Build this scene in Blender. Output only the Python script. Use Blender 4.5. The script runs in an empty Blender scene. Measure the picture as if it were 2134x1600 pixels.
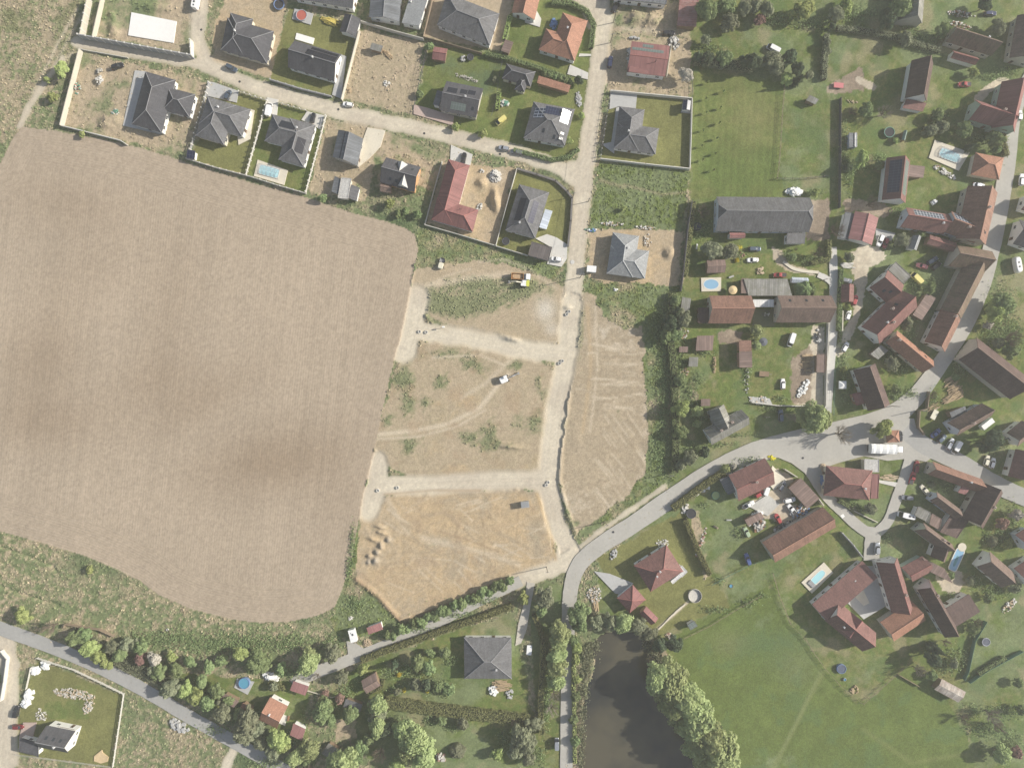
import bpy, bmesh, math, random
import numpy as np
from mathutils import Vector, Matrix
random.seed(7)
sc = bpy.context.scene
COL = sc.collection
# ---------------------------------------------------------------- camera, sky, sun, exposure
S = 0.18                     # metres on the ground per pixel of the survey photograph
CX, CY = 1067.0, 800.0
H = 1067 * S / 0.72          # flying height (m), straight down
cam = bpy.data.cameras.new('camera'); cam_o = bpy.data.objects.new('camera', cam); COL.objects.link(cam_o)
cam.sensor_width = 36; cam.lens = 25.0; cam.clip_end = 3000; cam.clip_start = 0.5
cam_o.location = (0, 0, H); cam_o.rotation_euler = (0, 0, 0); sc.camera = cam_o
SUN_EL, SH = math.radians(31), math.radians(12.5)
sx, sy = math.cos(SH), math.sin(SH)          # horizontal direction towards the sun
world = bpy.data.worlds.new('World'); sc.world = world; world.use_nodes = True
wn = world.node_tree; bg = wn.nodes['Background']
sky = wn.nodes.new('ShaderNodeTexSky'); sky.sky_type = 'NISHITA'; sky.sun_disc = False
sky.sun_elevation = SUN_EL; sky.sun_rotation = math.atan2(sx, sy); sky.dust_density = 2.0
wn.links.new(sky.outputs[0], bg.inputs[0]); bg.inputs[1].default_value = 0.085
sun = bpy.data.lights.new('sun', 'SUN'); sun.energy = 4.8; sun.angle = math.radians(0.6); sun.color = (1.0, 0.945, 0.86)
sun_o = bpy.data.objects.new('sun', sun); COL.objects.link(sun_o)
d = Vector((-sx * math.cos(SUN_EL), -sy * math.cos(SUN_EL), -math.sin(SUN_EL)))
sun_o.rotation_euler = d.to_track_quat('-Z', 'Y').to_euler(); sun_o.location = (150, 40, 120)
sc.view_settings.view_transform = 'Standard'; sc.view_settings.look = 'None'
sc.view_settings.exposure = 0.50; sc.view_settings.gamma = 1.0
HAZE = 0.00031
sc.cycles.max_bounces = 6; sc.cycles.diffuse_bounces = 2; sc.cycles.glossy_bounces = 2
sc.cycles.transmission_bounces = 4; sc.cycles.transparent_max_bounces = 6; sc.cycles.volume_bounces = 1

# ---------------------------------------------------------------- small helpers
def P(px, py, z=0.0):
    k = S * (1 - z / H)
    return Vector(((px - CX) * k, (CY - py) * k, z))
def P2(px, py, z=0.0):
    v = P(px, py, z); return Vector((v.x, v.y))
def link(o): COL.objects.link(o); return o
def tag(o, label, cat, group=None, kind=None):
    o['label'] = label; o['category'] = cat
    if group: o['group'] = group
    if kind: o['kind'] = kind
    return o
def empty(name, loc, rz=0.0):
    o = bpy.data.objects.new(name, None); link(o)
    o.location = loc; o.rotation_euler = (0, 0, rz); o.empty_display_size = 0.5
    return o
class MB:
    """collects polygons and links them as one mesh"""
    def __init__(s): s.v = []; s.f = []; s.uv = []; s.mi = []; s.m = 0
    def poly(s, pts, uv=None):
        i = len(s.v); s.v += [tuple(p) for p in pts]; s.f.append(tuple(range(i, i + len(pts)))); s.uv.append(uv); s.mi.append(s.m)
    def box(s, c, d, rz=0.0, top=1.0):
        hx, hy, hz = d[0] / 2, d[1] / 2, d[2] / 2; ca, sa = math.cos(rz), math.sin(rz)
        def q(x, y, z):
            return (c[0] + x * ca - y * sa, c[1] + x * sa + y * ca, c[2] + z)
        b = [q(-hx, -hy, -hz), q(hx, -hy, -hz), q(hx, hy, -hz), q(-hx, hy, -hz)]
        t = [q(-hx * top, -hy * top, hz), q(hx * top, -hy * top, hz), q(hx * top, hy * top, hz), q(-hx * top, hy * top, hz)]
        s.loft([b, t])
    def loft(s, rings, cap0=True, cap1=True):
        n = len(rings[0]); i0 = len(s.v)
        for r in rings: s.v += [tuple(p) for p in r]
        for k in range(len(rings) - 1):
            for j in range(n):
                a = i0 + k * n + j; b = i0 + k * n + (j + 1) % n
                s.f.append((a, b, b + n, a + n)); s.uv.append(None); s.mi.append(s.m)
        if cap0: s.f.append(tuple(i0 + j for j in reversed(range(n)))); s.uv.append(None); s.mi.append(s.m)
        if cap1: s.f.append(tuple(i0 + (len(rings) - 1) * n + j for j in range(n))); s.uv.append(None); s.mi.append(s.m)
    def tube(s, a, b, r0, r1=None, n=6):
        a, b = Vector(a), Vector(b); r1 = r0 if r1 is None else r1
        ax = (b - a).normalized(); u = ax.orthogonal().normalized(); w = ax.cross(u)
        s.loft([[a + (u * math.cos(t) + w * math.sin(t)) * r0 for t in [2 * math.pi * k / n for k in range(n)]],
                [b + (u * math.cos(t) + w * math.sin(t)) * r1 for t in [2 * math.pi * k / n for k in range(n)]]])
    def ring(s, c, r, tube, n=28, k=8, e=1.0, rz=0.0):
        rows = []
        for i in range(n):
            t = 2 * math.pi * i / n
            rows.append([(c[0] + (r * e + tube * math.cos(p)) * math.cos(t), c[1] + (r + tube * math.cos(p)) * math.sin(t), c[2] + tube * math.sin(p)) for p in [2 * math.pi * j / k for j in range(k)]])
        rows.append(rows[0])
        s.loft(rows, False, False)
    def mesh(s, name, mats, smooth=False):
        me = bpy.data.meshes.new(name)
        me.from_pydata(s.v, [], s.f)
        if any(u is not None for u in s.uv):
            ul = me.uv_layers.new(name='UVMap')
            for p, u in zip(me.polygons, s.uv):
                if u:
                    for li, c in zip(p.loop_indices, u): ul.data[li].uv = c
        for m in (mats if isinstance(mats, (list, tuple)) else [mats]): me.materials.append(m)
        if any(s.mi): me.polygons.foreach_set('material_index', s.mi)
        if smooth: me.polygons.foreach_set('use_smooth', [True] * len(me.polygons))
        me.update(); return me
    def build(s, name, mats, parent=None, smooth=False, loc=None):
        o = bpy.data.objects.new(name, s.mesh(name, mats, smooth)); link(o)
        if parent: o.parent = parent
        if loc is not None: o.location = loc
        return o
def child(name, me, parent, loc=(0, 0, 0), rz=0.0, scale=None):
    o = bpy.data.objects.new(name, me); link(o); o.parent = parent; o.location = loc; o.rotation_euler = (0, 0, rz)
    if scale: o.scale = scale
    return o

# ---------------------------------------------------------------- materials
MATS = {}
def node_mat(name):
    m = bpy.data.materials.new(name); m.use_nodes = True
    nt = m.node_tree; b = nt.nodes['Principled BSDF']
    return m, nt, b
def M(name, rgb, rough=0.85, var=0.25, scale=1.2, bump=0.0, metal=0.0, spec=0.3, rnd=0.0, rgb2=None, streak=False, coat=0.0):
    """plain weathered surface: two-scale noise over the base colour"""
    if name in MATS: return MATS[name]
    m, nt, b = node_mat(name); N, L = nt.nodes, nt.links
    geo = N.new('ShaderNodeNewGeometry')
    n1 = N.new('ShaderNodeTexNoise'); n1.inputs['Scale'].default_value = scale; n1.inputs['Detail'].default_value = 6; n1.inputs['Roughness'].default_value = 0.7
    n2 = N.new('ShaderNodeTexNoise'); n2.inputs['Scale'].default_value = scale * 0.17; n2.inputs['Detail'].default_value = 3
    L.new(geo.outputs['Position'], n1.inputs['Vector']); L.new(geo.outputs['Position'], n2.inputs['Vector'])
    mx = N.new('ShaderNodeMath'); mx.operation = 'MULTIPLY_ADD'; mx.inputs[1].default_value = 0.6
    L.new(n1.outputs['Fac'], mx.inputs[0]); 
    m2 = N.new('ShaderNodeMath'); m2.operation = 'MULTIPLY'; m2.inputs[1].default_value = 0.4
    L.new(n2.outputs['Fac'], m2.inputs[0]); L.new(m2.outputs[0], mx.inputs[2])
    rp = N.new('ShaderNodeMapRange'); rp.inputs['From Min'].default_value = 0.3; rp.inputs['From Max'].default_value = 0.7
    L.new(mx.outputs[0], rp.inputs['Value'])
    mix = N.new('ShaderNodeMix'); mix.data_type = 'RGBA'
    c2 = rgb2 or rgb
    mix.inputs['A'].default_value = (*[c * (1 - var) for c in rgb], 1); mix.inputs['B'].default_value = (*[min(1, c * (1 + var)) for c in c2], 1)
    L.new(rp.outputs[0], mix.inputs['Factor'])
    out = mix.outputs['Result']
    if rnd:
        oi = N.new('ShaderNodeObjectInfo'); hs = N.new('ShaderNodeHueSaturation')
        mr = N.new('ShaderNodeMapRange'); mr.inputs['To Min'].default_value = 1 - rnd; mr.inputs['To Max'].default_value = 1 + rnd
        L.new(oi.outputs['Random'], mr.inputs['Value']); L.new(mr.outputs[0], hs.inputs['Value']); L.new(out, hs.inputs['Color']); out = hs.outputs['Color']
    L.new(out, b.inputs['Base Color'])
    b.inputs['Roughness'].default_value = rough; b.inputs['Metallic'].default_value = metal
    b.inputs['Specular IOR Level'].default_value = spec; b.inputs['Coat Weight'].default_value = coat
    if bump:
        bp = N.new('ShaderNodeBump'); bp.inputs['Strength'].default_value = bump; bp.inputs['Distance'].default_value = 0.2
        L.new(n1.outputs['Fac'], bp.inputs['Height']); L.new(bp.outputs[0], b.inputs['Normal'])
    MATS[name] = m; return m
def roof_mat(name, rgb, row=0.36, var=0.16, rough=0.7, stain=0.25, rib=0.0, metal=0.0, moss=None):
    """tiles in rows (UV in metres: u along the eave, v up the slope), weather stains running down the slope"""
    if name in MATS: return MATS[name]
    m, nt, b = node_mat(name); N, L = nt.nodes, nt.links
    uv = N.new('ShaderNodeUVMap'); geo = N.new('ShaderNodeNewGeometry')
    sp = N.new('ShaderNodeSeparateXYZ'); L.new(uv.outputs[0], sp.inputs[0])
    br = N.new('ShaderNodeTexBrick'); L.new(uv.outputs[0], br.inputs['Vector'])
    br.inputs['Scale'].default_value = 1.0; br.inputs['Brick Width'].default_value = 0.33 if not rib else rib; br.inputs['Row Height'].default_value = row if not rib else 40.0
    br.inputs['Mortar Size'].default_value = 0.03 if not rib else 0.05
    br.inputs['Color1'].default_value = (*[c * (1 - var) for c in rgb], 1); br.inputs['Color2'].default_value = (*[c * (1 + var) for c in rgb], 1)
    br.inputs['Mortar'].default_value = (*[c * 0.6 for c in rgb], 1)
    n = N.new('ShaderNodeTexNoise'); n.inputs['Scale'].default_value = 0.35; n.inputs['Detail'].default_value = 7; n.inputs['Roughness'].default_value = 0.65
    L.new(geo.outputs['Position'], n.inputs['Vector'])
    mp = N.new('ShaderNodeMapping'); mp.inputs['Scale'].default_value = (1.5, 0.15, 1); L.new(uv.outputs[0], mp.inputs['Vector'])
    n3 = N.new('ShaderNodeTexNoise'); n3.inputs['Scale'].default_value = 1.0; n3.inputs['Detail'].default_value = 4; L.new(mp.outputs[0], n3.inputs['Vector'])
    ad = N.new('ShaderNodeMath'); ad.operation = 'ADD'; L.new(n.outputs['Fac'], ad.inputs[0]); L.new(n3.outputs['Fac'], ad.inputs[1])
    rp = N.new('ShaderNodeMapRange'); rp.inputs['From Min'].default_value = 0.75; rp.inputs['From Max'].default_value = 1.25
    rp.inputs['To Min'].default_value = 1 - stain; rp.inputs['To Max'].default_value = 1 + stain; L.new(ad.outputs[0], rp.inputs['Value'])
    hs = N.new('ShaderNodeHueSaturation'); L.new(br.outputs['Color'], hs.inputs['Color']); L.new(rp.outputs[0], hs.inputs['Value'])
    out = hs.outputs['Color']
    if moss:
        n4 = N.new('ShaderNodeTexNoise'); n4.inputs['Scale'].default_value = 0.5; n4.inputs['Detail'].default_value = 9; n4.inputs['Roughness'].default_value = 0.8
        L.new(geo.outputs['Position'], n4.inputs['Vector'])
        r4 = N.new('ShaderNodeMapRange'); r4.inputs['From Min'].default_value = 0.45; r4.inputs['From Max'].default_value = 0.68; r4.inputs['To Max'].default_value = 0.8; L.new(n4.outputs['Fac'], r4.inputs['Value'])
        mx = N.new('ShaderNodeMix'); mx.data_type = 'RGBA'; L.new(r4.outputs[0], mx.inputs['Factor']); L.new(out, mx.inputs['A']); mx.inputs['B'].default_value = (*moss, 1); out = mx.outputs['Result']
    L.new(out, b.inputs['Base Color']); b.inputs['Roughness'].default_value = rough; b.inputs['Metallic'].default_value = metal; b.inputs['Specular IOR Level'].default_value = 0.25
    bp = N.new('ShaderNodeBump'); bp.inputs['Strength'].default_value = 0.35; bp.inputs['Distance'].default_value = 0.05
    L.new(br.outputs['Fac'], bp.inputs['Height']); bp.invert = True; L.new(bp.outputs[0], b.inputs['Normal'])
    MATS[name] = m; return m
def panel_mat(name, cell, line, cw=1.0, ch=1.65, rough=0.18, gap=0.06, spec=0.5):
    if name in MATS: return MATS[name]
    m, nt, b = node_mat(name); N, L = nt.nodes, nt.links
    uv = N.new('ShaderNodeUVMap'); br = N.new('ShaderNodeTexBrick'); L.new(uv.outputs[0], br.inputs['Vector'])
    br.offset = 0.0; br.inputs['Scale'].default_value = 1.0; br.inputs['Brick Width'].default_value = cw; br.inputs['Row Height'].default_value = ch; br.inputs['Mortar Size'].default_value = gap
    br.inputs['Color1'].default_value = (*cell, 1); br.inputs['Color2'].default_value = (*[c * 1.15 for c in cell], 1); br.inputs['Mortar'].default_value = (*line, 1)
    L.new(br.outputs['Color'], b.inputs['Base Color']); b.inputs['Roughness'].default_value = rough; b.inputs['Specular IOR Level'].default_value = spec
    MATS[name] = m; return m
def leaf_mat(name, rgb, rgb2, trans=0.36, rnd=0.18):
    if name in MATS: return MATS[name]
    m, nt, b = node_mat(name); N, L = nt.nodes, nt.links
    geo = N.new('ShaderNodeNewGeometry'); oi = N.new('ShaderNodeObjectInfo')
    n = N.new('ShaderNodeTexNoise'); n.inputs['Scale'].default_value = 0.55; n.inputs['Detail'].default_value = 5; n.inputs['Roughness'].default_value = 0.7
    L.new(geo.outputs['Position'], n.inputs['Vector'])
    rp = N.new('ShaderNodeMapRange'); rp.inputs['From Min'].default_value = 0.32; rp.inputs['From Max'].default_value = 0.68; L.new(n.outputs['Fac'], rp.inputs['Value'])
    mix = N.new('ShaderNodeMix'); mix.data_type = 'RGBA'; mix.inputs['A'].default_value = (*rgb, 1); mix.inputs['B'].default_value = (*rgb2, 1); L.new(rp.outputs[0], mix.inputs['Factor'])
    hs = N.new('ShaderNodeHueSaturation'); mr = N.new('ShaderNodeMapRange'); mr.inputs['To Min'].default_value = 1 - rnd; mr.inputs['To Max'].default_value = 1 + rnd
    L.new(oi.outputs['Random'], mr.inputs['Value']); L.new(mr.outputs[0], hs.inputs['Value'])
    mh = N.new('ShaderNodeMapRange'); mh.inputs['To Min'].default_value = 0.485; mh.inputs['To Max'].default_value = 0.515; L.new(oi.outputs['Random'], mh.inputs['Value']); L.new(mh.outputs[0], hs.inputs['Hue'])
    L.new(mix.outputs['Result'], hs.inputs['Color'])
    df = N.new('ShaderNodeBsdfDiffuse'); tr = N.new('ShaderNodeBsdfTranslucent'); ms = N.new('ShaderNodeMixShader'); ms.inputs[0].default_value = trans
    L.new(hs.outputs[0], df.inputs[0]); L.new(hs.outputs[0], tr.inputs[0]); L.new(df.outputs[0], ms.inputs[1]); L.new(tr.outputs[0], ms.inputs[2])
    L.new(ms.outputs[0], nt.nodes['Material Output'].inputs['Surface'])
    MATS[name] = m; return m
def ground_mat(name, bump=0.5, fine=0.35, furrow=False):
    """reads the soil/grass colour stored on the terrain points, adds fine procedural grain and relief"""
    if name in MATS: return MATS[name]
    m, nt, b = node_mat(name); N, L = nt.nodes, nt.links
    at = N.new('ShaderNodeAttribute'); at.attribute_name = 'col'; geo = N.new('ShaderNodeNewGeometry')
    n = N.new('ShaderNodeTexNoise'); n.inputs['Scale'].default_value = 2.2; n.inputs['Detail'].default_value = 5; n.inputs['Roughness'].default_value = 0.75; L.new(geo.outputs['Position'], n.inputs['Vector'])
    rp = N.new('ShaderNodeMapRange'); rp.inputs['From Min'].default_value = 0.3; rp.inputs['From Max'].default_value = 0.7; rp.inputs['To Min'].default_value = 1 - fine; rp.inputs['To Max'].default_value = 1 + fine; L.new(n.outputs['Fac'], rp.inputs['Value'])
    hs = N.new('ShaderNodeHueSaturation'); L.new(at.outputs['Color'], hs.inputs['Color'])
    val = rp.outputs[0]; hgt = n.outputs['Fac']
    if furrow:
        fu = N.new('ShaderNodeAttribute'); fu.attribute_name = 'fu'
        n5 = N.new('ShaderNodeTexNoise'); n5.noise_dimensions = '1D'; n5.inputs['Scale'].default_value = 0.30; n5.inputs['Detail'].default_value = 8; n5.inputs['Roughness'].default_value = 0.85
        L.new(fu.outputs['Fac'], n5.inputs['W'])
        si = N.new('ShaderNodeMath'); si.operation = 'SINE'; mu = N.new('ShaderNodeMath'); mu.operation = 'MULTIPLY'; mu.inputs[1].default_value = 2 * math.pi / 0.95
        L.new(fu.outputs['Fac'], mu.inputs[0]); L.new(mu.outputs[0], si.inputs[0])
        r5 = N.new('ShaderNodeMapRange'); r5.inputs['From Min'].default_value = 0.3; r5.inputs['From Max'].default_value = 0.7; r5.inputs['To Min'].default_value = 0.95; r5.inputs['To Max'].default_value = 1.05; L.new(n5.outputs['Fac'], r5.inputs['Value'])
        mm = N.new('ShaderNodeMath'); mm.operation = 'MULTIPLY'; L.new(val, mm.inputs[0]); L.new(r5.outputs[0], mm.inputs[1]); val = mm.outputs[0]
        ma = N.new('ShaderNodeMath'); ma.operation = 'MULTIPLY_ADD'; ma.inputs[1].default_value = 0.10; L.new(si.outputs[0], ma.inputs[0]); L.new(hgt, ma.inputs[2])
        mb = N.new('ShaderNodeMath'); mb.operation = 'ADD'; L.new(ma.outputs[0], mb.inputs[0]); L.new(n5.outputs['Fac'], mb.inputs[1]); hgt = mb.outputs[0]
    L.new(val, hs.inputs['Value']); L.new(hs.outputs[0], b.inputs['Base Color'])
    b.inputs['Roughness'].default_value = 1.0; b.inputs['Specular IOR Level'].default_value = 0.05
    bp = N.new('ShaderNodeBump'); bp.inputs['Strength'].default_value = bump; bp.inputs['Distance'].default_value = 0.25; L.new(hgt, bp.inputs['Height']); L.new(bp.outputs[0], b.inputs['Normal'])
    MATS[name] = m; return m
# ---------------------------------------------------------------- terrain: one survey grid split into field, dirt, gravel, lawns ...
STEP = 2.5
gx = np.arange(-130, 2266, STEP); gy = np.arange(-110, 1712, STEP)
NX, NY = len(gx), len(gy)
X, Y = np.meshgrid(gx, gy)                 # photograph pixels
def vnoise(x, y, scale, seed):
    T = np.random.RandomState(seed).rand(256, 256)
    x = x / scale + 1000.3; y = y / scale + 1000.7
    xi = np.floor(x).astype(int); yi = np.floor(y).astype(int); fx = x - xi; fy = y - yi
    fx = fx * fx * (3 - 2 * fx); fy = fy * fy * (3 - 2 * fy)
    a = T[yi % 256, xi % 256]; b = T[yi % 256, (xi + 1) % 256]; c = T[(yi + 1) % 256, xi % 256]; e = T[(yi + 1) % 256, (xi + 1) % 256]
    return (a * (1 - fx) + b * fx) * (1 - fy) + (c * (1 - fx) + e * fx) * fy
def fbm(x, y, scale, seed, octv=4, gain=0.55):
    s = 0; a = 1.0; t = 0
    for k in range(octv):
        s = s + a * vnoise(x, y, scale / 2 ** k, seed + k * 13); t += a; a *= gain
    return s / t
def sm(a, b, x):
    t = np.clip((x - a) / (b - a), 0, 1); return t * t * (3 - 2 * t)
def inside(poly, x, y):
    poly = np.array(poly, float); r = np.zeros(x.shape, bool)
    mn, mx = poly.min(0), poly.max(0)
    sel = (x >= mn[0]) & (x <= mx[0]) & (y >= mn[1]) & (y <= mx[1])
    xs, ys = x[sel], y[sel]; c = np.zeros(xs.shape, bool)
    for i in range(len(poly)):
        (x1, y1), (x2, y2) = poly[i - 1], poly[i]
        if y1 == y2: continue
        k = ((y1 > ys) != (y2 > ys)) & (xs < (x2 - x1) * (ys - y1) / (y2 - y1) + x1); c ^= k
    r[sel] = c; return r
def dline(pts, x, y, pad=60, closed=False):
    """distance (px) to a polyline, 1e9 far away"""
    pts = np.array(pts, float); D = np.full(x.shape, 1e9)
    seg = list(zip(pts[:-1], pts[1:])) + ([(pts[-1], pts[0])] if closed else [])
    for a, b in seg:
        lo, hi = np.minimum(a, b) - pad, np.maximum(a, b) + pad
        j0, j1 = np.searchsorted(gx, lo[0]), np.searchsorted(gx, hi[0]); i0, i1 = np.searchsorted(gy, lo[1]), np.searchsorted(gy, hi[1])
        if j0 >= j1 or i0 >= i1: continue
        xs, ys = x[i0:i1, j0:j1], y[i0:i1, j0:j1]
        v = b - a; L2 = max(v @ v, 1e-6); t = np.clip(((xs - a[0]) * v[0] + (ys - a[1]) * v[1]) / L2, 0, 1)
        D[i0:i1, j0:j1] = np.minimum(D[i0:i1, j0:j1], np.hypot(xs - a[0] - t * v[0], ys - a[1] - t * v[1]))
    return D
WX = X + 7 * (fbm(X, Y, 14, 3, 3) - 0.5) * 2; WY = Y + 7 * (fbm(X, Y, 14, 91, 3) - 0.5) * 2      # ragged natural borders
LX = X + 1.5 * (fbm(X, Y, 12, 5, 2) - 0.5) * 2; LY = Y + 1.5 * (fbm(X, Y, 12, 95, 2) - 0.5) * 2   # crisper borders
FIELD = [(-130,395),(0,340),(28,283),(45,264),(100,270),(200,287),(300,310),(380,335),(450,358),(540,385),(640,412),(740,445),(800,460),(845,475),(864,488),(871,520),(866,545),(858,580),(848,640),(835,700),(822,745),(812,790),(800,840),(788,900),(778,945),(768,985),(757,1030),(750,1070),(742,1110),(733,1160),(722,1200),(708,1240),(695,1268),(660,1283),(600,1296),(540,1298),(480,1290),(400,1270),(330,1240),(290,1210),(240,1185),(180,1160),(100,1135),(40,1118),(0,1108),(-130,1085)]
G_ = dict(straw=(.36,.30,.20), rough=(.165,.20,.095), dgreen=(.11,.15,.07), lawny=(.178,.18,.068), lawng=(.118,.158,.046), mead=(.122,.158,.046), tan=(.40,.325,.225), dtan=(.345,.285,.20), orange=(.455,.345,.21), gravel=(.575,.515,.40), street=(.50,.44,.345), soil=(.375,.306,.228), mud=(.07,.065,.05), bed=(.25,.20,.15), pale=(.58,.54,.46), olive=(.19,.19,.10))
# name, object, colour a, colour b, colour c (big patches), share of c, ragged
PAL = {
 'rough': ('ground','rough','straw','dgreen',.57),      'weedy': ('ground','rough','mead','straw',.60), 'straw': ('ground','straw','rough','olive',.55),
 'dirtgrass': ('dirt','tan','straw','rough',.52),       'dry': ('dirt','straw','tan','rough',.62),
 'lotdirt': ('dirt','tan','orange','straw',.6),         'tanyard': ('yard','tan','tan','street',.6),
 'lawn_dry': ('lawn','lawny','lawny','lawng',.62),      'lawn_green': ('lawn','lawng','lawny','dgreen',.62),
 'vgreen': ('garden_lawn','lawng','lawny','rough',.5), 'mead_dry': ('meadow','mead','lawny','lawng',.5),
 'mead': ('meadow','mead','lawng','rough',.62),
 'dirtN': ('dirt','tan','straw','tan',.6), 'dirtM': ('dirt','tan','straw','orange',.6), 'dirtS': ('dirt','orange','tan','dtan',.58), 'dirtE': ('dirt','dtan','tan','street',.62),
 'field': ('field','soil','soil','soil',.5), 'gravel': ('gravel_road','gravel','gravel','street',.5), 'street': ('dirt_road','street','street','gravel',.5),
 'yard': ('yard','street','tan','gravel',.5), 'bed': ('garden_bed','bed','bed','soil',.5), 'pond': ('pond_bed','mud','mud','mud',.5), 'bank': ('pond_bank','straw','bed','rough',.5)}
REG = [
 ('straw','w',[(-130,-110),(175,-110),(160,80),(130,150),(60,255),(30,285),(-130,350)]),
 ('dirtgrass','w',[(166,105),(432,170),(388,330),(250,290),(126,260)]), ('dirtgrass','w',[(195,-20),(402,-20),(398,112),(192,75)]),
 ('lotdirt','w',[(478,-20),(602,-20),(565,165),(440,130),(450,40)]), ('dry','w',[(745,60),(885,85),(860,240),(712,207)]),
 ('dry','w',[(680,245),(800,268),(762,420),(642,400)]), ('dirtgrass','w',[(800,272),(937,318),(900,400),(850,380),(790,400),(780,330)]),
 ('lotdirt','w',[(925,335),(1078,350),(1032,510),(886,468)]), ('tanyard','l',[(1075,-40),(898,-40),(882,76),(1042,106),(1064,30)]),
 ('lotdirt','w',[(1228,478),(1420,478),(1415,592),(1350,603),(1270,590),(1225,575)]), ('dirtgrass','w',[(1265,20),(1452,0),(1448,75),(1265,75)]), ('dirtgrass','w',[(1268,75),(1440,80),(1436,200),(1262,190)]),
 ('lawn_dry','l',[(602,15),(742,60),(712,205),(562,165)]), ('lawn_dry','l',[(500,195),(554,210),(510,362),(395,332),(407,300)]), ('lawn_green','l',[(556,210),(680,240),(636,402),(512,362)]),
 ('lawn_green','w',[(893,95),(1045,110),(1225,165),(1205,320),(1190,333),(1150,335),(1100,318),(864,238)]), ('lawn_green','w',[(1065,30),(1130,-10),(1200,2),(1238,52),(1228,160),(1200,168),(1052,110)]),
 ('lawn_dry','l',[(1078,352),(1160,377),(1192,412),(1184,515),(1100,532),(1033,512)]),
 ('vgreen','w',[(1444,-110),(2266,-110),(2266,1712),(1540,1712),(1370,1330),(1240,1270),(1260,1160),(1400,1060),(1405,800),(1422,600),(1436,415)]),
 ('lawn_dry','l',[(1273,190),(1442,204),(1438,351),(1253,330)]),
 ('mead_dry','w',[(1446,150),(1640,170),(1632,410),(1440,416)]), ('vgreen','w',[(1632,180),(1735,190),(1752,410),(1626,372)]), ('mead','w',[(1395,1330),(1470,1290),(1600,1220),(1640,1290),(1722,1395),(1790,1475),(1900,1385),(1960,1430),(2020,1540),(2010,1600),(2000,1712),(1540,1712)]),
 ('vgreen','w',[(1098,1225),(1178,1212),(1172,1640),(1125,1640),(1112,1400)]), ('vgreen','w',[(690,1420),(760,1380),(1070,1275),(1112,1500),(1140,1600),(800,1612),(690,1500)]), ('lawn_dry','w',[(75,1374),(255,1449),(232,1598),(29,1573),(42,1480)]), ('lawn_green','l',[(90,1480),(94,1467),(105,1461),(124,1461),(131,1472),(141,1459),(159,1463),(180,1478),(187,1497),(163,1500),(131,1499),(105,1499)]), ('vgreen','w',[(360,1400),(600,1420),(640,1440),(640,1560),(540,1530),(440,1470)]),
 ('lawn_dry','w',[(1245,1165),(1420,1065),(1482,1200),(1525,1262),(1360,1330),(1340,1290),(1300,1270)]),
 ('weedy','w',[(1250,335),(1438,355),(1422,482),(1225,472)]), ('weedy','w',[(870,475),(1040,518),(1180,556),(1150,585),(1050,552),(866,565)]), ('weedy','w',[(1215,585),(1425,595),(1412,1000),(1240,1100),(1210,1120),(1330,1000)]), ('weedy','w',[(715,1215),(742,1100),(752,1110),(745,1205),(835,1295),(800,1320),(700,1330),(690,1290)]),
 ('dirtN','w',[(866,560),(1000,543),(1060,552),(1140,580),(1185,600),(1178,700),(1150,722),(1060,715),(930,680),(885,650),(872,615),(855,590)]),
 ('dirtM','w',[(838,745),(900,708),(1000,718),(1120,745),(1160,780),(1152,850),(1130,994),(1000,990),(850,995),(785,955),(780,920),(806,830)]),
 ('dirtS','w',[(748,1080),(800,1036),(900,1020),(1130,1020),(1165,1175),(1110,1202),(1060,1200),(950,1250),(850,1290),(832,1291),(790,1240),(742,1207),(745,1140)]),
 ('dirtE','w',[(1200,600),(1240,618),(1260,660),(1300,690),(1340,680),(1345,800),(1354,900),(1347,980),(1300,1040),(1240,1085),(1200,1110),(1180,1060),(1163,1000),(1172,850),(1192,740)]),
 ('yard','w',[(1772,525),(1795,510),(1830,515),(1850,535),(1812,560),(1802,620),(1782,690),(1745,745),(1738,730),(1775,660),(1785,600)]),
 ('yard','w',[(1600,975),(1640,985),(1660,1010),(1648,1050),(1680,1065),(1650,1095),(1590,1080),(1565,1045),(1612,1020)]),
 ('yard','w',[(1695,680),(1720,680),(1718,850),(1690,845),(1660,842),(1680,780)]), ('yard','w',[(1950,1200),(2000,1185),(2015,1215),(1995,1240),(1965,1230)]),
 ('yard','w',[(1605,515),(1630,520),(1640,545),(1690,565),(1700,575),(1640,565),(1620,545)]),
 ('bed','w',[(1682,417),(1728,413),(1728,500),(1682,500)]), ('bed','w',[(1760,415),(1800,415),(1840,425),(1870,440),(1830,455),(1790,440),(1760,445)]), ('bed','w',[(1535,690),(1548,690),(1545,720),(1500,715),(1495,690)]),
 ('bed','w',[(1437,815),(1455,815),(1453,838),(1436,835)]), ('bed','w',[(1650,745),(1690,720),(1692,840),(1650,840)]), ('bed','w',[(1770,150),(1800,140),(1800,190),(1725,195),(1725,180)]),
 ('dirtgrass','w',[(700,1500),(740,1495),(745,1540),(700,1545)]), ('dirtgrass','w',[(1430,1050),(1455,1065),(1480,1200),(1470,1210)]),
]
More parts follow.
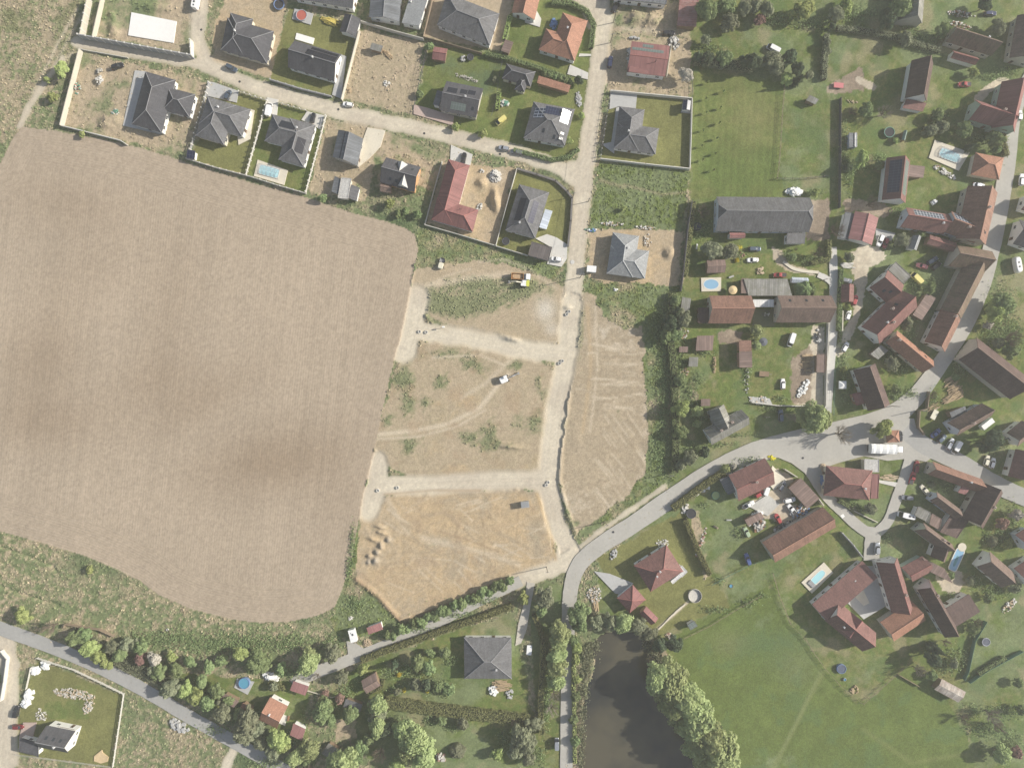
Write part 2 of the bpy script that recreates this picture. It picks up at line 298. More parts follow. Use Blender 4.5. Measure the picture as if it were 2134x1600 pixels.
ROADS_G = [('street',58,[(1184,1152),(1192,1168)]), ('street',11,[(1212,1138),(1262,1098),(1320,1060),(1388,1012)]), ('street',38,[(1255,-60),(1254,60),(1246,150),(1233,250),(1222,330),(1212,420),(1204,500),(1197,575),(1190,640)]), ('street',60,[(1200,-40),(1235,0),(1250,40)]),
 ('street',33,[(418,-60),(416,20),(410,80),(430,135),(520,178),(600,200),(720,236),(860,266),(1000,297),(1100,325),(1170,350),(1215,385)]), ('street',24,[(160,88),(260,108),(340,120),(430,135)]), ('street',26,[(1192,345),(1212,352),(1225,330)]),
 ('gravel',42,[(1192,630),(1184,720),(1160,850),(1145,950),(1142,1010),(1160,1090),(1188,1150)]), ('gravel',39,[(1180,737),(1080,727),(980,703),(880,690)]), ('gravel',50,[(868,618),(858,680),(840,732)]),
 ('gravel',40,[(1142,1000),(1000,1003),(900,1010),(800,1012)]), ('gravel',46,[(784,962),(788,1010),(768,1062)]), ('street',34,[(1195,1160),(1150,1188),(1075,1213)]), ('street',16,[(30,1590),(28,1480),(32,1380)]), ('street',40,[(10,1335),(22,1420),(10,1520),(6,1640)]), ('street',22,[(494,1545),(470,1600),(440,1640)]),
 ('street',14,[(130,120),(60,220),(40,262)]), ('yard',14,[(1820,180),(1790,165)]), ('yard',18,[(2125,185),(2090,168),(2060,185),(2040,205)]), ('bank',14,[(1690,875),(1640,868),(1600,890)])]
KEYS = list(PAL); cls = np.zeros(X.shape, np.int16)
for k, w, poly in REG:
    cls[inside(poly, *((WX, WY) if w == 'w' else (LX, LY)))] = KEYS.index(k)
wob = 9 * (fbm(X, Y, 22, 44, 4, .7) - 0.5)
for k, w, pts in ROADS_G: cls[dline(pts, X, Y) + wob < w / 2] = KEYS.index(k)
FX = X + 2 * (fbm(X, Y, 9, 8, 2) - 0.5); FY = Y + 2 * (fbm(X, Y, 9, 18, 2) - 0.5)
fld = inside(FIELD, FX, FY); cls[fld] = KEYS.index('field')
POND = [(1235,1345),(1258,1322),(1300,1316),(1340,1326),(1375,1356),(1388,1390),(1402,1450),(1432,1540),(1460,1630),(1206,1630),(1212,1500),(1222,1440),(1243,1390)]
bankd = dline(POND, X, Y, 40, True); cls[(bankd + wob < 12) & ~inside(POND, WX, WY)] = KEYS.index('bank')
cls[inside(POND, WX, WY)] = KEYS.index('pond')
# ---- colours
nf = fbm(X, Y, 7, 21, 3, .7); nm = fbm(X, Y, 34, 31, 4, .6); nb = fbm(X, Y, 110, 41, 4, .6); ng = vnoise(X, Y, 3.2, 51)
col = np.zeros(X.shape + (3,)); A3 = lambda c: np.array(c, float)
for i, k in enumerate(KEYS):
    s = cls == i
    if not s.any(): continue
    a, b, c, t = PAL[k][1:]; a, b, c = A3(G_[a]), A3(G_[b]), A3(G_[c])
    mixed = k in ('rough', 'weedy', 'straw', 'dirtgrass', 'dry', 'vgreen')
    f = sm(.40, .66, (nf * .6 + nm * .4)[s])[:, None] if mixed else sm(.25, .8, (nf * .4 + nm * .6)[s])[:, None]
    g = sm(t - .05, t + .12, (nb * .55 + nm * .3 + nf * .15)[s])[:, None]
    v = a * (1 - f) + b * f; v = v * (1 - g) + c * g
    amp = .5 if k in ('rough', 'weedy', 'straw') else .27
    col[s] = v * (1 + amp * (ng[s] - .5) + amp * .6 * (nf[s] - .5))[:, None]
def blob(px, py, rx, ry, ang=0.0):
    ca, sa = math.cos(ang), math.sin(ang); dx, dy = X - px, Y - py
    return np.exp(-(((dx * ca + dy * sa) / rx) ** 2 + ((-dx * sa + dy * ca) / ry) ** 2))
isd = {k: cls == KEYS.index(k) for k in KEYS}
soft = isd['dirtN'] | isd['dirtM'] | isd['dirtS'] | isd['dirtE'] | isd['dirtgrass'] | isd['lotdirt']
gr = np.zeros(X.shape)
for a in [(1010,620,75,34),(955,640,60,30),(1105,600,50,20),(900,625,36,28),(1000,585,60,14),(821,792,14,28),(807,872,14,28),(854,848,20,28),(884,839,13,22),(985,912,36,26),(1025,895,16,48,.15),(1022,928,26,13),(1126,811,18,34),(1081,876,20,26),(1118,879,16,24),(858,923,24,22),(987,762,30,18),(922,797,20,20),(924,738,50,16),(1076,762,22,12),(850,790,20,40),(225,60,14,30),(200,40,16,50),(170,125,20,30),(225,220,14,30),(185,270,40,18),(250,175,26,14),(1330,140,20,40),(1210,700,8,70),(1192,700,8,40),(1205,640,10,30),(1175,860,7,60),(1200,1090,14,10)]:
    gr += blob(*a)
nh = fbm(X + .5 * Y, Y, 9, 77, 3, .75)
gm = (.8 * sm(.40, .72, gr * .40 + nh * .52 + (nm - .5) * .45) * soft)[..., None]
col = col * (1 - gm) + (A3(G_['rough']) * (1 - nf[..., None] * .5) + A3(G_['dgreen']) * nf[..., None] * .5) * gm
def stroke(pts, w, c, amt, sel=None, pad=40):
    global col
    D = dline(pts, X + 3 * (nm - .5), Y, pad); m = amt * np.exp(-(D / w) ** 2)
    if sel is not None: m = m * sel
    col = col * (1 - m[..., None]) + A3(c) * m[..., None]
TR = G_['tan']; LT = (.56,.48,.36); DK = (.33,.265,.18)
nofl = ~fld
lw = isd['mead_dry'] | isd['lawn_dry'] | isd['vgreen'] | isd['lawn_green'] | isd['mead']
col[lw] *= (1 + .07 * np.sin((X + .05 * Y)[lw] / 2.3) * isd['mead_dry'][lw] + .22 * (vnoise(X, Y, 22, 333)[lw] - .5) + .22 * (fbm(X, Y, 60, 343, 3)[lw] - .5))[:, None]
worn = (sm(.60, .75, fbm(X, Y, 46, 353, 3)) * isd['vgreen'])[..., None] * .55
col = col * (1 - worn) + A3((.30,.26,.16)) * worn
lush = (sm(.58, .72, fbm(X, Y, 38, 363, 3)) * (isd['vgreen'] | isd['mead']))[..., None] * .5
col = col * (1 - lush) + A3((.10,.155,.06)) * lush
for pts, w, c, a in [([(790,905),(860,898),(930,885),(1000,850),(1040,800),(1060,780)],5,LT,.8),([(785,915),(870,910),(950,890),(1010,855)],3,LT,.6),([(900,745),(1000,740),(1050,760)],3,LT,.6),([(1070,745),(1010,800),(960,830)],5,LT,.5),([(860,600),(980,580),(1060,570)],7,LT,.55),([(900,660),(1000,690),(1100,690)],8,TR,.5),
  ([(880,660),(900,680),(935,690)],2.5,DK,.5),([(980,560),(930,575),(885,600)],3,LT,.4),([(1225,640),(1232,760),(1215,900)],4,G_['orange'],.6),([(1240,640),(1246,760),(1230,900)],3,LT,.5),
  ([(810,1095),(860,1150),(940,1190)],3,DK,.3),([(1080,1140),(960,1120),(880,1115)],3,DK,.3),([(880,1120),(1000,1150),(1080,1175)],6,LT,.6),([(860,1240),(900,1215)],1.6,DK,.5),([(872,1245),(908,1215)],1.6,DK,.5),([(800,1030),(830,1080),(850,1110)],6,LT,.5),
  ([(1752,300),(1748,420)],6,G_['lawny'],.4),([(1738,200),(1758,250),(1762,330)],3,(.24,.25,.12),.6),([(1728,195),(1746,260),(1750,380),(1745,500)],3,(.24,.25,.12),.6),([(1160,600),(1100,560),(1050,540),(1000,545)],4,LT,.35),
  ([(160,20),(120,90),(70,190),(45,250)],3.5,LT,.6),([(172,25),(132,100),(82,190),(50,255)],3,LT,.5),([(150,110),(110,150),(70,190)],4,LT,.6),([(1300,60),(1400,66)],6,LT,.5),([(1370,1310),(1400,1285),(1434,1254)],2.5,LT,.9),([(1620,1590),(1680,1470),(1722,1395)],4,(.19,.21,.08),.6),([(1300,390),(1250,375)],4,G_['straw'],.5),([(1440,400),(1380,405),(1300,385)],3,G_['straw'],.5),
  ([(1440,390),(1520,380),(1620,385)],5,G_['lawng'],.6),([(1800,1520),(1900,1590),(2020,1570)],5,(.19,.21,.08),.5),([(2110,1490),(2020,1440),(1960,1300)],3,G_['lawny'],.3)]:
    stroke(pts, w, c, a, nofl)
rs = np.random.RandomState(4)
for k in range(210):                       # caterpillar and tyre marks on the bare plots
    z = rs.randint(3); 
    if z == 0: x0, y0, an, ln = rs.uniform(1240,1340), rs.uniform(860,1040), 0.95 + rs.uniform(-.1,.1), rs.uniform(20,60)
    elif z == 1: x0, y0, an, ln = rs.uniform(1190,1330), rs.uniform(700,860), rs.uniform(-.25,.25), rs.uniform(20,60)
    else: x0, y0, an, ln = rs.uniform(800,1120), rs.uniform(1050,1220), rs.uniform(-.5,.9), rs.uniform(20,70)
    stroke([(x0, y0), (x0 + ln * math.cos(an), y0 + ln * math.sin(an))], rs.uniform(1.5,2.6), DK if rs.rand() < .55 else LT, rs.uniform(.3,.65), isd['dirtE'] | isd['dirtS'], 12)
for a, c, w in [((1137,645,20,24),'pale',.8),((1150,685,14,14),'pale',.5),((1183,658,10,16),'street',.7),((1031,368,14,12),'pale',.8),((1350,500,40,14),'tan',.5),((1085,1075,50,16),'orange',.5),((900,1070,60,24),'orange',.6),((1000,1240,80,20),'orange',.6)]:
    m = (w * blob(*a) * nofl)[..., None]; col = col * (1 - m) + A3(G_[c]) * m
darkish = np.zeros(X.shape)                  # soft darker patches in the soil colour of the ploughed field
for a, w in [((150,430,150,60,.2),.12),((560,960,150,70,-.25),.30),((350,650,60,160,.2),.10),((110,700,70,150,.2),.10),((420,840,150,45,-.5),.13),((90,880,120,60),.18),((320,800,120,60,-.3),.14),((210,560,80,60),.07),((700,1050,60,120),.08),((60,760,90,80),.12)]: darkish += w * blob(*a)
darkish *= .8 + .5 * (nb - .3)
col[fld] *= (1 - darkish[fld, None] * np.array([.85, 1.0, 1.15]))
lan = fbm(X + .11 * Y, Y * .06, 90, 611, 4, .6); lan2 = fbm(X + .11 * Y, Y * .02, 16, 621, 3, .7)
col[fld] *= (1 + .08 * (nb[fld] - .5) + .03 * (nm[fld] - .5) + .12 * (lan[fld] - .5) + .12 * (lan2[fld] - .5))[:, None]
for a, w in [((130,640,150,60,-.3),.07),((300,1050,200,80,.1),.05),((650,600,150,120),.05)]: col[fld] *= (1 + w * blob(*a)[fld])[:, None]
col[isd['pond']] = A3(G_['mud'])
bare = soft | isd['gravel'] | isd['street'] | isd['yard'] | isd['dry']
def bx(a, r):
    o = np.zeros_like(a, float); k = 0
    for i in range(-r, r + 1):
        for j in range(-r, r + 1): o = o + np.roll(np.roll(a, i, 0), j, 1); k += 1
    return o / k
edge = bx((isd['gravel'] | isd['street']).astype(float), 3); edge = (edge > .04) & (edge < .96) & bare
cb = bx(col, 2); col[edge] = cb[edge]
for rp_ in ROADS_G:                       # wheel ruts in the loose roads
    if rp_[1] < 20: continue
    for off in (-.16, .16):
        q = [np.array(a, float) for a in rp_[2]]; pts_ = []
        for i in range(len(q)):
            t_ = q[min(i + 1, len(q) - 1)] - q[max(i - 1, 0)]; t_ = t_ / (np.hypot(*t_) + 1e-9); pts_.append(q[i] + np.array([-t_[1], t_[0]]) * off * rp_[1] * 1.1)
        stroke(pts_, 2.6, (.58,.525,.42), .35, isd['gravel'] | isd['street'], 20); stroke([a + np.array([3, 3]) for a in pts_], 1.6, (.40,.35,.27), .22, isd['gravel'] | isd['street'], 20)
spot = (sm(.62, .78, fbm(X, Y, 20, 555, 3)) * (isd['gravel'] | isd['street'] | isd['yard']))[..., None] * .35
col = col * (1 - spot) + A3((.43,.385,.31)) * spot
orng = (sm(.55, .75, fbm(X, Y, 40, 565, 4, .65)) * (isd['dirtS'] | isd['dirtM']))[..., None] * .5
col = col * (1 - orng) + A3((.35,.26,.17)) * orng
for q_, w_, c_, a_ in [([(742,1207),(790,1245),(832,1291)],5,(.27,.19,.12),.7),([(850,1290),(950,1251),(1060,1203)],3,(.28,.20,.13),.6),([(1120,1030),(1140,1090),(1158,1165)],4,(.50,.36,.19),.6),([(1128,1040),(1145,1110),(1150,1150)],1.5,(.62,.52,.36),.7),([(800,1030),(900,1022),(1000,1022)],3,(.33,.23,.14),.5),([(1700,1420),(1660,1500),(1620,1590)],2.2,(.10,.135,.05),.6),([(1712,1398),(1668,1490),(1612,1600)],4,(.19,.22,.09),.8),([(905,1105),(960,1120),(1040,1150)],2,(.30,.22,.14),.6),([(1000,1060),(1010,1110),(1008,1160)],2,(.32,.24,.15),.4),([(1080,1060),(1075,1120),(1085,1150)],2,(.33,.25,.16),.4),([(880,1075),(920,1070),(940,1078)],4,(.30,.24,.17),.5)]:
    stroke(q_, w_, c_, a_, nofl)
for a, c, w in [((809,1124,7,6),(.30,.27,.22),.8),((794,1137,6,8),(.30,.25,.19),.8),((786,1150,7,7),(.31,.28,.23),.8),((769,1158,6,6),(.27,.22,.16),.8),((782,1170,9,8),(.33,.30,.25),.8),((768,1172,6,7),(.36,.33,.28),.7),((1600,1345,60,40,.2),(.10,.15,.06),.55),((1640,1330,40,20),(.095,.14,.062),.5),((1660,1390,40,40),(.18,.205,.11),.4),((1520,1340,40,25),(.19,.20,.10),.45),((1690,270,40,40),(.10,.15,.06),.5),((1715,300,12,30),(.09,.14,.055),.6),((1570,240,40,70),(.20,.20,.085),.4)]:
    m = (w * blob(*a) * nofl * (.4 + 1.2 * nf))[..., None]; m = np.clip(m, 0, .95); col = col * (1 - m) + A3(c) * m
# ---- relief
Z = -0.30 + 0.10 * (fbm(X, Y, 24, 61, 3) - .5)
rg = isd['rough'] | isd['weedy'] | isd['straw'] | isd['dirtgrass'] | isd['dry']
Z += rg * (0.16 * (nf - .5) + .12 * (ng - .5)) + (soft) * (.10 * (nf - .5)) + gm[..., 0] * .15 * ng
def box(a, r):
    o = np.zeros_like(a, float); k = 0
    for i in range(-r, r + 1):
        for j in range(-r, r + 1): o += np.roll(np.roll(a, i, 0), j, 1); k += 1
    return o / k
Z += isd['dirtS'] * (.30 * (fbm(X + .6 * Y, Y, 10, 701, 3, .7) - .5)) + isd['dirtE'] * .10 * (fbm(X * .3 - Y * .5, Y * .9 + X * .3, 7, 711, 2) - .5)
Z -= .30 * box(isd['gravel'].astype(float), 1); Z[isd['street']] = -.2 + .03 * (nf[isd['street']] - .5)
def mound(px, py, rx, ry, h, ang=0.0, rough=.35):
    global Z
    Z += h * np.exp(-((np.abs(((X - px) * math.cos(ang) + (Y - py) * math.sin(ang)) / rx)) ** 2.4 + np.abs((-(X - px) * math.sin(ang) + (Y - py) * math.cos(ang)) / ry) ** 2.4)) * (1 + rough * 2 * (nf - .5))
for a in [(1033,418,7,22,2.2,-.15),(1004,381,10,10,1.5),(231,250,20,9,1.6),(222,262,14,6,1.0),(793,1098,13,3.5,.9,.3),(797,1110,13,3.5,.9,.3),(778,1124,12,4,.9,.3),(809,1124,5,5,1.1),(794,1137,4,7,1.3),(786,1150,6,6,1.2),(769,1158,5,4,1.0),(782,1169,6,6,1.3),(768,1172,4,4,.9),(1062,930,26,5,1.1,.05),(1065,706,18,5,1.2,.2),(1325,37,15,13,1.8),(1359,43,16,15,1.8),(1182,640,9,4,.9),(236,60,10,16,1.2),(320,15,30,8,1.2),(1110,565,10,6,.6),(1265,632,14,6,.9),(1394,527,9,10,1.6),(232,30,6,6,1.0),(207,165,8,14,.8)]: mound(*a)
for pts, w, h in [([(1205,625),(1203,700),(1190,760),(1182,850),(1170,930),(1166,1000),(1180,1060),(1200,1110)],4,.55),([(742,1207),(790,1245),(832,1291),(850,1290)],5,.7),([(832,1291),(950,1250),(1060,1200)],4,.35),([(866,545),(850,620),(836,700),(820,745)],3,.35),([(885,655),(905,680),(950,690),(1040,712),(1130,722)],3,.5),([(1160,775),(1155,830),(1140,900)],3,.3),([(780,940),(768,985),(752,1060)],4,.5),([(850,1022),(960,1020),(1120,1018)],3,.3),([(0,1140),(60,1160),(110,1180),(118,1195)],3,-.5),([(0,1222),(60,1243),(122,1262)],3,-.6),([(40,1116),(180,1158),(290,1208),(400,1268),(480,1288)],3,.2)]:
    Z += h * np.exp(-(dline(pts, X, Y, 25) / w) ** 2) * (.6 + .8 * nf) * ~isd['gravel']
fu = (X + 0.11 * Y) * S
db = dline(FIELD, X, Y, 90, True); hd = (db < 72) & fld; fu = np.where(hd, db * S, fu)
Z[fld] = -.24 + .05 * (nf[fld] - .5)
Z[isd['pond']] = -1.6
def gz(px, py):
    i = min(max(int(round((py + 110) / STEP)), 0), NY - 1); j = min(max(int(round((px + 130) / STEP)), 0), NX - 1)
    return float(Z[i, j])
PW = np.stack([(X - CX) * S, (CY - Y) * S, Z], -1).reshape(-1, 3)
idx = np.arange(NX * NY).reshape(NY, NX)
quads = np.stack([idx[1:, :-1], idx[1:, 1:], idx[:-1, 1:], idx[:-1, :-1]], -1).reshape(-1, 4)
objn = [PAL[k][0] for k in KEYS]; qc = cls[:-1, :-1].reshape(-1)
def grid_obj(name, sel, mat):
    q = quads[sel]; u, inv = np.unique(q, return_inverse=True); n = len(q)
    me = bpy.data.meshes.new(name); me.vertices.add(len(u)); me.vertices.foreach_set('co', PW[u].astype(np.float32).ravel())
    me.loops.add(n * 4); me.loops.foreach_set('vertex_index', inv.astype(np.int32).ravel())
    me.polygons.add(n); me.polygons.foreach_set('loop_start', np.arange(0, n * 4, 4, dtype=np.int32)); me.polygons.foreach_set('loop_total', np.full(n, 4, np.int32))
    me.polygons.foreach_set('use_smooth', np.ones(n, bool))
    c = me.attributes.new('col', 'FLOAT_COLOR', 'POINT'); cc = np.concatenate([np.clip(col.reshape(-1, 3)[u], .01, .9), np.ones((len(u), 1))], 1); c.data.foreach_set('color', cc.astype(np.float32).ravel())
    if name == 'field':
        f = me.attributes.new('fu', 'FLOAT', 'POINT'); f.data.foreach_set('value', fu.reshape(-1)[u].astype(np.float32))
    me.update(); me.validate(); me.materials.append(mat)
    o = link(bpy.data.objects.new(name, me)); o['kind'] = 'structure'; return o
for nm_ in sorted(set(objn)):
    sel = np.isin(qc, [i for i, k in enumerate(objn) if k == nm_])
    if not sel.any(): continue
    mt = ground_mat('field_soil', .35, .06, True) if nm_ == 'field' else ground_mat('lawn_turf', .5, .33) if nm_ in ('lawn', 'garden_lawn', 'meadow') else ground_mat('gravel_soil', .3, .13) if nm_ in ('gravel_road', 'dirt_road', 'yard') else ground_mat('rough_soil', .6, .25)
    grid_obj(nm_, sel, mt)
# distant land round the survey grid
mb = MB(); x0, x1, y0, y1 = (gx[0] - CX) * S, (gx[-1] - CX) * S, (CY - gy[-1]) * S, (CY - gy[0]) * S; R = 620
for a in [(-R, -R, R, y0), (-R, y1, R, R), (-R, y0, x0, y1), (x1, y0, R, y1)]:
    mb.poly([(a[0], a[1], -.2), (a[2], a[1], -.2), (a[2], a[3], -.2), (a[0], a[3], -.2)])
o = mb.build('terrain', M('far_grass', (.17, .2, .09), var=.4, scale=.3)); o['kind'] = 'structure'
# ---------------------------------------------------------------- paved sheets
LAYER = [0]
def sheet(name, pts, mat, z=0.02, kind='structure', jitter=0.0, px=True):
    LAYER[0] += 1; zz = z + 0.004 * (LAYER[0] % 12)
    w = [P2(*p) if px else Vector(p) for p in pts]
    if sum(a.x * b.y - b.x * a.y for a, b in zip(w, w[1:] + w[:1])) < 0: w.reverse()
    mb = MB(); n = len(w)
    mb.poly([(p.x, p.y, zz) for p in w])
    for i in range(n):
        a, b = w[i], w[(i + 1) % n]; mb.poly([(a.x, a.y, -.45), (b.x, b.y, -.45), (b.x, b.y, zz), (a.x, a.y, zz)])
    o = mb.build(name, mat); o['kind'] = kind; return o
def smooth_line(pts, n=6):
    out = []
    p = [np.array(q, float) for q in pts]; p = [2 * p[0] - p[1]] + p + [2 * p[-1] - p[-2]]
    for i in range(1, len(p) - 2):
        for k in range(n):
            t = k / n; out.append(.5 * ((2 * p[i]) + (-p[i-1] + p[i+1]) * t + (2*p[i-1] - 5*p[i] + 4*p[i+1] - p[i+2]) * t*t + (-p[i-1] + 3*p[i] - 3*p[i+1] + p[i+2]) * t**3))
    out.append(p[-2]); return out
def ribbon(name, pts, w, mat, z=0.02, n=6, ws=None, jit=.5):
    LAYER[0] += 1; zz = z + 0.004 * (LAYER[0] % 12)
    c = smooth_line(pts, n); L_, R_ = [], []
    for i, p in enumerate(c):
        t = c[min(i + 1, len(c) - 1)] - c[max(i - 1, 0)]; t = t / (np.hypot(*t) + 1e-9); nn = np.array([-t[1], t[0]])
        ww = w if ws is None else np.interp(i / (len(c) - 1), np.linspace(0, 1, len(ws)), ws)
        L_.append(P2(*(p + nn * (ww / 2 + random.uniform(-jit, jit))))); R_.append(P2(*(p - nn * (ww / 2 + random.uniform(-jit, jit)))))
    mb = MB()
    for i in range(len(c) - 1):
        a, b, e, f = L_[i], L_[i+1], R_[i+1], R_[i]
        mb.poly([(a.x, a.y, zz), (b.x, b.y, zz), (e.x, e.y, zz), (f.x, f.y, zz)])
        mb.poly([(a.x, a.y, -.45), (b.x, b.y, -.45), (b.x, b.y, zz), (a.x, a.y, zz)]); mb.poly([(e.x, e.y, -.45), (f.x, f.y, -.45), (f.x, f.y, zz), (e.x, e.y, zz)])
    o = mb.build(name, mat); o['kind'] = 'structure'; return o
ASPH = M('asphalt_dusty', (.40, .385, .345), .95, .13, .9, .1); ASPH2 = M('asphalt_grey', (.34, .335, .315), .95, .14, .9, .1)
CONC = M('concrete_pale', (.56, .545, .50), .9, .12, 1.0); CONC2 = M('concrete_grey', (.42, .42, .405), .9, .14, 1.0); PAVE = M('paving_beige', (.62, .57, .46), .9, .12, 1.4); PINK = M('paving_pink', (.45, .35, .30), .9, .15, 1.5); WHITE = M('render_white', (.78, .77, .73), .85, .07, .8)
ribbon('road', [(2190,90),(2120,215),(2102,330),(2085,430),(2066,520),(2045,600),(2010,680),(1962,755),(1905,830),(1840,878),(1740,905),(1640,925),(1560,947),(1480,985),(1400,1037),(1320,1092),(1250,1137),(1208,1175),(1190,1225),(1184,1300),(1183,1400),(1181,1500),(1180,1640)], 40, ASPH, ws=[30,30,34,36,34,32,36,52,52,44,38,38,36,34,30,27,26,26])
sheet('square', [(1590,940),(1650,912),(1760,888),(1860,868),(1905,872),(1915,915),(1960,940),(1930,962),(1895,955),(1850,960),(1800,950),(1745,965),(1718,975),(1716,1035),(1690,995),(1650,965)], ASPH)
ribbon('road', [(1885,895),(1930,930),(2000,963),(2060,1000),(2120,1030),(2190,1055)], 36, ASPH2)
ribbon('road', [(1900,940),(1885,995),(1868,1040),(1851,1085),(1820,1112),(1788,1095),(1750,1060),(1722,1032),(1690,985),(1672,955)], 22, ASPH)
ribbon('road', [(1822,1098),(1818,1130),(1816,1168)], 32, ASPH)
ribbon('lane', [(610,1425),(650,1402),(700,1385),(800,1345),(900,1302),(1000,1252),(1086,1210)], 22, ASPH, ws=[22,30,24,22,21,21,22])
ribbon('road', [(-60,1290),(20,1316),(100,1345),(200,1386),(300,1437),(400,1496),(500,1552),(640,1632)], 28, ASPH2)
ribbon('lane', [(1736,515),(1738,600),(1737,690),(1730,790),(1725,868)], 15, CONC, ws=[16,18,16,14,14])
ribbon('path', [(1705,572),(1722,580),(1734,590)], 12, CONC)
ribbon('path', [(1632,545),(1660,562),(1706,568)], 6, PAVE); ribbon('path', [(1428,1258),(1400,1283),(1372,1312)], 3, PAVE)
for nm, pts, mt in [('foundation_slab', [(274,26),(368,45),(361.6,90),(267,74)], WHITE), ('driveway', [(281,147),(303,149),(335,280),(256,262)], CONC2), ('driveway', [(432,170),(446,172),(497,190),(493,214),(432,200)], CONC2), ('terrace', [(523,228),(530,230),(521,290),(497,302),(495,284)], PAVE),
  ('driveway', [(557,203),(580,208),(577,240),(556,238)], CONC), ('driveway', [(640,232),(676,241),(668,270),(628,250)], CONC), ('terrace', [(618,69),(655,80),(652,93),(615,82)], WHITE), ('terrace', [(614,18),(653,29),(647,52),(609,40)], CONC2), ('driveway', [(711,114),(722,118),(711,206),(692,198)], CONC2),
  ('pool_terrace', [(537,333),(600,355),(592,386),(529,367)], PAVE), ('terrace', [(766,266),(803,272),(793,306),(770,330),(748,348),(757,290)], PAVE), ('driveway', [(862,218),(890,225),(946,242),(944,262),(862,238)], PINK), ('driveway', [(940,302),(985,322),(980,345),(938,334)], CONC),
  ('terrace', [(1095,-20),(1128,40),(1125,57),(1094,47)], CONC), ('driveway', [(1188,135),(1226,152),(1225,166),(1182,155)], CONC), ('path', [(1208,112),(1232,113),(1232,117),(1206,118)], CONC), ('driveway', [(1273,189),(1328,195),(1325,226),(1290,222),(1270,228)], CONC2), ('path', [(1284,225),(1291,223),(1280,320),(1258,304),(1257,300),(1274,296)], CONC2),
  ('terrace', [(1431,204),(1442,206),(1440,237),(1419,234)], CONC2), ('driveway', [(1116,497),(1140,488),(1160,495),(1183,510),(1181,540),(1170,556),(1140,550),(1150,516)], CONC), ('pool_terrace', [(1461,579),(1503,578),(1502.6,606.6),(1462,607.5)], PAVE), ('pool_terrace', [(1948,292),(2021,318),(1998,356),(1935.6,329)], PAVE), ('pool_terrace', [(1717,1171),(1736.6,1193),(1692,1236),(1670,1213)], PAVE),
  ('driveway', [(1610,970),(1640,1000),(1612,1020),(1600,1005)], PAVE), ('pavement', [(1832,1000),(1870,1005),(1866,1014),(1833,1006)], CONC), ('driveway', [(1238,1190),(1270,1195),(1320,1215),(1300,1240),(1282,1236)], CONC2), ('courtyard', [(1790,1180),(1830,1178),(1850,1260),(1800,1290),(1757,1246),(1806,1204)], CONC2), ('terrace', [(1791,1172),(1806,1183),(1808,1195),(1803,1200),(1786,1186)], PAVE), ('terrace', [(1776,1238),(1798,1226),(1812,1256),(1800,1262)], PAVE), ('yard', [(1560,1055),(1600,1030),(1625,1050),(1600,1075)], M('gravel_grey', (.48,.47,.43))), ('road_patch', [(1751,1074),(1757,1070),(1761,1076),(1755,1080)], WHITE), ('garden_bed', [(1570,645),(1613,645),(1614,680),(1568,680)], M('bed_dark', (.13,.14,.08))), ('terrace', [(1825,476),(1866,486),(1858,502),(1826,500)], CONC2), ('terrace', [(1560,826),(1604,830),(1610,844),(1567,838)], CONC2), ('driveway', [(48,1505),(76,1505),(66,1545),(40,1535)], PINK), ('sand_patch', [(196,1575),(212,1562),(214,1568),(226,1577),(224,1586),(210,1590),(196,1585)], M('sand', (.55,.42,.25))), ('driveway', [(1105,1265),(1115,1215),(1098,1212),(1094,1250),(1080,1300),(1074,1345),(1086,1340),(1098,1310)], M('gravel_strip', (.45,.42,.36))), ('driveway', [(722,1335),(740,1340),(760,1352),(726,1366)], ASPH), ('terrace', [(494,1413),(530,1420),(516,1447),(503,1440),(488,1432)], CONC2), ('terrace', [(589,1488),(598,1492),(594,1512),(580,1505)], CONC)]:
    sheet(nm, pts, mt)
# ---------------------------------------------------------------- buildings
RM = {'dk': roof_mat('roof_anthracite', (.092,.092,.100), stain=.22), 'gr': roof_mat('roof_grey', (.155,.155,.158), stain=.24), 'lg': roof_mat('roof_pale_grey', (.30,.31,.31), stain=.12), 'sl': roof_mat('roof_slate_sheet', (.16,.17,.18), rib=.5, stain=.22),
 'rd': roof_mat('roof_red_sheet', (.255,.122,.113), stain=.14, rib=.45), 'rb': roof_mat('roof_dull_red_tile', (.225,.12,.105), stain=.2), 'br': roof_mat('roof_clay_tile', (.27,.155,.115), stain=.28), 'or': roof_mat('roof_orange_tile', (.38,.20,.135), stain=.16),
 'bn': roof_mat('roof_brown_tile', (.195,.14,.115), stain=.25), 'bm': roof_mat('roof_mossy_tile', (.20,.14,.105), stain=.35, moss=(.15,.14,.08)), 'db': roof_mat('roof_dark_brown_tile', (.125,.085,.075), stain=.25), 'pk': roof_mat('roof_faded_red_sheet', (.34,.17,.16), stain=.12, rib=.5),
 'wh': roof_mat('roof_white_sheet', (.72,.71,.68), stain=.06, rib=1.0), 'ol': roof_mat('roof_old_fibre_sheet', (.25,.245,.225), stain=.3, rib=.8, moss=(.16,.16,.11)), 'gn': roof_mat('roof_green_sheet', (.25,.33,.28), stain=.3, rib=.8), 'pale': roof_mat('roof_pale_felt', (.50,.49,.46), stain=.15), 'tn': roof_mat('roof_taupe_sheet', (.23,.165,.14), stain=.18, rib=.9), 'gl': roof_mat('roof_glazed_sheet', (.55,.60,.66), rough=.2, stain=.05, rib=1.0), 'sr': roof_mat('roof_striped_sheet', (.13,.115,.11), stain=.2, rib=1.3), 'rust': roof_mat('roof_rusty_sheet', (.30,.15,.13), stain=.35, rib=.8, moss=(.38,.27,.25)), 'patch': roof_mat('roof_patchwork_sheet', (.42,.38,.33), stain=.5, rib=1.2, moss=(.20,.12,.09))}
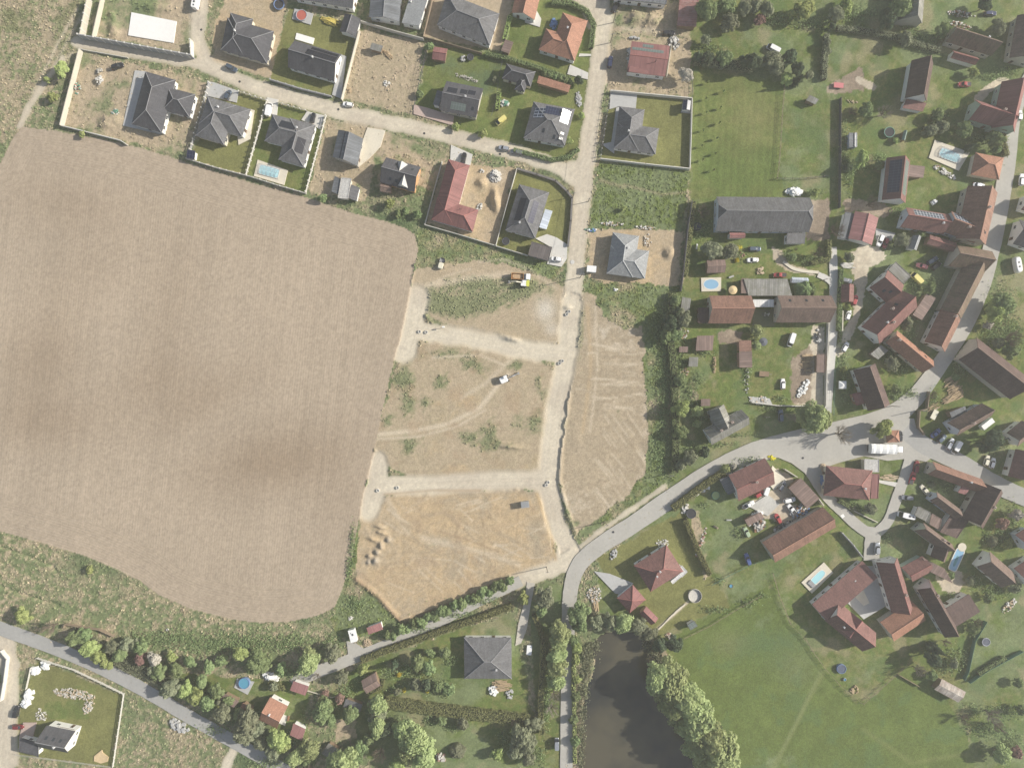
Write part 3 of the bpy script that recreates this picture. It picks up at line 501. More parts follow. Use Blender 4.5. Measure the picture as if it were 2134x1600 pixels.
WM = {'w': WHITE, 'c': M('render_cream', (.66,.60,.48), .9, .1), 'g': M('render_grey', (.40,.41,.42), .9, .1), 'o': M('render_orange', (.62,.36,.18), .9, .1), 'br': M('brick_wall', (.36,.22,.16), .9, .2, 2.0), 'wd': M('timber_wall', (.24,.17,.11), .85, .2, 2.0), 'st': M('old_plaster', (.46,.43,.37), .95, .2, .7), 'gn': M('render_green', (.38,.46,.40), .9, .1), 'sg': M('render_sage', (.48,.50,.40), .9, .1), 'bl': M('render_pale_blue', (.55,.60,.66), .9, .08)}
CAP = {'dk': M('ridge_grey', (.24,.24,.245), .7), 'rd': M('ridge_red', (.36,.15,.13), .7), 'br': M('ridge_clay', (.44,.24,.17), .8), 'bn': M('ridge_brown', (.28,.20,.16), .8), 'lg': M('ridge_pale', (.45,.46,.46), .6)}
CAPOF = dict(dk='dk', gr='dk', lg='lg', sl='dk', rd='rd', rb='rd', br='br', bn='bn', bm='bn', db='bn', pk='rd', tn='bn'); CAPOF['or'] = 'br'
SOL = {'d': panel_mat('solar_black', (.018,.019,.026), (.045,.047,.055), gap=.03), 'b': panel_mat('solar_blue', (.016,.020,.048), (.10,.11,.14), gap=.04), 's': panel_mat('solar_silver_frame', (.07,.085,.115), (.55,.57,.6), cw=1.15, ch=1.7, gap=.10), 'g': panel_mat('solar_grey_green', (.12,.15,.135), (.22,.24,.23), rough=.3)}
GLASS = M('window_glass', (.035,.042,.05), .12, .1, spec=.6); FRAME = M('window_frame_white', (.75,.75,.73), .5, .05); BRICK = M('chimney_brick', (.42,.33,.28), .9, .2, 3); DARKM = M('dark_metal', (.05,.05,.055), .5, .1); DOORM = M('door_brown', (.16,.10,.06), .6, .15); DORM = M('dormer_pale', (.52,.51,.48), .7, .06)
def win_mesh(w, h):
    mb = MB(); t = .09
    for c, dd in [((0, 0, h/2), (w, .10, t)), ((0, 0, -h/2), (w, .10, t)), ((-w/2, 0, 0), (t, .098, h + t)), ((w/2, 0, 0), (t, .098, h + t)), ((0, 0, 0), (t * .7, .094, h))]: mb.box(c, dd)
    mb.m = 1; mb.box((0, 0, 0), (w - .02, .05, h - .02)); return mb.mesh('window', [FRAME, GLASS])
WIN = win_mesh(1.3, 1.25)
mb = MB(); mb.box((0, 0, 1.05), (1.1, .10, 2.1)); mb.m = 1; mb.box((0, 0, 1.55), (.6, .12, .7)); DOOR = mb.mesh('door', [DOORM, GLASS])
mb = MB(); mb.box((0, 0, .35), (.75, .6, 2.1)); mb.box((0, 0, 1.44), (.9, .75, .1)); mb.m = 1; mb.box((0, 0, 1.55), (.3, .3, .16)); CHIM = mb.mesh('chimney', [BRICK, DARKM])
mb = MB(); mb.box((0, 0, .1), (.5, .5, 1.5)); mb.box((0, 0, .87), (.62, .62, .08)); mb.m = 1; mb.tube((0, 0, .9), (0, 0, 1.25), .12); CHIMW = mb.mesh('chimney', [FRAME, DARKM])
mb = MB(); mb.tube((0, 0, -.6), (0, 0, 1.6), .11); mb.tube((0, 0, 1.6), (0, 0, 1.75), .19, .05); FLUE = mb.mesh('chimney', [DARKM])
BUILT = []
def tub(z, e, r, w): return e + r * (1 - abs(2 * w - 1))
def block(root, kd, A, B, Cc, eave, rise, rk, wk, win, over=.38):
    L0 = root.location; a, b, c = [P2(*p, eave) for p in (A, B, Cc)]; dd = a + c - b
    u = (b - a); ln = u.length; u = u / ln; v = (dd - a); wd = v.length; v = v / wd
    V = lambda p, z: Vector((p.x - L0.x, p.y - L0.y, z))
    rm = RM[rk]; wm = WM[wk]; z1 = eave + rise; r0, r1 = (a + dd) / 2, (b + c) / 2
    info = dict(kd=kd, a=V(a, eave), b=V(b, eave), c=V(c, eave), d=V(dd, eave), r0=V(r0, z1), r1=V(r1, z1), u=u, v=v, ln=ln, wd=wd, eave=eave, rise=rise, rot=math.atan2(u.y, u.x))
    mb = MB(); T = .2
    def slab(pts, org, ax):
        n = len(pts); ax = ax.normalized(); nn = (pts[1] - pts[0]).cross(pts[2] - pts[0]).normalized(); up = nn.cross(ax)
        if up.z < 0: up = -up
        uv = [((p - org).dot(ax), (p - org).dot(up)) for p in pts]
        mb.poly(pts, uv); mb.poly([p - Vector((0, 0, T)) for p in reversed(pts)])
        for i in range(n):
            p, q = pts[i], pts[(i + 1) % n]; mb.poly([p, p - Vector((0, 0, T)), q - Vector((0, 0, T)), q])
    I = info; ux = Vector((u.x, u.y, 0)); vx = Vector((v.x, v.y, 0)); caps = []; off = Vector((0, 0, .05))
    if kd == 'gable':
        slab([I['a'], I['b'], I['r1'], I['r0']], I['a'], ux); slab([I['c'], I['d'], I['r0'], I['r1']], I['d'], ux); caps = [(I['r0'], I['r1'])]
    elif kd == 'hip':
        e = min(wd / 2, ln * .495); h0, h1 = V(r0 + u * e, z1), V(r1 - u * e, z1); I['h0'], I['h1'] = h0, h1
        slab([I['a'], I['b'], h1, h0], I['a'], ux); slab([I['c'], I['d'], h0, h1], I['d'], ux); slab([I['b'], I['c'], h1], I['b'], vx); slab([I['d'], I['a'], h0], I['a'], vx)
        caps = [(h0, h1), (I['a'], h0), (I['d'], h0), (I['b'], h1), (I['c'], h1)]
    elif kd == 'half':
        f = .6; e = (1 - f) * wd / 2; a1, d1 = I['a'].lerp(I['r0'], f), I['d'].lerp(I['r0'], f); b1, c1 = I['b'].lerp(I['r1'], f), I['c'].lerp(I['r1'], f); h0, h1 = V(r0 + u * e, z1), V(r1 - u * e, z1)
        slab([I['a'], I['b'], b1, h1, h0, a1], I['a'], ux); slab([I['c'], I['d'], d1, h0, h1, c1], I['d'], ux); slab([d1, a1, h0], I['a'], vx); slab([b1, c1, h1], I['b'], vx); caps = [(h0, h1), (a1, h0), (d1, h0), (b1, h1), (c1, h1)]
    elif kd == 'mono':
        up = Vector((0, 0, rise)); I['a'] = I['a'] + up; I['b'] = I['b'] + up; slab([I['a'], I['b'], I['c'], I['d']], I['d'], ux)
    else:
        slab([I['a'], I['b'], I['c'], I['d']], I['a'], ux)
        for p, q in [(a, b), (b, c), (c, dd), (dd, a)]:
            m = (p + q) / 2 - (p + q - a - c) / 2 * (.12 / max(.5, ((p + q) / 2 - (a + c) / 2).length)); mb.box(V(m, eave + .05), ((q - p).length - .02, .2, .14), math.atan2((q - p).y, (q - p).x))
    roof = mb.build('roof', rm, root); I['roof'] = roof
    if caps and rk in CAPOF and kd != 'x':
        mc = MB()
        for p, q in caps:
            if (q - p).length > .3: mc.tube(p + off, q + off, .13, n=6)
        mc.build('ridge_cap', CAP[CAPOF[rk]], roof)
    # walls under the eaves
    o = min(over, wd * .12, ln * .12); ia, ib, ic, idd = a + u*o + v*o, b - u*o + v*o, c - u*o - v*o, dd + u*o - v*o; mw = MB()
    slope = rise / (wd / 2) if kd in ('gable', 'half', 'hip') else 0; zt = eave + slope * o - T - .03; zb = -.4
    def wall(p, q, zp, zq): mw.poly([V(p, zb), V(q, zb), V(q, zq), V(p, zp)])
    if kd in ('gable', 'half'):
        zr = z1 - T - .03 if kd == 'gable' else eave + rise * .6 - T
        wall(ia, ib, zt, zt); wall(ic, idd, zt, zt)
        for p, q, r in [(ib, ic, (ib + ic) / 2), (idd, ia, (idd + ia) / 2)]:
            if kd == 'gable': mw.poly([V(p, zb), V(q, zb), V(q, zt), V(r, zr), V(p, zt)])
            else:
                k = .58; mw.poly([V(p, zb), V(q, zb), V(q, zt), V(q.lerp(r, k), zr), V(p.lerp(r, k), zr), V(p, zt)])
    elif kd == 'mono':
        za, zc = eave + rise * (1 - o / wd) - T - .03, eave + rise * o / wd - T - .03
        wall(ia, ib, za, za); wall(ib, ic, za, zc); wall(ic, idd, zc, zc); wall(idd, ia, zc, za)
    else:
        for p, q in [(ia, ib), (ib, ic), (ic, idd), (idd, ia)]: wall(p, q, zt, zt)
    mw.build('wall', wm, root)
    if win:
        cen = (a + c) / 2; doors = 0
        for p, q in [(ia, ib), (ib, ic), (ic, idd), (idd, ia)]:
            m = (p + q) / 2; e = q - p; l = e.length; e = e / l; nrm = Vector((e.y, -e.x))
            if nrm.dot(m - cen) < 0: nrm = -nrm
            if nrm.dot(-m) < .3 * m.length or l < 3: continue
            n = max(1, int(l / 3.6)); rz = math.atan2(e.y, e.x)
            for i in range(n):
                w = p + e * (l * (i + .5) / n) + nrm * .02
                if i == n // 2 and not doors and n > 1: doors = 1; child('door', DOOR, root, V(w, -.02), rz)
                else: child('window', WIN, root, V(w, 1.6), rz)
    return info
def on_plane(I, side, s, t, up=.0):
    if I['kd'] == 'mono' or I['kd'] == 'flat': p = I['a'].lerp(I['b'], s).lerp(I['d'].lerp(I['c'], s), t)
    elif side == 0: p = I['a'].lerp(I['b'], s).lerp(I['r0'].lerp(I['r1'], s), t)
    elif side == 1: p = I['d'].lerp(I['c'], s).lerp(I['r0'].lerp(I['r1'], s), t)
    elif side == 2: p = I['b'].lerp(I['c'], s) + (I['h1'] - (I['b'] + I['c']) / 2) * t
    else: p = I['a'].lerp(I['d'], s) + (I['h0'] - (I['a'] + I['d']) / 2) * t
    return p + Vector((0, 0, up))
def patch(I, side, s0, s1, t0, t1, mat, name, th=.08, up=.07):
    q = [on_plane(I, side, s, t, up) for s, t in ((s0, t0), (s1, t0), (s1, t1), (s0, t1))]; mb = MB(); w, h = (q[1] - q[0]).length, (q[3] - q[0]).length
    lo = [p - Vector((0, 0, th)) for p in q]; mb.loft([lo, q], True, False); mb.poly(q, [(0, 0), (w, 0), (w, h), (0, h)])
    return mb.build(name, mat, I['roof'])
def B(name, cat, label, blocks, ch=(), so=(), sk=(), win=None, group=None):
    pts = [p for bl in blocks for p in bl[1:4]]; px, py = sum(p[0] for p in pts) / len(pts), sum(p[1] for p in pts) / len(pts)
    root = empty(name, P(px, py)); tag(root, label, cat, group); win = cat in ('house', 'farmhouse', 'villa') if win is None else win
    I = [block(root, *bl[:4], bl[4] * (.82 if bl[4] > 3.9 else 1), bl[5] * (1.18 if bl[4] > 3.9 and bl[0] != 'mono' else 1), *bl[6:], win=win) for bl in blocks]
    for bi, s, w, k in ch:
        i = I[bi]; p = i['a'].lerp(i['b'], s).lerp(i['d'].lerp(i['c'], s), w); h = i['rise'] * (1 - abs(2 * w - 1)) if i['kd'] not in ('mono', 'flat') else 0
        child('chimney', {'b': CHIM, 'w': CHIMW, 'f': FLUE}[k], i['roof'], (p.x, p.y, i['eave'] + h), i['rot'])
    for bi, sd, s0, s1, t0, t1, k in so: patch(I[bi], sd, s0, s1, t0, t1, SOL[k], 'solar_panel')
    for bi, sd, s, t in sk:
        l = I[bi]['ln'] if sd < 2 else I[bi]['wd']; e = .45 / l; patch(I[bi], sd, s - e, s + e, t, min(.98, t + .2), GLASS, 'skylight', .06, .09)
    BUILT.append((px, py, root)); return I
# --- new houses, north-west streets
B('house', 'house', 'dark grey hipped house with a side wing beside a bare pale slab', [('hip',(303,149),(274,259),(337,277),3.0,3.4,'dk','w'), ('hip',(407,197),(350,182),(338,229.5),3.02,2.6,'dk','w')], ch=[(0,.42,.45,'f')])
B('house', 'house', 'charcoal hipped house on sandy ground at the bend of the street', [('hip',(474,37),(570.6,65.6),(556.6,133),3.0,3.3,'dk','c'), ('hip',(480.6,27),(461,103),(508,116),3.03,2.6,'dk','c')], ch=[(0,.28,.4,'w')])
B('house', 'house', 'dark gabled house with white end wall and panels on its upper slope', [('gable',(613.8,84.4),(711,113.4),(697,169.7),3.2,3.6,'dk','w')], so=[(0,0,.34,.97,.42,.92,'d'), (0,0,.40,.97,.12,.36,'d')], ch=[(0,.52,.52,'w')])
B('shed', 'shed', 'small dark gabled shed in the corner of the playground garden', [('gable',(752,40.5),(741,77),(707.5,66),2.6,1.6,'dk','w')])
B('house', 'house', 'pale walled dark house cut by the top edge behind the trampolines', [('gable',(628,-58),(751,-36),(735,18),3.6,3.4,'gr','w')])
B('house', 'house', 'grey hipped house with a white side terrace between two white fences', [('hip',(432,202),(522.5,228),(504.5,285),3.0,3.0,'gr','w'), ('hip',(432.5,201),(407,283.4),(467,302),3.02,2.9,'gr','c')], ch=[(0,.35,.28,'w')])
B('shed', 'shed', 'tiny shed with a solar roof in the fence corner by the field', [('mono',(391,312),(408,315),(405,333),2.2,.3,'dk','w')], so=[(0,0,.06,.94,.06,.94,'b')])
B('house', 'house', 'grey hipped house with black solar panels above a covered pool', [('hip',(567.5,238.4),(657.5,261),(641,317),3.0,3.0,'gr','w'), ('hip',(657.5,261),(633,348),(580,333),3.02,2.9,'gr','w')], so=[(0,0,.26,.62,.3,.85,'d'), (0,0,.66,.82,.3,.6,'d'), (1,0,.40,.75,.3,.85,'d')], ch=[(0,.66,.3,'w')])
B('house', 'house', 'small gabled house with ribbed grey roof beside the pale forecourt', [('gable',(757,289),(744.7,346),(693,327.5),3.4,2.4,'sl','st')], so=[(0,1,.02,.98,.60,.68,'d')], ch=[(0,.35,.72,'f')])
B('summer_house', 'summer house', 'little house with pale middle strip and two dark side roofs', [('flat',(711,370),(732.5,372),(725,415),3.3,0,'pale','c'), ('mono',(711.5,373),(704.5,405),(690.5,399),2.6,.4,'sl','w'), ('mono',(732,385),(725.5,413),(743,419),2.6,.4,'gr','w')])
DH = B('house', 'house', 'dark gabled house with two pale dormers and an orange end wall', [('gable',(804.7,328),(877,348),(864,400),3.6,3.6,'dk','o'), ('gable',(817,383.5),(794,380),(792,399),2.7,.9,'bn','wd')], sk=[(0,0,.82,.35),(0,1,.28,.3),(0,1,.45,.28)])
for side, s in ((0, .5), (1, .66)):
    I = DH[0]; p = on_plane(I, side, s, .12); q = on_plane(I, side, s, .97); mb = MB(); ex = Vector((I['u'].x, I['u'].y, 0)) * 1.9; zt = I['eave'] + I['rise'] - .3
    f0, f1 = p - ex, p + ex; ap = Vector((p.x, p.y, zt)); bk = Vector((q.x, q.y, zt))
    mb.poly([f0, ap, bk]); mb.poly([f1, bk, ap]); mb.m = 1; mb.poly([f0, f1, ap]); mb.build('dormer', [DORM, WHITE], I['roof'])
B('house', 'house', 'long red metal L-shaped house on a sandy building plot', [('hip',(934,331.6),(900,457),(945,470),3.2,3.0,'rd','w'), ('hip',(911,412),(997,437.5),(985,483.4),3.22,2.9,'rd','w')], ch=[(1,.6,.25,'f')])
B('house', 'house', 'grey hipped house with two strips of panels and a glazed terrace', [('hip',(1144.7,401),(1115.6,497),(1053,480),3.0,3.2,'gr','w')], so=[(0,0,.28,.74,.42,.78,'b'), (0,1,.28,.76,.35,.75,'d')], ch=[(0,.8,.62,'w')])
B('terrace_roof', 'terrace roof', 'glazed terrace roof leaning on the grey hipped corner house', [('mono',(1136,436),(1123.5,474),(1139,478),2.6,.3,'gl','w')])
B('carport', 'carport', 'striped flat carport at the street corner below the hipped house', [('flat',(1108,503),(1151,515),(1143,544),2.9,0,'sr','g')])
B('house', 'house', 'pale grey L-shaped hipped house on the raw plot by the crossroads', [('hip',(1277,484),(1264,570),(1319,578),3.0,3.0,'lg','st'), ('hip',(1273.5,512),(1353,523),(1344,581),3.02,2.8,'lg','st')], ch=[(0,.35,.62,'w')])
B('house', 'house', 'grey hipped L-shaped house alone in a walled dry lawn', [('hip',(1291,222),(1279,309),(1331.5,316),3.0,3.1,'gr','w'), ('hip',(1287.5,255.5),(1373.7,268),(1366,322),3.02,3.0,'gr','w')], ch=[(0,.62,.45,'w')])
B('shed', 'shed', 'small solar roofed shed in the corner of the walled lawn', [('gable',(1424,208),(1421.5,229),(1438,231),2.3,.6,'gr','w')], so=[(0,0,.05,.95,.1,.9,'b'), (0,1,.05,.95,.1,.9,'b')])
B('house', 'house', 'faded red metal roofed house with a grey panel strip east of the street', [('gable',(1316.5,86),(1396,96),(1386,160),3.6,1.5,'rd','w'), ('mono',(1310,150),(1316,112),(1357,118),3.9,.25,'rd','w')], so=[(0,0,.04,.86,.42,.62,'g'), (0,0,.30,.58,.12,.34,'g')], ch=[(0,.68,.62,'f')], win=True)
B('house', 'house', 'dark flat house with pale edging cut by the top edge east of the street', [('flat',(1284,-45),(1394,-33),(1389,10),3.6,0,'sl','w')])
B('shed', 'shed', 'rusty sheet roofed shed under tall trees at the top edge', [('mono',(1458,-25),(1450,58),(1411,54),2.8,.6,'rust','wd')])
B('house', 'house', 'pale grey twin roofed house cut by the top edge', [('gable',(838,-30),(832,46),(769,36),3.4,2.0,'sl','w'), ('mono',(899,-25),(874,56),(837,48),3.3,.5,'lg','w')], ch=[(1,.45,.85,'w')])
B('house', 'house', 'large light grey hipped house with a row of white windows and paved yard', [('hip',(931,-14),(1041,29),(1020.6,95.6),3.2,3.4,'gr','w')], ch=[(0,.7,.6,'f')])
B('house', 'house', 'orange tiled hipped L-shaped house in green lawn near the street', [('hip',(1225,44),(1197,127.5),(1145,110),3.2,3.4,'or','w'), ('hip',(1138,60),(1213,83),(1197.5,127),3.22,2.7,'or','w')], ch=[(0,.4,.62,'w')])
B('house', 'house', 'orange gabled small house cut by the top edge with red side roof', [('gable',(1127,-12),(1114,42),(1066,27),3.0,2.6,'or','w')])
B('summer_house', 'summer house', 'brown roofed hut at the foot of the bright hedge', [('mono',(1070,89),(1061,113),(1044,106),2.4,.3,'tn','wd')])
B('house', 'house', 'dark house with angled panels and pale ribbed rooflight above a paved drive', [('gable',(930.6,169),(1007.5,185),(992.5,245.6),3.4,2.8,'dk','st'), ('mono',(924,192),(915,222),(902,218),2.9,.3,'sl','w')], so=[(0,0,.1,.36,.45,.85,'d'), (0,0,.44,.62,.4,.75,'d'), (0,0,.64,.84,.35,.7,'d'), (0,1,.28,.68,.2,.62,'g')], ch=[(0,.62,.48,'w')], sk=[(0,1,.86,.35)])
B('shed', 'shed', 'red gabled garden shed beside the dry vacant plot', [('gable',(905,97.5),(933,102),(928,128),2.4,1.2,'rd','wd')])
B('hut', 'hut', 'weathered grey board hut alone on the dry vacant plot', [('mono',(775,90),(798.5,96.5),(794,109),2.2,.3,'ol','wd')])
B('house', 'house', 'dark hipped bungalow behind the long coloured shelter', [('hip',(1056,133),(1116,150),(1106,181),2.9,2.4,'dk','c'), ('hip',(1081,160),(1072,187),(1093,192),2.92,1.5,'dk','c')])
B('shelter', 'shelter', 'long narrow shelter roofed in orange grey and blue sheets', [('mono',(1123,159),(1189,179),(1185,193),2.5,.4,'or','wd')])
B('house', 'house', 'brownish grey hipped house with three groups of solar panels', [('hip',(1112,212),(1198,228),(1177,304),3.2,3.6,'gr','w')], so=[(0,0,.32,.7,.12,.62,'b'), (0,2,.1,.45,.15,.6,'s'), (0,3,.18,.44,.2,.75,'s')], sk=[(0,2,.72,.2),(0,2,.86,.2),(0,1,.42,.4),(0,1,.7,.2)])
# --- village, east
B('barn', 'barn', 'grey barn with a gable end beneath a big tree at the top edge', [('gable',(1930,-50),(1922,50),(1872,42),4.5,4.2,'ol','st')])
B('house', 'house', 'old brown tiled house with a darker patch beside red outbuilding', [('gable',(1987,54),(2081,84),(2066,117),4.0,3.6,'bm','st')], ch=[(0,.72,.3,'w')])
B('outbuilding', 'outbuilding', 'small red roofed outbuilding below the old brown house', [('gable',(1985,105),(2037,120),(2033,136),2.8,1.5,'rb','w')])
B('house', 'house', 'grey brown gabled house cut by the right edge near the top', [('gable',(2168,45),(2152,134),(2104,121),4.6,4.0,'bn','st')])
B('barn', 'barn', 'narrow dark brown barn with white end walls and a red lean-to', [('gable',(1945,133),(1931,212),(1886,205),4.6,4.6,'db','w'), ('mono',(1887,208),(1929,216),(1923,233),2.6,.7,'rb','w')])
B('house', 'house', 'large crimson tiled T-shaped house with pale green wall', [('gable',(2136,180),(2114,277),(2066,267),5.2,4.6,'rd','gn'), ('gable',(2032,208),(2110,232),(2098,273),5.0,4.2,'rd','gn')], ch=[(1,.62,.4,'b')], sk=[(1,1,.82,.3)])
B('pool_house', 'pool house', 'terracotta hipped pool house between the pool terrace and the road', [('hip',(2033,318),(2092,329),(2082,375),2.9,2.6,'or','c')])
B('barn', 'barn', 'maroon barn with dark blue solar panels covering one slope', [('gable',(1897,336),(1887,424),(1838,417),4.4,4.0,'rb','w')], so=[(0,1,.08,.84,.2,.86,'b'), (0,0,.06,.86,.2,.85,'g')])
B('shed', 'shed', 'flat brown shed against the solar barn', [('mono',(1895,344),(1891,368),(1924,371),2.6,.3,'tn','wd')])
B('garage', 'garage', 'bright red gabled garage with a pale flat strip by the lane', [('gable',(1831,454),(1817,511),(1768,497),3.6,1.6,'pk','w'), ('flat',(1762,441),(1780,445),(1768,500),3.0,0,'sl','w')])
B('house', 'house', 'long maroon house with a silver framed solar array', [('gable',(1888,432),(1978,447),(1966,488),4.2,3.2,'rb','bl')], so=[(0,0,.16,.84,.15,.85,'s')], ch=[(0,.82,.6,'w')])
B('house', 'house', 'tall clay tiled house beside the road with solar wing', [('gable',(2079,402),(2054,511),(1992,497),5.4,4.4,'br','st'), ('gable',(1982,440),(2044,463),(2030,507),4.8,3.6,'br','bl')], so=[(1,0,.06,.72,.15,.85,'s')], ch=[(0,.4,.45,'b'),(1,.5,.6,'b')], sk=[(0,0,.82,.4)])
B('shed', 'shed', 'long maroon shed behind the solar houses', [('gable',(1938,489),(1994,506),(1987,525),2.8,1.0,'rb','wd')])
B('garage', 'garage', 'grey garage with one white slope among the brown sheds', [('gable',(1920,493),(1910,522),(1893,519),2.6,1.2,'lg','w')])
B('barn', 'barn', 'big weathered brown barn at the road bend', [('gable',(1994,510),(2068,524),(2051,568),5.0,3.8,'bm','st'), ('gable',(2056,560),(2003,664),(1960,645),4.8,3.6,'bm','st')])
B('barn', 'barn', 'orange tiled barn end standing along the road', [('gable',(2002,667),(1969,734),(1927,712),4.6,3.6,'br','w')], ch=[(0,.1,.55,'b')], win=True)
B('house', 'house', 'deep red house with a flat grey terrace roof at its back', [('gable',(1850,563),(1884,594),(1846,630),4.6,3.8,'rb','w'), ('flat',(1851,562),(1867,545),(1899,575),4.2,0,'ol','w')], sk=[(0,1,.5,.3),(0,1,.7,.5)])
B('house', 'house', 'long crimson roofed house running diagonally through the yard', [('gable',(1912,640),(1833,718),(1795,681),4.8,4.2,'rb','w')], ch=[(0,.62,.4,'b'),(0,.7,.56,'w'),(0,.42,.75,'b')], sk=[(0,1,.3,.4)])
B('house', 'house', 'long orange roofed house ending at the road', [('gable',(1869,688),(1946,752),(1922,777),4.0,3.2,'or','c')], ch=[(0,.1,.6,'b')], sk=[(0,0,.78,.3)])
B('shed', 'shed', 'plain taupe flat shed between the red house and the long barn', [('mono',(1931,611),(1901,656),(1921.5,667),2.8,.3,'tn','wd')])
B('summer_house', 'summer house', 'grey shingled hut below the orange house', [('mono',(1835,719),(1813,738),(1830,749),2.5,.3,'ol','wd')])
B('house', 'house', 'dark brown house bowed along the lane with a red annexe', [('gable',(1824,757),(1855,842),(1809,856),4.2,3.6,'db','w'), ('flat',(1775,821),(1796,816),(1806,840),2.8,0,'rd','wd')], win=True)
B('barn', 'barn', 'huge dark barn beyond the road at the right edge', [('gable',(2035,703),(2142,786),(2105,832),5.2,5.0,'db','st')])
B('house', 'house', 'brown gabled house with a pale painted gable above parked cars', [('gable',(1974,881),(2046,840),(2066,867),4.6,4.0,'bn','bl')], ch=[(0,.35,.5,'b')])
B('shed', 'shed', 'grey flat shed against the brown gabled house', [('mono',(1978,859),(2010,846),(2016,858),2.7,.3,'sl','wd')])
B('house', 'house', 'grey brown house at the right edge beside a round dark tree', [('gable',(2098,902),(2130,876),(2152,905),4.4,3.4,'bn','w')], ch=[(0,.7,.4,'b')])
B('house', 'house', 'red roofed white house with long side wall at the right edge', [('gable',(2117,935),(2101,992),(2152,1006),4.8,3.4,'rb','w')])
B('bus_shelter', 'bus shelter', 'small terracotta hipped shelter under the lime tree on the square', [('hip',(1846,897),(1873,896),(1875,921),2.8,1.6,'or','c')])
B('fire_station', 'fire station', 'wide dull red hipped hall on the square with a flat red annexe', [('hip',(1722,970),(1818,980),(1812,1042),4.0,3.4,'rb','c'), ('flat',(1817,987),(1833,987),(1830,1039),3.2,0,'rd','c')], ch=[(0,.78,.6,'w')], win=True)
B('kiosk', 'kiosk', 'grey flat roofed box against the red hipped hall', [('flat',(1801,956),(1832,957),(1832,984),3.0,0,'pale','c')])
B('house', 'house', 'dull red gabled house in the scrapyard corner with lean-to', [('gable',(1518,990),(1594,954),(1615,1008),4.2,3.2,'rb','w'), ('mono',(1519,991),(1536,1023),(1517,1031),2.8,.4,'sl','g')], ch=[(0,.52,.55,'b')])
B('carport', 'carport', 'slanting taupe ribbed carport full of scrap', [('mono',(1668,995),(1707.5,1038),(1683,1060),2.8,.4,'tn','wd')])
B('barn', 'barn', 'very long brown barn below the scrapyard', [('gable',(1588,1130),(1715,1056),(1742,1098),4.4,3.8,'br','st')])
B('house', 'house', 'dull red square house with a white corner terrace by the pond garden', [('hip',(1321,1178),(1389,1135),(1424,1190),3.6,3.4,'rb','w'), ('flat',(1409,1189),(1421,1177),(1433,1191),4.15,0,'wh','w'), ('flat',(1397,1211),(1416,1195),(1421,1201),4.1,0,'wh','w')], ch=[(0,.48,.5,'w'),(0,.35,.6,'w')])
B('garage', 'garage', 'red pyramid roofed garage near the pond', [('hip',(1319,1218),(1346,1249),(1312.5,1277),2.8,2.4,'rd','w')])
B('shed', 'shed', 'red metal garden shed behind the pyramid garage', [('gable',(1347,1263),(1372,1288),(1357,1302),2.6,1.2,'rd','wd')])
B('shed', 'shed', 'tiny shed with pale solar roof in the pond garden', [('mono',(1431,1301),(1446,1292),(1454,1304),2.1,.3,'gr','w')], so=[(0,0,.06,.94,.06,.94,'g')])
B('farmhouse', 'farmhouse', 'long red roofed side wing of the farm along the pool garden', [('mono',(1719,1291),(1824,1200),(1797,1168),4.2,1.8,'rb','w')], ch=[(0,.72,.5,'w')])
B('farmhouse', 'farmhouse', 'dark red farm wing with a broad cross gable at its tip', [('gable',(1718,1292),(1797,1357),(1826,1318),4.6,4.0,'rb','w'), ('gable',(1800,1297),(1774,1331),(1746,1308),4.62,3.4,'pk','w')], ch=[(0,.3,.3,'w')])
B('farmhouse', 'farmhouse', 'steep crimson farmhouse with white gable at the courtyard gate', [('gable',(1870,1161),(1902,1266),(1858,1276),5.0,4.6,'rb','w')], ch=[(0,.62,.42,'b')])
B('barn', 'barn', 'orange and brown roofed farm barn closing the courtyard', [('gable',(1900,1252),(1834,1296),(1863,1336),4.2,2.6,'or','st')])
B('barn', 'barn', 'brown red barn with a green roof strip behind the gateway', [('gable',(1922,1158),(1878,1182),(1902,1212),4.0,2.0,'rb','gn'), ('mono',(1966,1183),(1920,1160),(1940,1192),3.8,.6,'tn','st')])
B('farmhouse', 'farmhouse', 'long dark slate farmhouse with pale gutter', [('gable',(1935,1204),(1992,1304),(1969,1328),4.6,4.4,'db','w'), ('mono',(2017,1236),(1966,1268),(1992,1306),3.6,.6,'db','w')], ch=[(0,.22,.3,'b')], win=True)
B('house', 'house', 'taupe gabled house with white gable beside the farm track', [('gable',(2062,1148),(2112,1192),(2086,1224),4.4,3.8,'bn','w')])
B('house', 'house', 'brown L-shaped house with orange upper slope along the square road', [('gable',(1943,961),(2046,998),(2036,1025),4.2,3.4,'br','st'), ('gable',(2090,1028),(2048,1102),(2004,1078),5.0,4.2,'db','c')], ch=[(1,.45,.35,'b'),(0,.7,.55,'w')])
B('house', 'house', 'narrow brown wing between two small yards', [('gable',(1952,1024),(2004,1063),(1990,1081),3.8,2.6,'bn','bl')])
B('outbuilding', 'outbuilding', 'small bright red roofed porch in the inner yard', [('mono',(2004,1010),(2021,1015),(2013,1031),3.4,.5,'pk','w')])
B('outbuilding', 'outbuilding', 'flat grey felt roofed outbuilding beside the white camper', [('flat',(1914,1054),(1940,1067.5),(1931,1087),3.2,0,'ol','w')])
B('outbuilding', 'outbuilding', 'flat taupe outbuilding with a round damp stain', [('flat',(1942,1069),(1963,1081),(1957,1104),3.0,0,'tn','w')])
B('outbuilding', 'outbuilding', 'broad flat dark felt roofed outbuilding in the cluster', [('flat',(1984,1069),(2020,1083),(1994,1122),3.6,0,'db','w')])
B('house', 'house', 'brown house with pale sage gable facing the lane', [('gable',(1924,1088),(1984,1133),(1965,1150),4.4,4.0,'bn','sg')], ch=[(0,.6,.35,'b')])
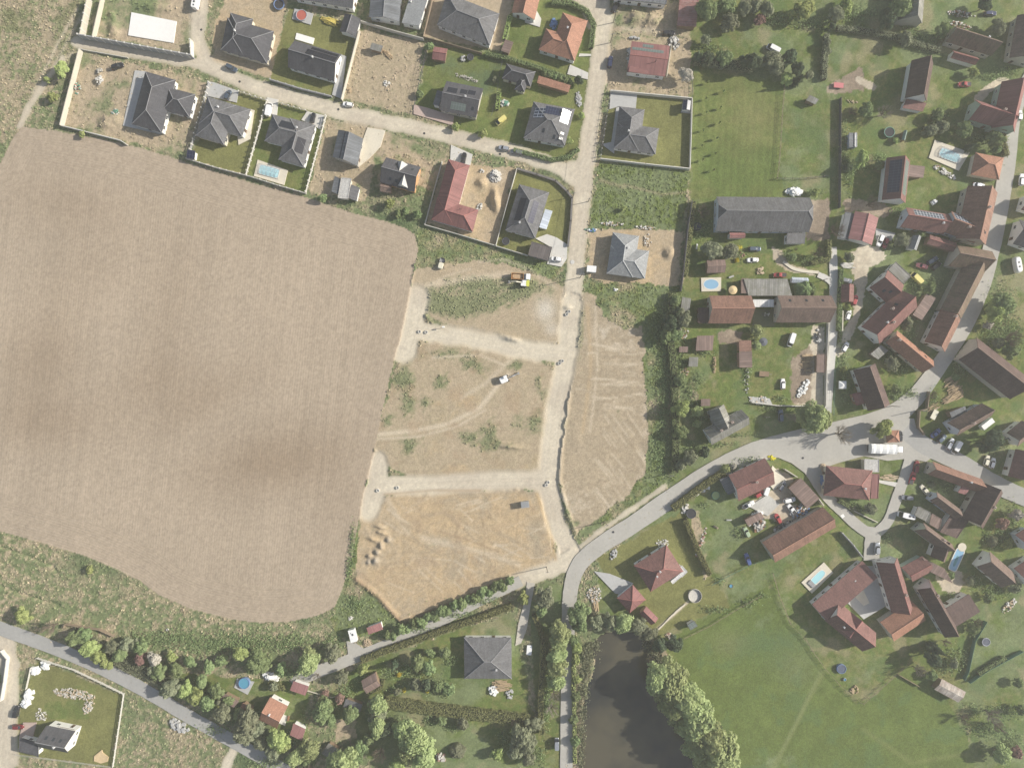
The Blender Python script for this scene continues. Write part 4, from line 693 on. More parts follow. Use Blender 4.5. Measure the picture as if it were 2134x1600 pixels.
B('house', 'house', 'dark brown house end next to the long blue pool', [('gable',(1983,1133),(1969,1172),(1939,1159),4.2,3.0,'db','w')])
B('house', 'house', 'pale walled house cut by the right edge behind the blossoming tree', [('gable',(2116,1114),(2142,1098),(2162,1132),4.4,3.4,'rb','bl')])
B('house', 'house', 'red roofed white house cut by the right edge beside the taupe house', [('gable',(2113,1184),(2150,1160),(2172,1198),4.4,3.4,'rb','w')])
B('shed', 'shed', 'patchwork shed of white grey and rusty sheets by the meadow', [('gable',(1963,1414),(2013,1441),(1997,1463),2.6,.8,'patch','wd')])
B('house', 'house', 'dark roofed house with pale end wall right of the upper road', [('gable',(2166,472),(2124,457),(2111,508),4.2,3.4,'dk','w')])
B('house', 'house', 'maroon roofed house right of the upper road near the red car', [('gable',(2170,415),(2137,405),(2128,437),4.0,3.0,'rb','w')])
B('farmhouse', 'farmhouse', 'very long grey farmhouse with a half hipped end and small red porch', [('half',(1493,410),(1688,412),(1686,484),4.8,4.6,'gr','bl'), ('mono',(1640,486),(1678,486),(1677,508),4.0,.5,'gr','w'), ('gable',(1552,484),(1520,484.5),(1520.5,496.5),3.0,.8,'pk','w')], ch=[], win=True)
B('shed', 'shed', 'brown gabled shed above the oval pool', [('gable',(1473,542),(1511,541),(1511,568),3.0,1.4,'tn','wd')])
B('house', 'house', 'clay tiled gabled house with open beam annexe below the oval pool', [('gable',(1478,616),(1566,616),(1564,674),4.6,4.0,'br','st'), ('flat',(1455,641),(1477,641),(1477,673),3.0,0,'db','wd')])
B('house', 'house', 'brown tiled gabled house ending at the concrete lane', [('gable',(1620,616),(1733,616),(1730,672),4.8,4.2,'bn','st')], sk=[(0,0,.2,.3),(0,0,.5,.3),(0,0,.8,.3)])
B('canopy', 'canopy', 'white canopy spanning the gap between two tiled houses', [('flat',(1569,624),(1613,624),(1613,640),2.8,0,'wh','g')])
B('outbuilding', 'outbuilding', 'long old grey shed with mossy green patches', [('mono',(1561,616),(1652,616),(1641,581),3.0,-.5,'ol','st'), ('mono',(1545,611),(1560,611),(1560,580),2.6,-.3,'tn','wd')])
B('greenhouse', 'greenhouse', 'silver polytunnel greenhouse beside the round green tree', [('gable',(1650,577.5),(1684,579),(1683.5,590.5),2.0,.9,'gl','bl')])
B('shed', 'shed', 'ivy edged brown shed in the allotment', [('mono',(1452,700),(1487,699),(1485,730),2.5,.5,'tn','wd')])
B('shed', 'shed', 'narrow shed with pale tiled top and grey lower roof', [('mono',(1565,709),(1566,732),(1541,732),3.6,.3,'br','br'), ('mono',(1566.4,732.5),(1567,766),(1541,766),3.6,.4,'tn','br')])
B('pergola', 'pergola', 'timber pergola with grey sheets beside the concrete lane wall', [('flat',(1702,738),(1720,738),(1719,776),2.5,0,'tn','wd')])
B('shed', 'shed', 'tiny grey shed at the hedge in the allotment', [('mono',(1416,722),(1434,722),(1433,734),2.2,.2,'tn','wd')])
B('shed', 'shed', 'pale grey hen shed with a wire pen in the allotment', [('mono',(1436,744),(1455,744),(1454,764),2.2,.2,'ol','wd')])
B('shed', 'shed', 'dusty grey shed under the olive tree at the hedge top', [('mono',(1422,619),(1440,622),(1436,651),2.2,.2,'ol','wd')])
B('shed', 'shed', 'small brown shed above the grey cross gabled house', [('mono',(1461,831),(1480,831),(1480,846),2.3,.2,'tn','wd')])
B('house', 'house', 'grey house with pale cross gable on the inside of the road bend', [('gable',(1466,896),(1545,853),(1562,884),4.0,3.4,'ol','w'), ('gable',(1508,842),(1527,884),(1494,899),4.4,3.6,'ol','st')], ch=[(0,.62,.3,'b'),(0,.3,.4,'b')])
B('garage', 'garage', 'small brick red garage between the lane and the drive', [('gable',(1780,592),(1779,629),(1753,630),2.8,1.4,'rb','c')])
# --- south
B('house', 'house', 'large dark hipped house beside the willow row', [('hip',(967,1327.5),(1066,1328),(1066.6,1414),3.0,3.6,'gr','w')], ch=[(0,.68,.72,'w')])
B('summer_house', 'summer house', 'brown gabled hut at the left end of the hedge garden', [('gable',(753,1417.5),(782,1400.6),(793,1428),2.6,1.4,'tn','wd')])
B('hut', 'hut', 'orange roofed hut with white edge beside the white trailer', [('mono',(764,1307),(794,1296),(798,1311),2.4,.4,'pk','w')])
B('shed', 'shed', 'dark grey flat shed below the brown hut', [('mono',(721,1455),(756,1467),(750,1484),2.4,.3,'gr','wd')])
B('house', 'house', 'small orange tiled house with dark lower slope near the round pool', [('gable',(563,1452),(600,1471),(577,1518),3.6,3.2,'or','w')], ch=[(0,.4,.45,'w')])
B('hut', 'hut', 'tiny orange roofed hut beside the small orange house', [('mono',(507,1463),(528,1477),(518,1494),2.4,.3,'or','wd')])
B('garage', 'garage', 'pink roofed garage at the end of the lane', [('mono',(612,1418),(644,1429),(636,1449),2.6,.3,'pk','w')])
B('garage', 'garage', 'pink roofed hut with a white upper edge below the orange house', [('mono',(612,1506),(637,1518),(629,1543),2.8,.3,'pk','w')])
B('shed', 'shed', 'brown lean shed above the roadside trees', [('mono',(469,1444),(499,1460),(487,1474),2.3,.3,'tn','wd')])
B('shed', 'shed', 'grey shed half hidden by trees at the bottom edge', [('mono',(685,1547.5),(707.5,1561),(692,1583),2.4,.3,'ol','wd')])
B('house', 'house', 'dark gabled house with bright white gable and flat garage', [('gable',(97,1511),(157,1523),(142,1568),5.4,3.8,'dk','w'), ('flat',(40,1536),(80,1547),(80,1576),3.0,0,'dk','w')], ch=[(0,.66,.56,'w')], sk=[(0,0,.25,.55),(0,0,.5,.55),(0,0,.74,.55)])
B('terrace_roof', 'terrace roof', 'taupe terrace roof on the white gabled house', [('mono',(121,1512),(156,1519),(151,1535),2.8,.4,'tn','w')])
B('hut', 'hut', 'small weathered hut on the grass beside the green track', [('mono',(1687,199),(1706,208),(1699,218),2.2,.3,'ol','wd')])
B('greenhouse', 'greenhouse', 'dark panelled glasshouse with a white strip on the upper village lawn', [('mono',(1769,307),(1769,277),(1780,277),2.0,.2,'sl','bl'), ('flat',(1781,307),(1781,276.5),(1786,276.5),2.2,0,'wh','bl')])
B('shed', 'shed', 'tiny green grey gabled shed near the green rimmed trampoline', [('gable',(1891,273.5),(1886,293.5),(1879,292),2.1,.8,'gn','wd')])
B('shed', 'shed', 'low brick red scrap hut half covered by a white sheet', [('mono',(1552,1083),(1585,1066),(1592,1079),2.3,.3,'tn','br')])
# ---------------------------------------------------------------- fences and walls
FM = {'gr': M('fence_concrete_grey', (.36,.36,.36), .9, .12), 'w': M('fence_white', (.62,.60,.54), .85, .08), 'c': M('fence_cream', (.56,.52,.43), .9, .1), 'dk': M('fence_dark', (.09,.09,.095), .8, .1), 'wd': M('fence_timber', (.27,.21,.15), .85, .2, 2), 'gn': M('fence_green_mesh', (.10,.20,.15), .8, .15), 'st': M('stone_dry_wall', (.17,.16,.15), .95, .4, 2.5), 'pl': M('fence_plinth_pale', (.55,.53,.47), .9, .15)}
def resample(pts, step):
    out = []; acc = 0
    for p, q in zip(pts[:-1], pts[1:]):
        L_ = (q - p).length; t = acc
        while t < L_: out.append((p.lerp(q, t / L_), (q - p).normalized())); t += step
        acc = t - L_
    return out
def fence(name, cat, label, pts, h, th, mk, post=None, gap=0.0, plinth=None):
    w = [P2(*p, h) for p in pts]; c = w[0]; root = empty(name, (c.x, c.y, 0)); tag(root, label, cat); mb = MB(); rails = cat == 'fence' and th < .11 and 'canvas' not in label
    for p, q in zip(w[:-1], w[1:]):
        m = (p + q) / 2 - c; e = q - p; rz = math.atan2(e.y, e.x)
        if rails:
            for f in (.2, .5, .8) if mk in ('w', 'gr', 'c') else (.3, .62, .95): mb.box((m.x, m.y, h * f), (e.length, .05, h * .2 if mk in ('w', 'gr', 'c') else .05), rz)
        else: mb.box((m.x, m.y, (h + gap - .3) / 2), (e.length + th * .5, th, h + .3 - gap), rz)
    mb.build({'wall': 'wall_body', 'gate': 'gate_leaf'}.get(cat, 'panel'), FM[mk], root)
    if plinth:
        pb = MB()
        for p, q in zip(w[:-1], w[1:]):
            m = (p + q) / 2 - c; e = q - p; pb.box((m.x, m.y, -.05), (e.length, th + .12, .7), math.atan2(e.y, e.x))
        pb.build('plinth', FM[plinth], root)
    if post:
        sp, sz, pm = post; mb = MB(); mb.box((0, 0, (h + .1) / 2 - .1), (sz, sz, h + .3)); mb.box((0, 0, h + .2), (sz * 1.25, sz * 1.25, .08)); me = mb.mesh('post', FM[pm])
        for p, t in resample(w, sp)[:100]: child('post', me, root, (p.x - c.x, p.y - c.y, 0), math.atan2(t.y, t.x))
    return root
for a in [
 ('retaining_wall','wall','tall grey wall with white pillars below the bare slab plot',[(161,71),(397,114)],3.2,.35,'gr',(2.95,.42,'w')),
 ('boundary_wall','wall','cream wall rising to the top edge left of the slab plot',[(181,-5),(165.6,71)],3.0,.3,'c',(2.95,.4,'w')), ('boundary_wall','wall','second cream wall inside the slab plot',[(210,-5),(192,74)],2.2,.28,'c'), ('boundary_wall','wall','short white wall stub at the lane corner',[(395.5,82),(397,113)],2.6,.3,'w',(2.9,.4,'w')),
 ('boundary_wall','wall','white wall along the left side of the sandy building plot',[(164,102),(148,165),(124,260)],2.3,.28,'c'), ('boundary_wall','wall','low white wall between the sandy plot and the ploughed field',[(124.5,260.5),(250,292),(262,300)],1.4,.25,'w'), ('boundary_wall','wall','low pale kerb wall along the top lane',[(165,102),(265,120)],.7,.2,'pl'),
 ('fence','fence','white post fence between the two dark houses by the lane',[(434,170),(416,235),(400,292),(389,328)],1.7,.08,'gr',(2.0,.3,'w')), ('boundary_wall','wall','long white wall above the ploughed field behind the pool house',[(388,330),(450,349),(520,367),(580,386),(636,402)],1.5,.2,'pl',(2.6,.3,'w')),
 ('fence','fence','white post fence with long post shadows left of the covered pool',[(555,208),(533,286),(511,363)],1.6,.07,'w',(2.1,.34,'w')), ('fence','fence','white post fence right of the covered pool',[(678,240),(660,310),(636,399)],1.6,.07,'w',(2.1,.34,'w')), ('fence','fence','low street fence before the terrace house',[(497,189),(524,198),(554,208)],1.3,.07,'c',(2.2,.28,'w')), ('fence','fence','low street fence before the pool house',[(577,212),(607,221),(640,230)],1.3,.07,'c',(2.2,.28,'w')),
 ('boundary_wall','wall','grey street wall with stone strip below the white gabled house',[(563,165),(625,184),(690,200)],1.4,.3,'gr',(3.0,.4,'gr')), ('boundary_wall','wall','cream wall between the white gabled house and the dry plot',[(748,62),(728,140),(711,206)],2.0,.25,'c'), ('fence','fence','pale green wall above the dry vacant plot',[(751,43),(815,62),(882,80)],2.0,.2,'pl'), ('fence','fence','brown fence below the white windowed house',[(882,76),(940,92),(1004,110)],1.6,.15,'wd'), ('fence','fence','brown fence between the twin roofed house and the paved yard',[(902,-8),(892,35),(882,75)],1.8,.15,'wd'),
 ('fence','fence','dark mesh fence on the right of the dry plot',[(888,105),(873,170),(859,234)],1.8,.08,'dk',(2.5,.12,'dk')), ('fence','fence','dark fence left of the solar dormer house garden',[(1050,110),(1040,160),(1034,205),(1024,240)],1.5,.08,'dk'), ('boundary_wall','wall','white edged wall round the red L-shaped house plot',[(921,336),(903,400),(885,468),(955,488),(1031,511)],1.2,.22,'pl'), ('boundary_wall','wall','pale wall left of the panel strip hipped house',[(1077,351),(1055,430),(1033,512),(1066,522),(1100,532)],1.5,.2,'pl'),
 ('stone_wall','wall','dark curved rubble wall round the street corner lawn',[(1078,351),(1119,363),(1158,376),(1182,398),(1192.5,412),(1190,460),(1184,512)],1.0,.7,'st'), ('boundary_wall','wall','white wall enclosing the dry lawn of the lone hipped house',[(1273,188),(1358,196),(1443,204),(1441,280),(1438.4,351),(1345,341),(1252,330)],1.7,.25,'w'), ('fence','fence','dark slatted fence along the street before the lone hipped house',[(1273,190),(1262,260),(1252,329)],1.7,.1,'dk',(2.4,.2,'w')),
 ('fence','fence','white pale fence strip east of the red metal house',[(1400,92),(1390,160)],1.8,.15,'c'), ('fence','fence','tall dark fence wall along the long grey farmhouse garden',[(1443,418),(1434,480),(1426,560),(1420,606)],2.4,.25,'dk'), ('fence','fence','wire fence on the left of the orchard meadow',[(1446,120),(1443,204)],1.4,.05,'dk',(3.0,.1,'wd')), ('fence','fence','wire fence down the middle of the orchard meadow',[(1637,176),(1632,230),(1629,290),(1625,340),(1621,371)],1.3,.03,'wd',(2.9,.12,'wd')), ('fence','fence','wire fence at the bottom of the clover paddock',[(1621,371),(1675,371),(1727,366)],1.3,.05,'dk',(2.9,.12,'wd')), ('fence','fence','dark hedge-like fence along the green track',[(1754,202),(1753,270),(1753,350),(1752,432)],1.7,.12,'dk',(3.0,.12,'wd')),
 ('boundary_wall','wall','pale wall along the concrete lane beside the allotments',[(1728,672),(1724,760),(1722,846)],1.6,.3,'pl'), ('boundary_wall','wall','stone faced wall above the willow at the road bend',[(1567,838),(1621,845),(1670,846),(1713,845)],1.3,.35,'pl'), ('boundary_wall','wall','cream wall piece above the taupe carport',[(1637,978),(1662,994)],2.0,.3,'c'), ('boundary_wall','wall','cream wall piece below the taupe carport',[(1706,1038),(1717,1053)],2.2,.3,'c'), ('boundary_wall','wall','grey wall with small lamps along the farm pool garden',[(1756,1110),(1778,1134),(1799,1161)],1.8,.25,'gr',(3.2,.3,'pl')), ('wooden_rail','fence','long pale beam rail on the grass triangle',[(1763,1056),(1796,1072),(1829,1088)],.5,.3,'c'),
 ('boundary_wall','wall','brown wall round the log yard corner',[(1938,816),(1934,852),(1918,856),(1916,890),(1928,906)],1.7,.3,'wd'), ('fence','fence','green mesh fence of the log yard along the road',[(1952,800),(1940,815),(1930,828)],1.6,.08,'gn'), ('fence','fence','wire fence on the right of the lane before the bowed house',[(1741,770),(1740,820),(1739,866)],1.5,.06,'gn',(2.8,.1,'dk')), ('fence','fence','timber fence left of the pool garden meadow',[(1612,1196),(1625,1240),(1649,1302),(1680,1332)],1.1,.08,'wd',(2.8,.14,'wd')), ('fence','fence','timber fence along the meadow under the farm',[(1680,1332),(1700,1365),(1722,1395),(1755,1432),(1800,1468)],1.1,.08,'wd',(2.8,.14,'wd')), ('fence','fence','wire fence running up from the meadow corner',[(1801,1467),(1850,1424),(1899,1381)],1.1,.06,'wd',(2.8,.12,'wd')),
 ('fence','fence','low timber fence along the pond garden',[(1426,1331),(1480,1305),(1540,1268),(1588,1242)],1.0,.08,'wd',(2.8,.12,'wd')), ('fence','fence','wire fence between the scrapyard lawn and the duck pond',[(1484,1220),(1520,1200),(1560,1180),(1592,1168)],1.1,.06,'gn',(2.6,.1,'wd')), ('fence','fence','green canvas fence beside the dark slate farmhouse garden',[(2058,1296),(2034,1336),(2020,1400),(2012,1418)],1.6,.1,'gn'), ('fence','fence','green canvas fence slanting to the right edge',[(2023,1424),(2060,1398),(2134,1358)],1.5,.1,'gn'), ('fence','fence','low timber frame round the bare shrub plot',[(1875,1407),(1917,1431)],.9,.12,'wd'),
 ('fence','fence','white fence along the top of the rock garden lot',[(75,1372),(101,1381),(150,1396),(205,1422),(256,1447)],1.3,.08,'w',(2.6,.14,'w')), ('fence','fence','white fence on the right of the rock garden lot',[(256,1447),(245,1520),(233,1600)],1.3,.08,'w',(2.6,.14,'w')), ('fence','fence','white fence on the left of the rock garden lot',[(62,1392),(57,1415),(52,1437)],1.3,.08,'w'), ('fence','fence','pale fence along the bottom of the rock garden lot',[(29,1573),(120,1585),(229,1599)],1.1,.1,'pl'), ('boundary_wall','wall','white angular wall at the left edge by the road junction',[(0,1357),(13,1373),(7,1420),(0,1461)],1.6,.3,'w'),
 ('fence','fence','pale fence above the small orange house',[(640,1440),(690,1454),(712,1448)],1.0,.06,'c'), ('boundary_wall','wall','orange wall strip along the garage drive',[(1757,648),(1756,690)],1.4,.4,'c'), ('boundary_wall','wall','white upstand beside the bus shelter lorry',[(1888,660),(1880,672)],1.0,.2,'pl')]:
    fence(*a)
fence('fence','fence','brown board fence round the ruined pen by the lower left road',[(131,1309),(133,1301),(160,1306),(205,1313),(236,1327)],1.5,.15,'wd')
# ---------------------------------------------------------------- foliage
def leaves(name, C, Nn, size, mat, seed=0):
    """one mesh of many leaf-sprig faces: centres C, facing Nn"""
    r = np.random.RandomState(seed); n = len(C); Nn = Nn / (np.linalg.norm(Nn, axis=1, keepdims=True) + 1e-9)
    t = r.randn(n, 3); u = np.cross(Nn, t); u /= np.linalg.norm(u, axis=1, keepdims=True) + 1e-9; v = np.cross(Nn, u)
    s = (size * (.6 + .8 * r.rand(n)))[:, None]; a = .55 + .45 * r.rand(n, 1)
    q = np.stack([C + u * s, C + v * s * a, C - u * s, C - v * s * a], 1).reshape(-1, 3)
    me = bpy.data.meshes.new(name); me.vertices.add(n * 4); me.vertices.foreach_set('co', q.astype(np.float32).ravel()); me.loops.add(n * 4); me.loops.foreach_set('vertex_index', np.arange(n * 4, dtype=np.int32))
    me.polygons.add(n); me.polygons.foreach_set('loop_start', np.arange(0, n * 4, 4, dtype=np.int32)); me.polygons.foreach_set('loop_total', np.full(n, 4, np.int32)); me.update(); me.materials.append(mat); return me
LM = {'green': leaf_mat('leaf_green', (0.202,0.269,0.120), (0.345,0.417,0.206)), 'lime': leaf_mat('leaf_lime', (0.321,0.388,0.143), (0.494,0.553,0.239)), 'pale': leaf_mat('leaf_pale', (0.323,0.383,0.173), (0.473,0.532,0.262)), 'dark': leaf_mat('leaf_dark', (0.090,0.130,0.080), (0.182,0.227,0.138)), 'olive': leaf_mat('leaf_olive', (0.215,0.238,0.149), (0.363,0.378,0.247)),
 'yellow': leaf_mat('leaf_yellow', (0.522,0.464,0.058), (0.711,0.625,0.099)), 'red': leaf_mat('leaf_red', (0.243,0.147,0.131), (0.395,0.264,0.219)), 'grey': leaf_mat('leaf_grey', (0.218,0.238,0.152), (0.356,0.376,0.238)), 'blossom': leaf_mat('leaf_blossom', (0.458,0.433,0.359), (0.719,0.682,0.598)), 'hedge': leaf_mat('leaf_hedge', (0.202,0.222,0.099), (0.345,0.345,0.161)), 'reed': leaf_mat('reed_dry', (0.354,0.297,0.219), (0.565,0.499,0.388)), 'thuja': leaf_mat('leaf_thuja', (0.285,0.360,0.129), (0.441,0.515,0.202))}
TWIG = M('twig_bark', (.21,.17,.13), .95, .25, 3, rnd=.2); BARK = M('tree_bark', (.13,.10,.075), .95, .25, 3); TWIGD = M('twig_pale', (.34,.30,.25), .95, .2, 3, rnd=.15)
def crown_round(seed, n, size, mat, flat=1.0, airy=0.0, ncl=24, lo=.15):
    r = np.random.RandomState(seed); cl = []
    for k in range(ncl):
        th = 2 * math.pi * (k * .618 + r.rand() * .1); e = (k + .5) / ncl; rr = .90 * math.sqrt(e) * (.55 + .62 * r.rand()); zz = .60 + .32 * (1 - rr ** 2) * (r.rand() * .9 + .25) - .12 * rr
        cl.append((rr * math.cos(th) * .88, rr * math.sin(th) * .88, zz * flat, lo + .17 * r.rand()))
    cl.append((0, 0, .72 * flat, .42)); cl = np.array(cl); k = r.randint(len(cl), size=n); dr = r.randn(n, 3); dr /= np.linalg.norm(dr, axis=1, keepdims=True); dr[:, 2] = np.where(dr[:, 2] < -.35, -dr[:, 2], dr[:, 2])
    rad = cl[k, 3] * (1 - .45 * r.rand(n) ** 2 + airy * (r.rand(n) - .4)); C = cl[k, :3] + dr * rad[:, None] * np.array([1, 1, .72])
    return leaves('crown', C, dr + .45 * r.randn(n, 3) + np.array([.25, .05, .55]), np.full(n, size), mat, seed)
def crown_cone(seed, n, size, mat):
    r = np.random.RandomState(seed); z = 1 - np.sqrt(r.rand(n)) * .92; th = r.rand(n) * 2 * math.pi; lay = (z * 9) % 1; R_ = (1.02 - z) * (.55 + .45 * (1 - lay)) * (.8 + .25 * np.sin(th * 7 + np.floor(z * 9) * 2.1)) * np.sqrt(.25 + .75 * r.rand(n))
    C = np.stack([R_ * np.cos(th), R_ * np.sin(th), z], 1); return leaves('crown', C, np.stack([np.cos(th) * .6, np.sin(th) * .6, np.full(n, .8)], 1) + .4 * r.randn(n, 3), np.full(n, size), mat, seed)
def crown_dome(seed, n, size, mat):
    r = np.random.RandomState(seed); dr = r.randn(n, 3); dr /= np.linalg.norm(dr, axis=1, keepdims=True); dr[:, 2] = np.abs(dr[:, 2]); bump = 1 + .07 * np.sin(5 * np.arctan2(dr[:, 1], dr[:, 0]) + seed)
    C = dr * (bump * (.86 + .14 * r.rand(n)))[:, None] * np.array([1, 1, .92]) + np.array([0, 0, .05]); return leaves('crown', C, dr + .35 * r.randn(n, 3), np.full(n, size), mat, seed)
def crown_bare(seed, mat, thick=.011, kids=6):
    r = random.Random(seed); mb = MB()
    def grow(p, dvec, L_, rad, lvl):
        q = p + dvec * L_; mb.tube(p, q, rad, rad * .55, n=3)
        if lvl == 0: return
        for k in range(kids if lvl > 1 else kids - 1):
            t = .35 + .65 * (k + r.random()) / kids; dv = (dvec + Vector((r.uniform(-1, 1), r.uniform(-1, 1), r.uniform(-.35, .6))) * .85).normalized(); grow(p + dvec * L_ * t, dv, L_ * r.uniform(.45, .7), rad * .5, lvl - 1)
    for k in range(7):
        a = 2 * math.pi * (k + r.random() * .7) / 7; grow(Vector((0, 0, .22)), Vector((math.cos(a) * .75, math.sin(a) * .75, r.uniform(.5, 1.0))).normalized(), .62, thick * 2.6, 3)
    return mb.mesh('crown', mat)
mb = MB(); mb.tube((0, 0, -.06), (0, 0, .42), .075, .05)
for k in range(5):
    a = 2 * math.pi * k / 5 + .4; mb.tube((0, 0, .30 + .02 * k), (.45 * math.cos(a), .45 * math.sin(a), .66), .04, .015, n=5)
mb.tube((0, 0, .42), (.05, .03, .8), .05, .015); TRUNK = mb.mesh('trunk', BARK)
CROWNS = {}
def crown(kind, cls_, v):
    key = (kind, cls_, v)
    if key not in CROWNS:
        n, s = {'b': (4600, .072), 'm': (1900, .11), 's': (520, .21)}[cls_]; sd = hash((len(kind), ord(kind[0]), ord(kind[1]), v)) % 1000
        if kind in ('bare', 'twig'): CROWNS[key] = crown_bare(v + (3 if kind == 'bare' else 40), TWIG if kind == 'bare' else TWIGD)
        elif kind == 'cone': CROWNS[key] = crown_cone(sd, n, s, LM['dark'])
        elif kind == 'dome': CROWNS[key] = crown_dome(sd, n, s * .9, LM['olive'])
        elif kind == 'ball': CROWNS[key] = crown_dome(sd, n, s * .9, LM['green'])
        else: CROWNS[key] = crown_round(sd, n, s, LM[kind], airy=.45 if kind in ('olive', 'grey', 'blossom', 'red') else .3, ncl=36 if kind == 'pale' else 24, lo=.20 if kind == 'pale' else .15)
    return CROWNS[key]
LOOK = {'green': 'mid green leafy', 'lime': 'bright lime green', 'pale': 'pale yellow green', 'dark': 'very dark green', 'olive': 'dull olive', 'yellow': 'bright yellow flowering', 'red': 'reddish brown leaved', 'grey': 'grey green', 'blossom': 'whitish blossoming', 'bare': 'bare brown twiggy', 'twig': 'bare pale twiggy', 'cone': 'dark conical', 'dome': 'clipped olive dome shaped', 'ball': 'dense round dark'}
LAND = [(140,200,'the sandy plot wall'),(300,60,'the bare slab'),(330,215,'the bare slab house'),(570,395,'the covered pool'),(660,60,'the red trampoline'),(810,150,'the dry vacant plot'),(950,210,'the paved drive house'),(1045,250,'the yellow car'),(1160,170,'the coloured shelter'),(1145,260,'the three-array house'),(1180,85,'the orange hipped house'),(830,430,'the two dormer house'),(1300,435,'the rough vacant meadow'),(1350,60,'the weedy spoil mound'),
 (1432,30,'the rusty shed'),(1610,100,'the white van meadow'),(1530,260,'the orchard meadow'),(1690,210,'the hut on the track'),(1690,310,'the clover paddock'),(1905,170,'the red lean-to barn'),(2025,85,'the old brown house'),(2075,230,'the crimson house'),(1854,275,'the green rimmed trampoline'),(1980,324,'the kidney pool terrace'),(1868,375,'the solar barn'),(1800,475,'the bright red garage'),(1590,445,'the long grey farmhouse'),(1482,592,'the oval pool'),(1700,590,'the polytunnel'),(1525,645,'the beam annexe house'),(1675,645,'the lane end house'),(1590,711,'the dark parasol'),(1460,720,'the ivy edged shed'),(1445,800,'the hen shed'),(1505,875,'the cross gabled house'),(1629,866,'the car above the bend'),(1560,1000,'the scrapyard house'),(1830,590,'the deep red house'),(1900,680,'the diagonal red house'),(1990,590,'the road bend barn'),(2100,760,'the huge dark barn'),(1820,800,'the bowed house'),(1985,810,'the log pile'),(2020,880,'the painted gable house'),(1837,934,'the white lorry'),(1770,1005,'the fire hall'),(1800,1070,'the grass triangle'),(2000,1160,'the long blue pool'),(2075,1185,'the taupe gabled house'),(1930,1060,'the white camper'),(1960,1270,'the dark slate farmhouse'),(1800,1260,'the farm courtyard'),(1985,1437,'the patchwork shed'),(1754,1394,'the blue ring pool'),(1703,1204,'the turquoise pool'),(1665,1115,'the long brown barn'),(1375,1185,'the corner terrace house'),(1315,1247,'the pyramid garage'),(1449,1242,'the round empty pool'),(1530,1225,'the duck pond'),(1470,1100,'the scrapyard lawn'),(1300,1440,'the big pond'),(1181,1400,'the pond road'),(1600,1450,'the hay meadow'),
 (1016,1370,'the willow row house'),(780,1415,'the brown gabled hut'),(738,1470,'the dark flat shed'),(735,1322,'the white trailer'),(920,1275,'the lane bank'),(1050,1430,'the timber heap'),(968,1480,'the long clipped hedge'),(915,1578,'the pinkish hut'),(1160,1550,'the grey parked trailer'),(568,1485,'the small orange house'),(508,1424,'the round blue pool'),(563,1411,'the white tarp boat'),(625,1433,'the pink garage'),(690,1560,'the half hidden shed'),(470,1460,'the brown lean shed'),(190,1320,'the roadside board fence'),(120,1540,'the white gabled house'),(240,1230,'the reedy strip'),(1100,1180,'the site entrance')]
TREES = []
def T(kind, *pts):
    for p in pts: TREES.append((kind,) + p)
T('lime',(128,145,13),(107,202,9),(97,166,6),(170,279,6),(949,265,7),(1007,278,8),(1212,240,6),(1186,293,7),(1299,435,5),(811,424,9),(1677,21,19),(1764,11,14),(1640,165,11),(1798,329,13),(2030,150,9),(1869,293,6),(1700,401,8),(1420,851,15),(1841,893,17),(1768,640,6),(45,1284,15),(187,1352,15),(202,1366,13),(221,1381,12),(186,1187,7),(406,1454,14),(386,1439,14),(578,1540,17),(587,1556,13),(756,1395,10),(829,1592,14),(1037,1572,11),(1091,1247,11),(1202,1350,10),(1200,1375,9),(1202,1416,8),(501,1362,12),(2076,646,18),(1760,770,6),(2101,1133,9),(1965,1199,6),(356,1369,9))
T('green',(895,97,8),(874,195,7),(671,412,8),(845,440,8),(870,446,7),(830,446,7),(1135,153,6),(1146,156,6),(1157,160,6),(1168,164,6),(1179,168,6),(1189,173,6),(1471,19,20),(1514,11,16),(1511,120,15),(1876,15,22),(1966,62,13),(1807,227,13),(1955,240,12),(2011,268,14),(2075,289,15),(2077,312,9),(1833,342,9),(1651,536,8),(1409,628,11),(1407,695,13),(1388,701,12),(1419,791,13),(1418,901,13),(1938,601,12),(2090,631,22),(2109,730,15),(1869,814,10),(1861,827,8),(1921,487,8),(2032,1309,11),(2060,1247,10),(1207,1279,20),(1209,1302,14),(869,1382,14),(893,1391,13),(895,1361,9),(927,1361,11),(934,1436,11),(912,1432,10),(728,1490,14),(919,1502,9),(434,1390,10),(432,1465,14),(535,1386,17),(554,1384,11),(535,1364,12),(672,1484,17),(677,1469,13),(737,1581,15),(156,1331,14),(292,1347,13),(730,1489,14),(1983,1199,7),(2124,1422,9),(2128,1480,9),(1944,1407,9))
T('olive',(1554,15,14),(1574,12,13),(1522,43,15),(1512,56,10),(1599,19,13),(1743,28,14),(1608,124,17),(1619,138,15),(1687,156,8),(1724,90,8),(1726,105,7),(1888,82,13),(2081,56,13),(1965,262,11),(1942,271,12),(1484,521,17),(1522,523,14),(1424,664,16),(1880,500,13),(1890,674,12),(1860,757,13),(1439,954,13),(1420,968,10),(1815,1060,11),(1136,1245,18),(1273,1297,14),(1329,1305,16),(1352,1320,14),(867,1427,11),(711,1414,11),(779,1466,12),(964,1508,11),(516,1504,19),(505,1529,17),(531,1516,15),(354,1435,16),(234,1349,12),(262,1345,13),(692,1360,15),(569,1431,8),(1114,1510,13),(2023,1210,8),(2116,1223,11),(1989,1384,8),(1471,82,9),(1031,165,5),(1771,537,9),(1874,605,8),(786,1494,14))
